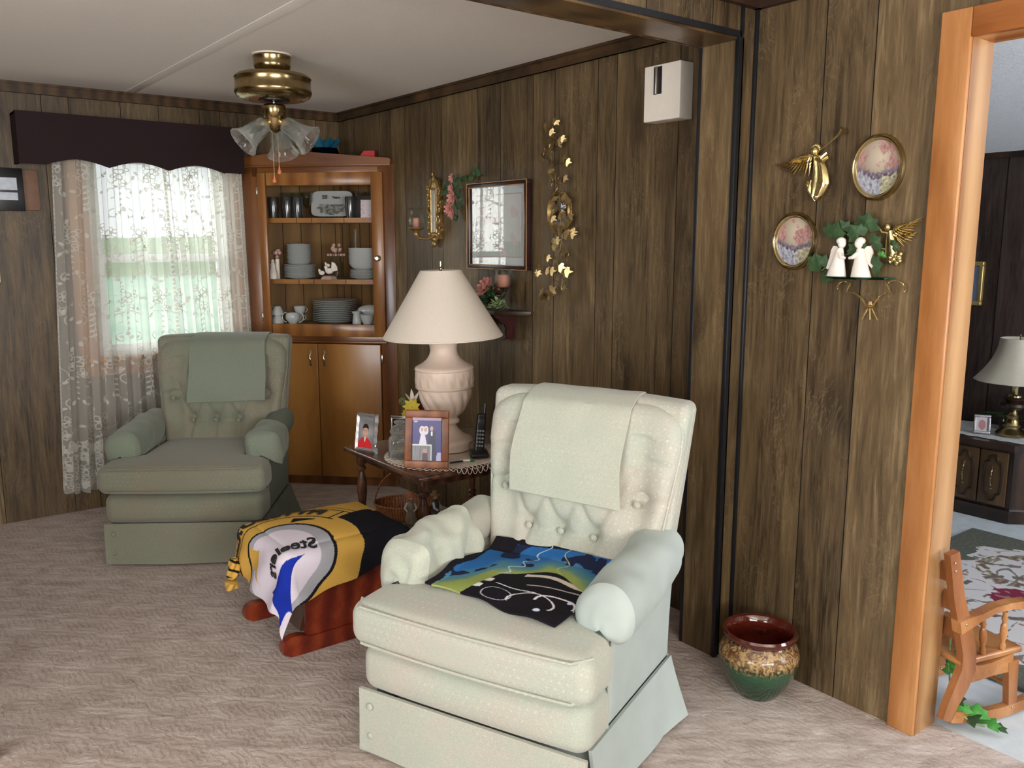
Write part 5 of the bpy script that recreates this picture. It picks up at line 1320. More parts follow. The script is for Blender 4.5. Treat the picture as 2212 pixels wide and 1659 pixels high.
# ---------------------------------------------------------------- lace curtains
def curtain(label, xt0, xt1, xb0, xb1, ztop, zbot, width, nf, ph, y0, seed):
    o = thing('lace_curtain', label, 'curtain', (0, 0, 0), 0, 'lace curtains at the window')
    r = random.Random(seed)
    def S_(s, h):   # s across the cloth 0..width, h metres down from the top
        u = s / width; H = ztop - zbot; v = h / H
        xa = xt0 + (xb0 - xt0) * v; xc = xt1 + (xb1 - xt1) * v
        w = u * nf * 2 * pi + ph + .5 * sin(u * 7 + seed)
        amp = (.014 + .012 * v) * (.6 + .4 * sin(u * 11 + seed) ** 2)
        x = xa + (xc - xa) * u + .014 * sin(2 * w) * .5
        return V(x, y0 + amp * sin(w) + .004 * sin(w * 2.3 + v * 2), ztop - h)
    H = ztop - zbot
    mb = MB()
    def hem(u): return .018 * abs(sin(u * width * pi / .075)) + .010 * sin(u * 9)
    mb.grid(lambda u, v: S_(u * width, v * (H - .012 + hem(u))), 220, 40)
    mb.build('net', M['net'], o)
    mb = MB()
    def P(s, h): q = S_(max(0, min(width, s)), max(0, min(H, h))); return V(q.x, q.y - .002, q.z)
    def fan_(pts):
        vs = [P(*p) for p in pts]; mb.add(vs, [tuple(range(len(vs)))])
    def petal(cx, cy, a, ln, wd, ring=False):
        pts = []
        for k in range(10):
            t = 2 * pi * k / 10; x = ln * (.5 + .5 * cos(t)); y = wd * sin(t)
            pts.append((cx + x * cos(a) - y * sin(a), cy + x * sin(a) + y * cos(a)))
        if not ring: fan_(pts)
        else:
            pi_ = [(cx + ((p[0] - cx) - ln * .5 * cos(a)) * .62 + ln * .5 * cos(a), cy + ((p[1] - cy) - ln * .5 * sin(a)) * .62 + ln * .5 * sin(a)) for p in pts]
            vs = [P(*p) for p in pts] + [P(*p) for p in pi_]
            mb.add(vs, [(k, (k + 1) % 10, 10 + (k + 1) % 10, 10 + k) for k in range(10)])
    def flower(cx, cy, R_, rot, n=5, ring=True):
        for k in range(n): petal(cx, cy, rot + 2 * pi * k / n, R_, R_ * .34, ring)
    def strip(pts, w):
        vs = []
        for i, p in enumerate(pts):
            q = pts[min(i + 1, len(pts) - 1)]; o_ = pts[max(i - 1, 0)]
            dx, dy_ = q[0] - o_[0], q[1] - o_[1]; L = math.hypot(dx, dy_) or 1
            vs += [P(p[0] - dy_ / L * w, p[1] + dx / L * w), P(p[0] + dy_ / L * w, p[1] - dx / L * w)]
        mb.add(vs, [(2 * i, 2 * i + 1, 2 * i + 3, 2 * i + 2) for i in range(len(pts) - 1)])
    def scroll(cx, cy, R_, a0, sgn):
        pts = []
        for k in range(18):
            t = k / 17; a = a0 + sgn * t * 4.6; rr = R_ * (1 - .75 * t)
            pts.append((cx + rr * cos(a), cy + rr * sin(a)))
        strip(pts, .0028)
    px, py = .30, .34
    ni = int(width / px) + 2; nj = int(H / py) + 1
    for i in range(ni):
        for j in range(nj):
            cx = i * px + (.5 * px if j % 2 else 0); cy = .12 + j * py
            if cx > width + .1: continue
            for (dx, dy_, rr) in ((0, 0, .044), (.058, -.02, .034), (-.052, .02, .034), (.04, .055, .030), (-.045, -.045, .030)):
                if 0 < cx + dx < width and cy + dy_ < H - .3: flower(cx + dx, cy + dy_, rr, r.uniform(0, 2))
            if cy > H - .32: continue
            for s_ in (-1, 1):
                scroll(cx + s_ * .085, cy + .10, .035, pi / 2, s_); scroll(cx + s_ * .075, cy - .12, .03, -pi / 2, -s_)
                strip([(cx + s_ * .03 * k, cy + .05 + .03 * sin(k * 1.1)) for k in range(5)], .0016)
                for q in range(4):
                    aa = r.uniform(0, 6); petal(cx + s_ * (.05 + .03 * q), cy + .07 + .02 * q * (-1) ** q, aa, .028, .008, False)
                    petal(cx + s_ * (.03 + .03 * q), cy - .09 - .015 * q, aa + 1, .028, .008, False)
            strip([(cx + .004 * sin(k), cy + .05 + .012 * k) for k in range(16)], .0018)
            for q in range(5):
                petal(cx, cy + .07 + .03 * q, .5, .024, .006, False); petal(cx, cy + .075 + .03 * q, pi - .5, .024, .006, False)
    # dense floral border at the bottom and along both edges
    k = 0
    s_ = .02
    while s_ < width:
        for row, dy_ in enumerate((.24, .185, .13, .08, .035)):
            flower(s_ + .02 * (row % 2), H - dy_ + .012 * sin(s_ * 31 + row), .040 - .003 * row, r.uniform(0, 2), 5, r.random() < .5)
        s_ += .052
    h = .02
    while h < H:
        for e in (.012, width - .012):
            petal(e, h, pi / 2, .022, .010, False); petal(e + (.016 if e < .1 else -.016), h + .01, pi / 2, .02, .006, True)
        h += .024
    mb.build('lace_motifs', M['lace'], o, flat=True)
    return o
curtain('left white lace curtain panel hanging from the dark cornice', .885, 1.455, .80, 1.50, 1.99, .135, 1.05, 9, .4, YB - .075, 3)
curtain('right white lace curtain panel, half hidden behind the green armchair', 1.435, 1.885, 1.50, 1.915, 1.99, .14, .90, 8, 1.7, YB - .085, 5)
# ---------------------------------------------------------------- things on the far right wall (plane x = XF), local frame: x along +Y... facing -X
def wall_thing(name, label, cat, y, z, X=XF, off=0, group=None):
    """local x = viewer's right (-Y world), local y = into the wall (+X world), local z up"""
    return thing(name, label, cat, (X - off, y, z), -pi / 2, group)
# door chime box
ch = wall_thing('door_chime', 'white square door chime box near the ceiling by the jamb', 'door chime', 2.313, 2.058)
MB().rbox((0, -.038, 0), (.182, .074, .205), .004, 2, 2).build('cover', M['white_plastic'], ch)
sl_ = MB().box((-.02, -.0755, .045), (.040, .002, .100)).build('slot', M['black'], ch)
MB().tube([(-.02, -.078, .094), (-.02, -.078, -.004)], .0125, 16, flat=.3).build('chime_bar', M['chrome'], sl_)
# gilt mirror sconce with glass cup
sc = wall_thing('mirror_sconce', 'ornate gilt wall sconce with a narrow mirror and a glass candle cup', 'sconce', 4.008, 1.665)
pl_ = []
n = 72
for k in range(n):
    a = 2 * pi * k / n; x = .072 * cos(a); z = .165 * sin(a)
    x = max(-.062, min(.062, x * 1.5)) * (1 + .10 * sin(9 * a) + .06 * sin(23 * a)); z *= (1 + .05 * sin(11 * a))
    pl_.append((x, z))
MB().prism(pl_, .016, M=T(0, -.002, 0) @ R(pi / 2, 'X')).build('back_plate', M['gold_old'], sc)
mb = MB(); mb.box((0, -.0195, .0), (.046, .003, .225)); mb.build('mirror', M['mirror'], sc)
mb = MB()
for s in (-1, 1):
    mb.tube([(s * .027, -.022, .118), (s * .027, -.022, -.118)], .005, 8)
    mb.tube([(s * (.046 + .012 * sin(k * 1.25)), -.02 - .004 * cos(k), .14 - .28 * k / 24) for k in range(25)], .0075, 8)
    mb.tube([(s * (.012 + .03 * sin(k * .26)), -.022, .15 + .022 * cos(k * .5)) for k in range(13)], .0065, 8)
    mb.tube([(s * (.010 + .034 * sin(k * .26)), -.022, -.15 - .02 * cos(k * .5)) for k in range(13)], .0065, 8)
    for k in range(9): mb.ball((s * (.05 + .006 * sin(k * 2)), -.024, .12 - .03 * k), (.008, .006, .010), 8)
mb.tube([(-.027, -.022, .118), (.027, -.022, .118)], .005, 8); mb.tube([(-.027, -.022, -.118), (.027, -.022, -.118)], .005, 8)
mb.ball((0, -.02, .172), (.012, .01, .02), 10); mb.ball((-.01, -.02, .195), (.006, .006, .014), 8); mb.ball((0, -.022, -.175), (.018, .012, .02), 10)
mb.build('carved_scrolls', M['gold_old'], sc)
arm = MB().tube([(0, -.02, -.135), (-.01, -.06, -.15), (-.03, -.10, -.145), (-.03, -.115, -.125)], [.008, .006, .006, .007], 8)
arm.lathe([(0, -.03), (.012, -.03), (.014, -.018), (.008, -.01), (.03, .0), (.042, .006), (.044, .012), (.03, .010), (0, .008)], 28, c=(-.03, -.115, -.10)).build('candle_arm', M['gold_old'], sc)
MB().lathe([(0, 0), (.017, 0), (.017, .05), (.014, .053), (0, .05)], 20, c=(-.03, -.115, -.090)).build('candle', M['candle'], sc)
MB().lathe([(.02, 0), (.034, .012), (.043, .036), (.037, .062), (.030, .078), (.033, .09), (.044, .104), (.0425, .105), (.031, .091), (.0285, .078), (.035, .062), (.041, .036), (.032, .013), (.018, .002)], 36, c=(-.03, -.115, -.092)).build('glass_cup', M['glass'], sc)
# pink silk flowers beside the picture
def leaf_poly(mb, c, d, ln, wd, up=(0, -1, 0), bend=.15, m=None, lobes=0):
    c, d, up = Vector(c), Vector(d).normalized(), Vector(up); s = d.cross(up).normalized(); up = s.cross(d).normalized()
    def f(u, v):
        w = wd * sin(pi * min(1, .06 + .94 * v) ** .8) * (1 + (.35 * abs(sin(lobes * pi * v)) if lobes else 0))
        x = (u - .5) * 2 * w
        return c + d * (ln * v) + s * x + up * (bend * ln * (sin(pi * v) * .5) - abs(x) * .35)
    mb.sheet(f, 4, 7, .0012, m=m)
def bloom(mb, c, r, nrm=(0, -1, 0), n=7, layers=3, m=None):
    c = Vector(c); q = Vector(nrm).normalized().to_track_quat('Z', 'Y').to_matrix().to_4x4(); Mx = T(*c) @ q
    for L in range(layers):
        rr = r * (1 - .27 * L); cup = .25 + .45 * L
        for k in range(n - L):
            a = 2 * pi * (k + .5 * L) / (n - L)
            def f(u, v, a=a, rr=rr, cup=cup, L=L):
                w = rr * .52 * sin(pi * min(1, .12 + .80 * v) ** .8); x = (u - .5) * 2 * w; y = rr * v
                return (y * cos(a) - x * sin(a), y * sin(a) + x * cos(a), cup * rr * v * v + .004 * L - x * x * 6 * (1 if L < 2 else -1))
            mb.sheet(f, 4, 5, .001, M=Mx, m=m)
    mb.ball(tuple(c + Vector(nrm).normalized() * r * .2), r * .16, 8)
fs_ = wall_thing('silk_flowers', 'spray of pink silk roses with dark leaves tucked behind the framed picture', 'flowers', 3.74, 1.73)
r = random.Random(5)
mb = MB()
mb.tube([(-.10, -.02, .09), (-.03, -.025, .08), (.08, -.02, .095), (.20, -.02, .10)], .003, 6); mb.tube([(-.03, -.025, .08), (-.05, -.03, 0), (-.02, -.03, -.09)], .003, 6)
mb.build('stems', M['leaf'], fs_)
mb = MB()
for (x, z) in ((-.11, .085), (-.07, .06), (-.02, .08), (.03, .09), (.07, .085), (.12, .10), (.16, .095), (-.09, .03), (-.12, .045), (.0, .04), (-.04, .10), (-.01, .01), (.02, .05), (-.03, -.10), (0, -.06), (-.05, -.115), (.03, -.03), (.20, .09)):
    a = r.uniform(0, 6.28); leaf_poly(mb, (x, -.028 - r.uniform(0, .03), z), (cos(a), r.uniform(-.3, .2), sin(a)), .050, .017)
mb.build('leaves', M['leaf'], fs_)
for (x, z, rr) in ((-.035, .095, .026), (-.045, .045, .024), (-.035, -.005, .042), (-.065, -.06, .040), (-.04, -.085, .030)):
    mb = MB(); bloom(mb, (x, -.05, z), rr, (-.3, -1, .1 * (z > 0)), 7, 3); mb.build('rose', M['pink'], fs_)
# framed print behind glass
pf_ = wall_thing('framed_picture', 'dark wooden framed print behind reflecting glass above the bracket shelf', 'picture', 3.425, 1.578)
hw, hh = .247, .212
mb = MB()
for (x, z, w_, h_) in ((0, hh - .011, 2 * hw, .022), (0, -hh + .011, 2 * hw, .022), (-hw + .011, 0, .022, 2 * hh - .044), (hw - .011, 0, .022, 2 * hh - .044)):
    mb.rbox((x, -.02, z), (w_, .032, h_), .003, 1, 1)
mb.build('frame', M['frame_dk'], pf_)
mb = MB()
for w0, yy in ((0.0, -.0362), (.0205, -.0345)):
    for (x, z, w_, h_) in ((0, hh - .001 - w0, 2 * (hw - w0), .0025), (0, -hh + .001 + w0, 2 * (hw - w0), .0025), (-hw + .001 + w0, 0, .0025, 2 * (hh - w0)), (hw - .001 - w0, 0, .0025, 2 * (hh - w0))):
        mb.box((x, yy, z), (w_, .003, h_))
mb.build('gilt_edge', plain('thin_gilt_line', rgb(196, 156, 112), .4, .3), pf_)
def prt(p):
    u, v = p[0] / hw, p[2] / hh
    if abs(u) > .74 or abs(v) > .70:
        if abs(abs(u) - .76) < .012 and abs(v) < .72 or abs(abs(v) - .72) < .012 and abs(u) < .77: return (.36, .18, .18, 1)
        return (.50, .54, .55, 1)
    n_ = noise.noise(Vector((u * 3, v * 3, 7)))
    if n_ > .18 and v < .45: return (.50, .44, .43, 1)
    if v < -.35: return (.40, .44, .40, 1)
    return (.52, .53, .52, 1)
MB().grid(lambda u, v: (-hw + .018 + (2 * hw - .036) * u, -.016, -hh + .018 + (2 * hh - .036) * v), 120, 100).build('print', M['print'], pf_, colfn=prt)
MB().box((0, -.024, 0), (2 * hw - .04, .002, 2 * hh - .04)).build('glass', M['picture_glass'], pf_)
# octagonal mirror
oc = wall_thing('octagonal_mirror', 'small octagonal gilt rimmed mirror behind the golden ivy swag', 'mirror', 2.975, 1.63)
def octr(r0, r1, y0_, y1_, mb):
    vs = []
    for k in range(8):
        a = pi / 8 + k * pi / 4
        vs += [(r0 * cos(a) * .94, y0_, r0 * sin(a) * 1.05), ((r0 + r1) / 2 * cos(a) * .94, y1_, (r0 + r1) / 2 * sin(a) * 1.05), (r1 * cos(a) * .94, y0_, r1 * sin(a) * 1.05)]
    fs = []
    for k in range(8):
        j = (k + 1) % 8
        for q in range(3): fs.append((k * 3 + q, j * 3 + q, j * 3 + (q + 1) % 3, k * 3 + (q + 1) % 3))
    mb.add(vs, fs)
mb = MB(); octr(.066, .094, -.004, -.020, mb)
for k in range(8):
    a0, a1 = pi / 8 + k * pi / 4, pi / 8 + (k + 1) * pi / 4
    for q in range(7):
        t = (q + .5) / 7; x = .092 * (cos(a0) * (1 - t) + cos(a1) * t) * .94; z = .092 * (sin(a0) * (1 - t) + sin(a1) * t) * 1.05
        mb.ball((x, -.010, z), .0058, 6)
mb.build('gilt_rim', M['gold_old'], oc)
MB().add([(.068 * cos(pi / 8 + k * pi / 4) * .94, -.008, .068 * sin(pi / 8 + k * pi / 4) * 1.05) for k in range(8)] + [(.068 * cos(pi / 8 + k * pi / 4) * .94, -.003, .068 * sin(pi / 8 + k * pi / 4) * 1.05) for k in range(8)],
         [tuple(range(8)), tuple(range(15, 7, -1))] + [(k, (k + 1) % 8, 8 + (k + 1) % 8, 8 + k) for k in range(8)]).build('mirror_glass', M['mirror'], oc, flat=True)
# golden ivy swag: stems and about fifty folded metal leaves
iv = wall_thing('ivy_swag', 'tall swag of golden metal ivy leaves hanging over the octagonal mirror', 'wall decoration', 2.96, 1.63)
W_c = (1200, 1265)
main = [(-.02, .375), (-.035, .32), (-.03, .25), (-.005, .18), (.012, .11), (.03, .04), (.04, -.04), (.05, -.11), (.03, -.18), (.02, -.24), (.0, -.30), (-.02, -.345), (-.055, -.375)]
mb = MB(); mb.tube([(x, -.045, z) for x, z in main], .0022, 6)
twigs = [((-.03, .30), (-.075, .27)), ((-.03, .27), (.05, .29)), ((-.02, .2), (.07, .21)), ((.0, .15), (.075, .12)), ((.03, 0), (.10, .03)), ((.045, -.08), (.13, -.07)), ((.05, -.11), (.01, -.14)), ((.03, -.18), (.08, -.17)), ((.02, -.24), (-.03, -.20)), ((.0, -.26), (-.10, -.25)), ((.0, -.27), (.07, -.25)), ((0, -.3), (.06, -.32)), ((-.01, -.33), (-.02, -.36)), ((-.02, .36), (-.06, .37)), ((-.02, .37), (.012, .39))]
for a, b in twigs: mb.tube([(a[0], -.045, a[1]), ((a[0] + b[0]) / 2, -.055, (a[1] + b[1]) / 2 + .006), (b[0], -.05, b[1])], .0016, 5)
mb.build('wire_stems', M['brass_dk'], iv)
def ivy_leaf(mb, c, ang, s, fold, yaw):
    base = [(0, 0), (.35, .42), (.62, .30), (.55, -.08), (.95, -.30), (.45, -.45), (.22, -1.0)]
    Mx = T(*c) @ R(yaw, 'Z') @ R(ang, 'Y') @ R(pi / 2, 'X')
    for sg in (-1, 1):
        pts = [(sg * x * s, y * s) for x, y in base] + [(0, -.75 * s)]
        vs = [(x, y, -abs(x) * fold) for x, y in pts] + [(x, y, -abs(x) * fold - .0012) for x, y in pts]
        n_ = len(pts); o_ = tuple(range(n_)); 
        mb.add(vs, [o_ if sg > 0 else o_[::-1], tuple(range(2 * n_ - 1, n_ - 1, -1)) if sg > 0 else tuple(range(n_, 2 * n_))] + [(k, (k + 1) % n_, n_ + (k + 1) % n_, n_ + k) for k in range(n_)], Mx)
r = random.Random(12)
spots = [(-.06, .375), (-.02, .355), (.012, .395), (-.08, .275), (-.085, .25), (-.045, .305), (-.035, .285), (-.025, .315), (.025, .31), (.052, .32), (.06, .235), (.075, .22), (-.02, .225), (-.01, .19), (-.015, .16), (.0, .135), (.05, .14), (.08, .15),
         (.01, .09), (.0, .07), (.055, .06), (.085, .045), (.105, .055), (.02, .03), (.035, 0), (-.01, .01), (.01, -.02), (.07, -.01), (.095, -.02), (.09, -.045), (.06, -.07), (.035, -.075), (.01, -.055), (.11, -.08), (.13, -.095), (.08, -.09), (-.01, -.13), (.01, -.15), (.03, -.12),
         (.07, -.165), (.085, -.19), (-.02, -.195), (.0, -.215), (.015, -.23), (-.105, -.24), (-.09, -.265), (-.04, -.25), (-.01, -.255), (.06, -.235), (.08, -.255), (.055, -.31), (.07, -.325), (-.005, -.345), (-.02, -.365), (-.055, -.375), (-.07, -.36)]
for (x, z) in spots:
    mb = MB(); s = r.uniform(.022, .036)
    ivy_leaf(mb, (x + r.uniform(-.006, .006), -.05 - r.uniform(0, .025), z), r.uniform(-.9, .9), s, r.uniform(.3, .9), r.uniform(-.7, .7))
    mb.build('leaf', M['gold_leaf'], iv, flat=True)
# bracket shelf with flowers and a stemmed candle glass
bs = wall_thing('bracket_shelf', 'dark wooden scrolled bracket shelf below the framed picture', 'shelf', 3.375, 1.165)
def rim(d, y_, h, z):
    pts = [(-.21, 0), (-.21, -.02), (-.14, -d), (.14, -d), (.21, -.02), (.21, 0)]
    return pts
MB().prism([(x, y) for x, y in [(-.212, 0), (-.212, -.025), (-.13, -.135), (.07, -.135), (.212, -.02), (.212, 0)]], .012, M=T(0, 0, -.006)).build('shelf_board', M['shelf_dark'], bs)
mb = MB(); P_ = [(-.205, -.022), (-.128, -.127), (.068, -.127), (.205, -.017)]
mb.tube([(x, y, -.010) for x, y in P_], .005, 8); mb.build('moulding', M['brass_dk'], bs)
prof = [(0, 0), (.12, 0), (.118, -.02), (.10, -.026), (.095, -.045), (.085, -.04), (.078, -.055), (.06, -.055), (.052, -.075), (.055, -.10), (.046, -.125), (.028, -.135), (.012, -.125), (0, -.13)]
for x in (.05, -.07): MB().prism([(-a, b) for a, b in prof], .016, M=T(x + .008, 0, -.008) @ R(pi / 2, 'X') @ R(pi / 2, 'Y') if False else T(x, 0, -.008) @ Matrix(((0, 0, 1, 0), (1, 0, 0, 0), (0, 1, 0, 0), (0, 0, 0, 1)))).build('bracket', wood('bracket_red', rgb(40, 14, 12), rgb(66, 24, 20), rgb(90, 38, 30), (14, 14, 14), .2, coat=.5) if x > 0 else M['shelf_dark'], bs)
MB().prism([(-.13, 0), (.055, 0), (.045, -.06), (.035, -.125), (0, -.14), (-.075, -.13), (-.10, -.06)], .014, M=T(0, -.02, -.008) @ R(pi / 2, 'X')).build('back_panel', M['shelf_dark'], bs)
def sub(o, x, y, z): return (XF + y, 3.375 - x, 1.165 + z)
ar = wall_thing('flower_arrangement', 'green foliage with a pink silk peony on the bracket shelf', 'flowers', 3.42, 1.172)
r = random.Random(9); mb = MB(); mb2 = MB()
for k in range(90):
    a = r.uniform(0, 2 * pi); e = r.uniform(.1, 1.4); rr = r.uniform(.02, .085)
    d = V(cos(a) * cos(e), -abs(sin(a)) * cos(e) * .8, sin(e) * .8)
    c = V(d.x * rr * 1.5 - .0, -.055 + d.y * rr, .02 + d.z * rr)
    leaf_poly(mb, c, d + V(0, -.2, -.3), r.uniform(.03, .045), .012, (0, -.4, 1), .3)
mb.build('leaves', M['leaf'], ar)
mb = MB(); bloom(mb, (-.03, -.075, .105), .058, (-.2, -.8, .6), 9, 4); mb.build('peony', M['rose'], ar)
MB().ball((.05, -.06, .10), (.032, .03, .030), 14, f=lambda d: 1 + .1 * sin(9 * d.x) * sin(9 * d.z)).build('seed_cone', M['walnut'], ar)
w2 = wall_thing('variegated_ivy', 'small clump of white edged ivy at the foot of the candle glass', 'plant', 3.315, 1.172)
mb = MB(); mb3 = MB()
for k in range(60):
    a = r.uniform(0, 2 * pi); e = r.uniform(0, 1.3); rr = r.uniform(.015, .06)
    d = V(cos(a) * cos(e), -abs(sin(a)) * cos(e), sin(e) * .6); c = V(d.x * rr * 1.2, -.08 + d.y * rr * .8, .012 + d.z * rr)
    leaf_poly(mb, c, d, r.uniform(.018, .03), .008, (0, -.5, 1), .2)
mb.build('leaves', plain('variegated_leaf', rgb(140, 158, 110), .5, var=.6, sc=90), w2)
cg = wall_thing('candle_goblet', 'clear stemmed glass holding a pink candle on the bracket shelf', 'candle holder', 3.33, 1.1715)
c0 = (0, -.06, 0)
MB().lathe([(0, .002), (.028, 0), (.030, .005), (.012, .014), (.008, .022), (.014, .032), (.008, .042), (.013, .055), (.010, .068), (.018, .078), (.016, .088), (.024, .10), (.036, .118), (.040, .145), (.040, .185), (.043, .20), (.0415, .20), (.038, .185), (.038, .145), (.034, .12), (.02, .104), (0, .10)], 36, c=c0).build('glass', M['glass'], cg)
MB().lathe([(0, .110), (.022, .112), (.030, .125), (.031, .165), (.027, .172), (0, .170)], 24, c=c0).build('candle', M['candle'], cg)
# ---------------------------------------------------------------- things on the near wall (plane x = XN)
def oval_plate(label, y, z, a, b, tilt, seed):
    o = wall_thing('oval_plate', label, 'plate', y, z, XN); o.rotation_euler = (0, math.radians(0), -pi / 2)
    pr = [(1.0, -.004), (.985, -.016), (.955, -.020), (.93, -.017), (.90, -.021), (.87, -.019), (.84, -.011), (.80, -.009)]
    Mx = R(tilt, 'Y')
    vs = []; fs = []; n_ = 64
    for k in range(n_):
        t = 2 * pi * k / n_
        for (q, y_) in pr: vs.append((a * q * cos(t), y_, b * q * sin(t)))
        vs.append((a * cos(t), 0, b * sin(t)))
    m_ = len(pr) + 1
    for k in range(n_):
        j = (k + 1) % n_
        for q in range(m_ - 1):
            fs.append((k * m_ + q, j * m_ + q, j * m_ + q + 1, k * m_ + q + 1)) if q < m_ - 2 else None
        fs.append((k * m_, j * m_, j * m_ + m_ - 1, k * m_ + m_ - 1))
    MB().add(vs, fs, Mx).build('brass_rim', M['brass'], o)
    def cf(p):
        u, v = p[0] / a, p[2] / b; n1 = noise.fractal(Vector((u * 2.2 + seed, v * 2.2, seed)), 1, 2, 5); n2 = noise.fractal(Vector((u * 11 + seed, v * 11, seed + 3)), 1, 2, 5)
        d = math.hypot(u - .1, v - .3)
        sky = Vector((.52, .44, .34)) * max(.5, 1.1 - d * .8); c = sky
        hz = -.15 + .12 * n2 + (.35 * abs(u) ** 1.5 if u < 0 else .2 * u)
        if v < hz + .55 + .5 * n1 and n1 + .75 * abs(u + .15) + .35 * n2 > .25: c = Vector((.36, .20, .18)) * (1 + n2 * .6)
        if v < hz: c = Vector((.16, .13, .16)) * (1 + n2)
        if v < hz - .18: c = (Vector((.30, .31, .36)) if u < .15 else Vector((.34, .32, .22))) * (1 + .9 * n2)
        return (max(0, c.x), max(0, c.y), max(0, c.z), 1)
    def f(u, v): t = 2 * pi * u; return Mx @ V(a * .81 * v * cos(t), -.0095, b * .81 * v * sin(t))
    MB().grid(f, 72, 40, closeu=True).build('painted_scene', M['photo'], o, colfn=cf)
    return o
oval_plate('larger oval brass rimmed plate with a landscape, upper right by the doorway', 1.397, 1.718, .082, .098, .0, 1)
oval_plate('smaller oval brass rimmed plate with a landscape, lower left near the black trim', 1.668, 1.502, .080, .094, .0, 6)
def wing(mb, root, tip, w, side, n_=11, rows=3, yo=-.014, spread=70):
    root, tip = Vector((root[0], yo, root[1])), Vector((tip[0], yo - .006, tip[1])); L = (tip - root); ln = L.length; d0 = L.normalized()
    pz = Vector((-d0.z, 0, d0.x)) * side      # towards the trailing edge
    for rw in range(rows):
        for k in range(n_):
            t = k / (n_ - 1); a = math.radians(spread) * (1 - t) ** 1.1
            st = root + d0 * ln * (.05 + .48 * t) + Vector((0, -.003 * rw, 0)); dr_v = d0 * cos(a) + pz * sin(a)
            en = st + dr_v * ln * (.42 + .05 * t) * (1.10 - .30 * rw)
            mb.tube([st, (st + en) / 2 + Vector((0, -.004, 0)) + pz * .002, en], [w * .075, w * .11, w * .03], 6, flat=.5)
    mb.tube([root, root + L * .3 + Vector((0, -.010, 0)) - pz * w * .10, root + L * .6 + Vector((0, -.008, 0))], [w * .10, w * .12, w * .05], 8)
# trumpet angel
an = wall_thing('trumpet_angel', 'gilded relief of an angel blowing a long horn, left of the larger plate', 'wall ornament', 1.60, 1.722, XN)
g = M['gold']
MB().ball((.003, -.030, .057), (.014, .015, .016), 14).build('head', g, an)
mb = MB()
for k in range(9): mb.ball((.001 + .014 * cos(k * .42), -.024, .062 + .014 * sin(k * .42)), .0065, 8)
mb.build('curls', g, an)
def gown(u, v):
    a = 2 * pi * u; w_ = .013 + .028 * v ** .8 - .018 * max(0, v - .7) / .3; x = .006 + .016 * sin(v * 2.6) - .006 * v
    return (x + w_ * cos(a), -.018 + (.012 + .003 * sin(5 * a)) * sin(a) , .045 - .125 * v)
MB().grid(gown, 32, 20, closeu=True).tube([(.03, -.02, -.02), (.036, -.022, -.045), (.022, -.02, -.08)], [.008, .009, .004], 8).tube([(-.01, -.02, -.03), (-.012, -.022, -.06), (.006, -.02, -.095)], [.007, .010, .003], 8).build('gown', g, an)
mb = MB()
for k in range(6): mb.ball((-.022 + .006 * k, -.018, -.045 - .007 * k), (.013, .010, .014), 10)
mb.build('cloud_folds', g, an)
MB().tube([(.012, -.024, .04), (.03, -.032, .036), (.046, -.03, .05)], [.008, .008, .006], 8).tube([(.006, -.024, .035), (.03, -.028, .024), (.05, -.026, .036)], [.008, .008, .006], 8).build('arms', g, an)
MB().tube([(.014, -.032, .055), (.045, -.032, .073), (.075, -.032, .094), (.088, -.032, .104), (.099, -.032, .112)], [.0022, .0026, .004, .008, .014], 12).build('horn', g, an)
mb = MB(); wing(mb, (-.004, .046), (-.140, .026), .062, 1); mb.build('wing', g, an)
a2 = wall_thing('winged_angel', 'small gilded relief angel with raised wings, nearest the door casing', 'wall ornament', 1.33, 1.505, XN)
MB().ball((-.016, -.022, .038), (.010, .010, .012), 12).build('head', g, a2)
MB().grid(lambda u, v: (-.010 + .008 * v + (.010 + .012 * v) * cos(2 * pi * u), -.016 + .009 * sin(2 * pi * u), .028 - .075 * v), 24, 12, closeu=True).tube([(-.012, -.02, .02), (-.03, -.026, .022), (-.036, -.026, .03)], .005, 8).build('gown', g, a2)
mb = MB()
for k in range(12): mb.ball((.012 + .016 * cos(k * 2.4), -.018, -.04 - .0025 * k), .0085, 8)
mb.build('rose_cluster', g, a2)
mb = MB(); wing(mb, (-.006, .024), (.085, .064), .044, -1, 9); mb.build('wing', g, a2)
mb = MB(); wing(mb, (-.002, .012), (.078, .022), .034, -1, 7, 2, -.010); mb.build('wing', g, a2)
# artificial ivy sprays behind the white figurine
vy = wall_thing('ivy_spray', 'dark green ivy leaves fanned behind the white angel figurines', 'plant', 1.43, 1.46, XN)
def big_leaf(mb, c, ang, s, y_):
    pts = [(0, -.05), (.30, -.30), (.62, -.18), (.98, .02), (.66, .30), (.74, .62), (.36, .62), (.0, 1.02), (-.36, .62), (-.74, .62), (-.66, .30), (-.98, .02), (-.62, -.18), (-.30, -.30)]
    Mx = T(c[0], y_, c[1]) @ R(ang, 'Y') @ R(.25, 'X')
    ce = len(pts); vs = [(x * s, -.02 * (1 - x * x) * s * 3, z * s) for x, z in pts] + [(0, -.006 - .05 * s, .3 * s)]
    vs2 = [(x, y + .0012, z) for x, y, z in vs]
    fs = [(k, (k + 1) % ce, ce) for k in range(ce)] + [(ce + 1 + (k + 1) % ce, ce + 1 + k, 2 * ce + 1) for k in range(ce)] + [((k + 1) % ce, k, ce + 1 + k, ce + 1 + (k + 1) % ce) for k in range(ce)]
    mb.add(vs + vs2, fs, Mx)
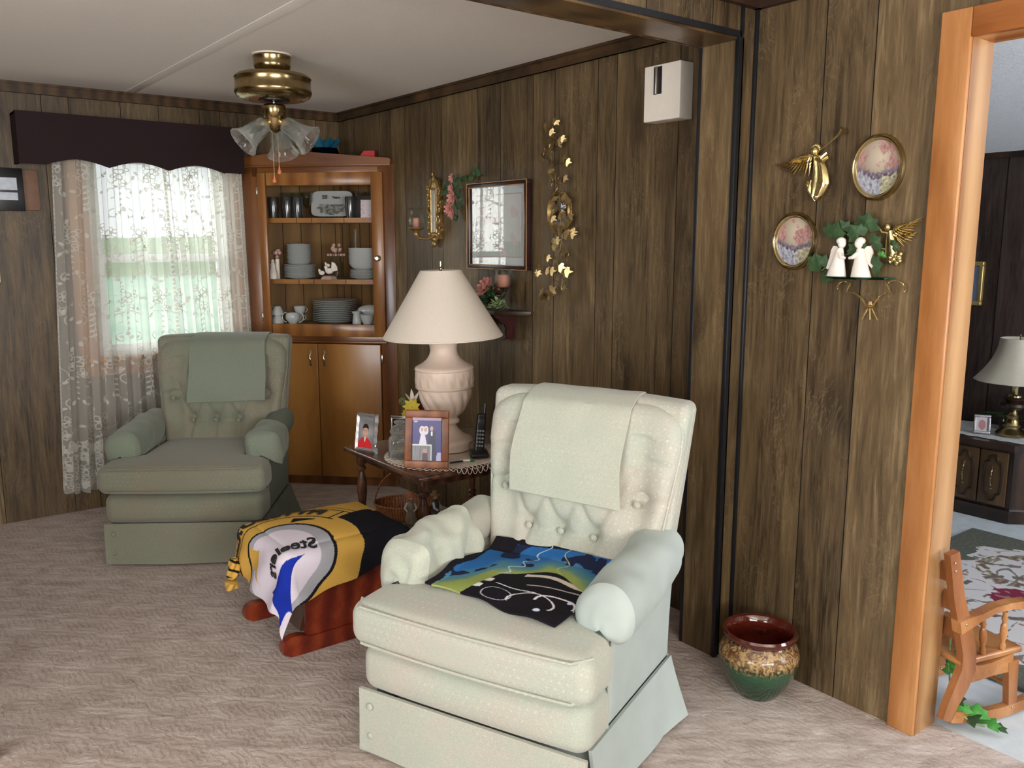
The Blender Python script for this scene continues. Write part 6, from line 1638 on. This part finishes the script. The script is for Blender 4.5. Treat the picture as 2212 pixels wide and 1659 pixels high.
for (x, z, an_, s) in ((-.085, .058, .5, .050), (-.050, .075, -.3, .036), (-.12, -.035, -.4, .044), (-.10, -.055, 2.2, .040), (-.145, -.025, -.9, .030), (.03, .085, .2, .046), (.005, .06, -.6, .040), (.055, .035, .9, .034), (.06, -.03, 1.4, .036), (.115, .028, 1.1, .022), (.0, .01, 0, .04)):
    mb = MB(); big_leaf(mb, (x, z), an_, s, -.03 - .01 * (x > 0)); mb.build('leaf', M['leaf'], vy, angle=20)
mb = MB(); big_leaf(mb, (.088, .0), .3, .016, -.05); mb.build('leaf', M['leaf_bright'], vy, angle=20)
MB().tube([(-.13, -.016, -.05), (-.05, -.016, -.0), (.04, -.02, .03), (.11, -.02, .01)], .002, 6).build('stem', M['leaf_lt'], vy)
# glass shelf on twisted wire, with the figurine
gs = wall_thing('wire_shelf', 'small glass shelf on a twisted gilt wire bracket', 'shelf', 1.43, 1.392, XN)
MB().prism([(-.095, 0), (.11, 0), (.10, -.05), (.05, -.085), (-.05, -.085), (-.09, -.05)], .006, M=T(0, 0, -.003)).build('glass_plate', glassm('green_edge_glass', (.35, .62, .56, 1), .02), gs)
mb = MB()
for s, (cx, cz, rr) in ((-1, (-.045, -.03, .022)), (1, (.12, -.028, .030))):
    for ph in (0, pi):
        pts = []
        for k in range(40):
            t = k / 39; a = -.5 + 5.4 * t
            if t < .6: x = cx + rr * cos(a * s * 1.0 + (pi if s < 0 else 0)); z = cz + rr * sin(a) * .8 - .0
            else: q = (t - .6) / .4; x = cx * (1 - q) * .9 + .045 * q; z = cz - .015 - .055 * q + .02 * sin(pi * q)
            pts.append((x + .0022 * cos(k * 1.3 + ph), -.02 + .0022 * sin(k * 1.3 + ph), z))
        mb.tube(pts, .0018, 5)
for dx, ex in ((-.006, -.022), (0, .004), (.006, .028)):
    mb.tube([(.045 + dx * .4, -.02, -.07), (.045 + dx, -.02, -.09), (.045 + ex, -.022, -.125)], [.0028, .0028, .002], 6)
mb.build('twisted_wire', M['gold_old'], gs)
for z in (-.082, -.088): MB().tube([(.030, -.024, z), (.062, -.024, z)], .0022, 6).build('wire_band', M['gold_old'], gs)
fg = thing('angel_figurines', 'pair of white bisque angels facing each other on the little glass shelf', 'figurine', (XN - .045, 1.448, 1.3955), -pi / 2)
for s, x in ((-1, -.030), (1, .030)):
    b = MB()
    b.grid(lambda u, v: (x + s * (.003 + .008 * v) + (.010 + .022 * v) * cos(2 * pi * u), (.009 + .012 * v) * sin(2 * pi * u), .085 * (1 - v)), 28, 12, closeu=True)
    b.tube([(x, -.005, .070), (x - s * .012, -.014, .058), (x - s * .024, -.012, .056)], [.008, .006, .004], 8)
    b.add([], [])
    bo = b.build('body', M['bisque'], fg)
    MB().ball((x - s * .002, 0, .100), (.0125, .0125, .015), 16).tube([(x, 0, .08), (x, 0, .092)], .006, 10).build('head', M['bisque'], fg)
    MB().ball((x + s * .002, .002, .107), (.0145, .0145, .012), 14).build('hair', M['bisque'], fg)
    wv = [(0, .0), (.014, .014), (.026, .014), (.032, .002), (.036, -.02), (.046, -.055), (.040, -.058), (.022, -.040), (.008, -.030)]
    MB().prism([(x + s * (.006 + a), .078 + b_) for a, b_ in wv], .006, M=T(0, .014, 0) @ R(pi / 2, 'X')).build('wing', M['bisque'], fg)
# small things on the back wall at the far left
cl = thing('wall_calendar', 'black board with two silver panels on the back wall at the left edge', 'wall decoration', (.655, YB, 1.765))
MB().rbox((0, -.05, 0), (.19, .02, .215), .003, 1, 1).build('board', M['black'], cl)
for z, h in ((.028, .062), (-.034, .038)): MB().box((-.02, -.0615, z), (.17, .003, h)).build('silver_panel', plain('brushed_silver', rgb(150, 156, 164), .35, .4), cl)
MB().box((0, -.02, 0), (.10, .04, .12)).build('spacer', M['black'], cl)
cl2 = thing('wall_plaque', 'plain reddish brown plaque on the back wall beside the black board', 'wall decoration', (.780, YB, 1.765))
MB().rbox((0, -.018, 0), (.085, .034, .205), .002, 1, 1).build('board', plain('terracotta_card', rgb(122, 90, 70), .6), cl2)
tag(MB().rbox((.555, YB - .012, 1.35), (.115, .022, .115), .005, 2, 2).build('wall_plate', M['cream']), 'cream plate on the back wall, cut by the left edge of the view', 'switch plate')
# ---------------------------------------------------------------- glazed pot on the carpet by the stub wall
pt = thing('glazed_pot', 'brown and green drip glazed ceramic pot on the carpet by the stub wall', 'pot', (2.288, 1.612, 0))
m = NT('drip_glaze'); c = m.coord(); sx = m.n('SeparateXYZ'); m.l(c, sx.inputs[0])
nz = m.noise(m.coord((1, 1, .35)), 26, 4, .7, 1.5); nb = m.noise(c, 38, 4, .75, 2)
hgt = m.math('ADD', sx.outputs[2], m.math('MULTIPLY', nz, .06))
col = m.ramp(m.math('MULTIPLY', hgt, 4.0), [(.30, rgb(20, 54, 36)), (.56, rgb(30, 76, 50)), (.64, rgb(26, 34, 16)), (.70, rgb(112, 80, 42)), (.86, rgb(92, 50, 24)), (.935, rgb(60, 20, 12))])
fl = m.ramp(nb, [(.46, (0, 0, 0)), (.54, (1, 1, 1))]); band = m.ramp(m.math('MULTIPLY', hgt, 4.0), [(.56, (0, 0, 0)), (.68, (1, 1, 1)), (.86, (1, 1, 1)), (.90, (0, 0, 0))])
col = m.mix(m.math('MULTIPLY', fl, m.math('MULTIPLY', band, .8)), col, rgb(190, 158, 104))
m.bump(m.math('MULTIPLY', nb, band), .8, .006)
M['glaze'] = m.set(col, .12, 0, .6, Coat_Weight=.6, Coat_Roughness=.05)
MB().lathe([(a_ * 1.03, b_ * 1.03) for a_, b_ in ((0, .004), (.06, .004), (.066, 0), (.076, .012), (.098, .045), (.117, .085), (.126, .12), (.127, .145), (.119, .168), (.105, .183), (.102, .190), (.108, .197), (.116, .205), (.1175, .213), (.114, .219), (.106, .215), (.099, .203), (.096, .19), (.100, .175), (.112, .15), (.115, .12), (.105, .085), (.085, .045), (.06, .018), (0, .014))], 96,
           mod=lambda t, z, r: .0012 * sin(38 * t + sin(z * 90)) * (.11 < z < .18 and r > .1)).build('body', M['glaze'], pt)
rm = plain('red_brown_glaze', rgb(78, 26, 16), .08, 0, .6, .1, Coat_Weight=.6)
MB().lathe([(a_ * 1.031, b_ * 1.031) for a_, b_ in ((.1025, .1895), (.109, .1965), (.1172, .2045), (.119, .213), (.115, .2205), (.105, .2165), (.0975, .2035), (.0945, .19), (.0985, .174), (.1105, .15), (.1135, .12), (.1035, .085), (.0835, .045), (.0585, .019), (0, .0155))], 96).build('glazed_lining', rm, pt)
# ---------------------------------------------------------------- orange wooden cabinet corner at the lower left edge of the view
ds = thing('wooden_desk', 'orange wooden desk whose corner leg shows at the lower left edge', 'desk', (-.15, 2.98, 0))
for x in (-.34, .34):
    for y in (-.26, .26): MB().rbox((x, y, .36), (.04, .04, .72), .004, 1, 2).build('leg', M['oak'], ds)
MB().rbox((0, 0, .735), (.74, .58, .03), .006, 2, 2).build('desktop', M['oak'], ds)
MB().box((0, 0, .66), (.68, .5, .10)).build('apron', M['oak'], ds)
ds.location = (-.155, 3.01, 0)
# ---------------------------------------------------------------- next room
# patterned rug
rg = thing('floral_rug', 'olive bordered rug with a white floral field in the next room', 'rug', (0, 0, 0))
def rugc(p):
    x, y = p[0], p[1]
    ex = min(4.565 - x, x - 3.0); ey = min(1.935 - y, y + .3)
    e = min(ex, ey)
    sc_ = .17 + .035 * sin(x * 21) * sin(y * 21) + .02 * sin(x * 40 + y * 30)
    if math.hypot(max(0, .45 - (4.565 - x)), max(0, .45 - (1.935 - y))) > .34 + .03 * sin(x * 50): sc_ = 9
    if e < sc_: return (.115, .118, .095, 1) if noise.noise(Vector((x * 60, y * 60, 0))) < .2 else (.15, .15, .12, 1)
    def ring(cx, cy, rx, ry, w): d = math.hypot((x - cx) / rx, (y - cy) / ry); return abs(d - 1) < w
    n1 = noise.noise(Vector((x * 16, y * 16, 2))); n2 = noise.noise(Vector((x * 34, y * 34, 5)))
    if math.hypot((x - 3.78) / .11, (y - 1.42) / .075) < 1 + .35 * n2: return (.20, .03, .06, 1) if n2 > -.2 else (.34, .16, .16, 1)
    if ring(3.78, 1.42, .26, .19, .07) and n1 > -.1: return (.17, .13, .11, 1)
    if ring(4.13, 1.50, .20, .17, .16) and n2 > -.12: return (.16, .11, .10, 1) if n2 > .12 else (.28, .24, .15, 1)
    if ring(3.90, 1.58, .42, .10, .06) and n1 > 0: return (.20, .18, .15, 1)
    if abs(noise.noise(Vector((x * 7, y * 7, 9)))) < .030 and n2 > -.25: return (.20, .17, .15, 1)
    if n1 > .34 and n2 > -.05: return (.30, .14, .15, 1) if n2 > .16 else (.24, .24, .18, 1)
    return (.62, .59, .58, 1)
def rg_(u, v): return (3.0 + 1.565 * u, -.3 + 2.235 * v, .009)
mb = MB().grid(rg_, 420, 560); mb.build('woven_field', M['fleece'], rg, flat=True, colfn=rugc)
MB().box((3.7825, .8175, .004), (1.565, 2.235, .008)).build('backing', plain('rug_back', rgb(96, 98, 88), .9), rg)
# console cabinet
cn = thing('console_cabinet', 'dark carved wooden cabinet with brass handled doors in the next room', 'cabinet', (4.82, 2.11, 0))
CZ = .435
def fp2(g_): return [(-g_, -.245 - g_ * .3), (.16, -.40 - g_), (.48, -.40 - g_), (.48, .40 + g_), (.16, .40 + g_), (-g_, .245 + g_ * .3)]
MB().prism(fp2(0), .33, M=T(0, 0, .07)).build('body', M['console'], cn)
MB().prism(fp2(.03), .032, M=T(0, 0, CZ - .034)).prism(fp2(.02), .012, M=T(0, 0, CZ - .046)).build('top', M['console'], cn)
MB().prism(fp2(.012), .055, M=T(0, 0, 0)).prism(fp2(.02), .018, M=T(0, 0, .052)).build('plinth', M['console'], cn)
for k in range(3):
    yc = .150 - .150 * k
    d = MB().rbox((-.006, yc, .235), (.014, .143, .30), .003, 2, 2).build('door', M['console_door'], cn)
    pts = []
    for q in range(73):
        t = q / 72 * 2 * pi; x = cos(t); z = sin(t)
        sz = (abs(z) ** .7) * (1 if z > 0 else -1) * .125; sx_ = (abs(x) ** .5) * (1 if x > 0 else -1) * .046
        if abs(sz) > .085: sx_ *= .55
        pts.append((-.016, yc + sx_, .235 + sz))
    MB().tube(pts, .0055, 8).build('carved_moulding', M['console'], d)
    hd = MB().tube([(-.022 - .012 * sin(pi * q / 10), yc, .285 - .095 * q / 10) for q in range(11)], [.003, .006, .003, .004, .004, .005, .004, .004, .003, .006, .003], 8)
    hd.ball((-.018, yc, .295), (.005, .007, .009), 8).ball((-.018, yc, .178), (.005, .007, .009), 8); hd.build('handle', M['brass'], d)
rn = thing('lace_runner', 'white lace table runner on top of the dark console cabinet', 'runner', (5.05, 2.06, CZ - .001))
def run_(u, v): a = 2 * pi * u; k = (abs(cos(a)) ** 4 + abs(sin(a)) ** 4) ** -.25; rr = v * (1 + .025 * sin(26 * a) * (v > .9)); return (.20 * rr * cos(a) * k, .33 * rr * sin(a) * k, .001 + .002 * v)
MB().sheet(run_, 120, 10, .002).build('lace', plain('lace_white', rgb(206, 206, 204), .8, 0, .2, .2, 120, .5), rn)
nl2 = thing('brass_lamp', 'brass and dark wood table lamp with a bell shade in the next room', 'lamp', (5.02, 1.972, CZ + .006))
MB().lathe([(0, 0), (.078, 0), (.08, .01), (.07, .022), (.05, .035), (.042, .05), (.045, .06), (.036, .075), (.032, .1), (.036, .112), (.026, .125), (.022, .14), (0, .14)], 36).build('brass_base', M['brass_dk'], nl2)
MB().lathe([(0, .14), (.03, .14), (.055, .152), (.066, .166), (.06, .18), (.035, .192), (.05, .2), (.055, .208), (.035, .218), (0, .218)], 36).build('wood_body', M['console'], nl2)
MB().lathe([(0, .215), (.038, .216), (.036, .224), (.022, .232), (.02, .27), (.026, .282), (.03, .29), (.018, .3), (.012, .32), (0, .33)], 32).build('brass_neck', M['brass'], nl2)
def bell(u, v):
    a = 2 * pi * u; pan = 1 - .02 * abs(cos(4 * a)) ** 2
    r_ = .095 + .115 * (1 - v) ** 1.9; return (r_ * cos(a) * pan, r_ * sin(a) * pan, .305 + .235 * v)
mb = MB().sheet(bell, 64, 16, .003); mb.build('bell_shade', plain('ivory_silk', rgb(200, 192, 172), .6, 0, .3, .04), nl2)
MB().tube([(0, 0, .33), (0, 0, .555)], .003, 6).ball((0, 0, .556), .007, 8).build('finial', M['brass_dk'], nl2)
sf = photo_frame('photo_frame', 'tiny silver framed photo standing on the lace runner in the next room', 4.93, 2.09, math.radians(-60), .085, .105, .014, 'silver_frame', lambda u, v: (.36, .16, .16, 1) if ((u - .5) / .3) ** 2 + ((v - .45) / .35) ** 2 < 1 else (.5, .46, .46, 1), .2, CZ + .006)
fp_ = thing('potted_plant', 'light green plant in a pale marbled bowl behind the brass lamp', 'plant', (5.17, 1.80, CZ + .002))
MB().lathe([(0, 0), (.045, 0), (.05, .01), (.075, .05), (.082, .085), (.07, .11), (.064, .11), (.074, .085), (.068, .05), (.04, .012), (0, .012)], 32).build('bowl', plain('marbled_bowl', rgb(150, 170, 166), .3, 0, .5, .25, 25), fp_)
r = random.Random(4); mb = MB()
for k in range(26):
    a = r.uniform(0, 2 * pi); e = r.uniform(.2, 1.3); d = V(cos(a) * cos(e), sin(a) * cos(e), sin(e)); leaf_poly(mb, V(0, 0, .10) + d * r.uniform(.02, .10), d, r.uniform(.06, .10), .018, (0, 0, 1), .3)
mb.build('leaves', M['leaf_bright'], fp_)
MB().ball((-.05, .04, .13), (.03, .03, .03), 12).build('pink_blossom', M['rose'], fp_)
fn = thing('potted_fern', 'dark feathery fern behind the brass lamp in the next room', 'plant', (5.16, 2.06, CZ + .004)); mb = MB()
MB().lathe([(0, 0), (.03, 0), (.04, .05), (.036, .05), (.028, .006), (0, .006)], 20).build('pot', M['console'], fn)
for k in range(16):
    a = r.uniform(0, 2 * pi); L = r.uniform(.08, .14)
    pts = [V(cos(a) * L * t, sin(a) * L * t, .05 + .12 * t - .10 * t * t) for t in (0, .25, .5, .75, 1)]
    mb.tube(pts, .002, 4)
    for q in range(1, 5):
        for s in (-1, 1): leaf_poly(mb, pts[q], V(-sin(a) * s + cos(a) * .5, cos(a) * s + sin(a) * .5, 0), .03, .006, (0, 0, 1))
mb.build('fronds', M['leaf'], fn)
pn = thing('gilt_framed_picture', 'gold framed picture on the dark wall of the next room', 'picture', (5.35, 2.455, 1.255), -pi / 2)
mb = MB()
for (x, z, w_, h_) in ((0, .118, .25, .024), (0, -.118, .25, .024), (-.113, 0, .024, .212), (.113, 0, .024, .212)): mb.rbox((x, -.016, z), (w_, .03, h_), .006, 1, 2)
mb.build('frame', plain('pale_gilt', rgb(206, 178, 112), .35, .7), pn)
MB().box((0, -.010, 0), (.205, .004, .215)).build('image', plain('sky_print', rgb(150, 172, 206), .4, 0, .4, .12, 6), pn)
MB().box((0, -.018, 0), (.205, .002, .215)).build('glass', M['pane'], pn)
# child's rocking chair
rk = thing('rocking_chair', 'small honey coloured child\'s rocking chair just inside the doorway', 'rocking chair', (2.655, 1.075, 0), math.radians(-15.4))
def bar(pts, w, th, mat, nm, parent, bev=.004):
    """flat bar following points in the x-z plane, width w in y"""
    n_ = len(pts); vs = []; fs = []
    for i, p in enumerate(pts):
        q = pts[min(i + 1, n_ - 1)]; o_ = pts[max(i - 1, 0)]; dx, dz = q[0] - o_[0], q[2] - o_[2]; L = math.hypot(dx, dz); nx, nz_ = -dz / L, dx / L
        tt = th[i] if isinstance(th, (list, tuple)) else th
        for (a, b) in ((1, 1), (1, -1), (-1, -1), (-1, 1)): vs.append((p[0] + nx * tt / 2 * a, p[1] + w / 2 * b, p[2] + nz_ * tt / 2 * a))
    for i in range(n_ - 1):
        for k in range(4): fs.append((i * 4 + k, i * 4 + (k + 1) % 4, (i + 1) * 4 + (k + 1) % 4, (i + 1) * 4 + k))
    fs += [(3, 2, 1, 0), tuple((n_ - 1) * 4 + k for k in range(4))]
    return MB().add(vs, fs).build(nm, mat, parent)
SW = .27
for y in (0, SW):
    bar([(-.10 + .05 * k, y, .020 + .06 * ((-.10 + .05 * k - .12) / .3) ** 2) for k in range(11)], .024, .036, M['maple'], 'rocker_rail', rk)
    bar([(-.122, y, .045), (-.105, y, .09), (-.070, y, .15), (-.048, y, .20), (-.052, y, .26), (-.085, y, .36), (-.115, y, .44), (-.152, y, .590)], .024, [.040, .046, .060, .062, .056, .050, .044, .038], M['maple_dark'], 'back_post', rk)
    bar([(.165, y, .04), (.158, y, .11), (.150, y, .19)], .022, [.036, .040, .046], M['maple_dark'], 'leg', rk)
    bar([(-.06, y, .185), (.0, y, .178), (.06, y, .180), (.15, y, .186)], .02, [.066, .05, .045, .062], M['maple'], 'side_apron', rk)
    for x0_, x1_ in ((.02, .008), (.105, .104)):
        MB().tube([(x0_ + (x1_ - x0_) * t, y, .235 + .125 * t) for t in (0, .12, .2, .3, .38, .5, .62, .7, .8, .9, 1)], [.008, .010, .006, .009, .011, .011, .010, .006, .010, .007, .008], 12).build('spindle', M['maple'], rk)
    bar([(-.115, y - .008, .352), (-.075, y - .008, .362), (-.03, y - .008, .372), (.03, y - .008, .386), (.10, y - .008, .388), (.18, y - .008, .380)], .034, [.042, .036, .024, .020, .022, .026], M['maple'], 'armrest', rk)
    for (x, z) in ((-.145, .535), (-.150, .560), (-.095, .362), (.16, .03)): MB().ball((x, y - .0145 if z != .362 else y - .026, z), (.004, .002, .004), 8).build('screw', M['chrome'], rk)
MB().rbox((.055, SW / 2, .222), (.27, SW - .0 + .02, .022), .009, 3, 3).build('seat', M['maple'], rk)
for k in range(3): MB().rbox((-.075 - .028 * k * 1.1, SW / 2, .32 + .10 * k), (.014, SW - .02, .06), .005, 2, 2, M=None).build('back_slat', M['maple_dark'], rk)
MB().tube([(.158, 0, .10), (.158, SW, .10)], .008, 10).build('stretcher', M['maple'], rk)
# trailing ivy on the floor by the casing
iv2 = thing('trailing_ivy', 'bright green trailing ivy leaves on the floor at the foot of the door casing', 'plant', (2.60, 1.10, 0))
MB().tube([(.03, .05, .30), (.02, .045, .20), (.01, .03, .12), (.0, .01, .07), (.01, -.04, .03), (.04, -.07, .02)], .003, 6).build('vine', M['leaf_lt'], iv2)
def floor_leaf(c, ang, tilt, s, m_):
    pts = [(0, -.05), (.30, -.30), (.62, -.18), (.98, .02), (.66, .30), (.74, .62), (.36, .62), (.0, 1.02), (-.36, .62), (-.74, .62), (-.66, .30), (-.98, .02), (-.62, -.18), (-.30, -.30)]
    Mx = T(*c) @ R(ang, 'Z') @ R(tilt, 'X'); ce = len(pts)
    vs = [(x * s, y * s, (-.25 * x * x + .05) * s) for x, y in pts] + [(0, .3 * s, .10 * s)]; vs2 = [(x, y, z - .0012) for x, y, z in vs]
    fs = [(k, (k + 1) % ce, ce) for k in range(ce)] + [(ce + 1 + (k + 1) % ce, ce + 1 + k, 2 * ce + 1) for k in range(ce)] + [((k + 1) % ce, k, ce + 1 + k, ce + 1 + (k + 1) % ce) for k in range(ce)]
    MB().add(vs + vs2, fs, Mx).build('leaf', m_, iv2, angle=20)
for (c, a, t, s, mm) in (((.01, .035, .20), -2.2, 1.2, .042, 'leaf_bright'), ((.015, .03, .165), -1.4, .9, .034, 'leaf_bright'), ((.0, .01, .09), -2.0, .7, .038, 'leaf'), ((.005, -.01, .06), -1.0, .5, .040, 'leaf_bright'),
                         ((.01, -.035, .04), -2.4, .4, .040, 'leaf'), ((.035, -.045, .05), -1.2, .5, .042, 'leaf_bright'), ((.045, -.075, .028), -1.8, .25, .040, 'leaf_bright'), ((.0, .03, .05), -2.6, .5, .032, 'leaf'), ((.03, -.02, .03), -.4, .3, .03, 'leaf'), ((.06, -.10, .02), -1.4, .2, .030, 'leaf')):
    floor_leaf(c, a, t, s, M[mm])
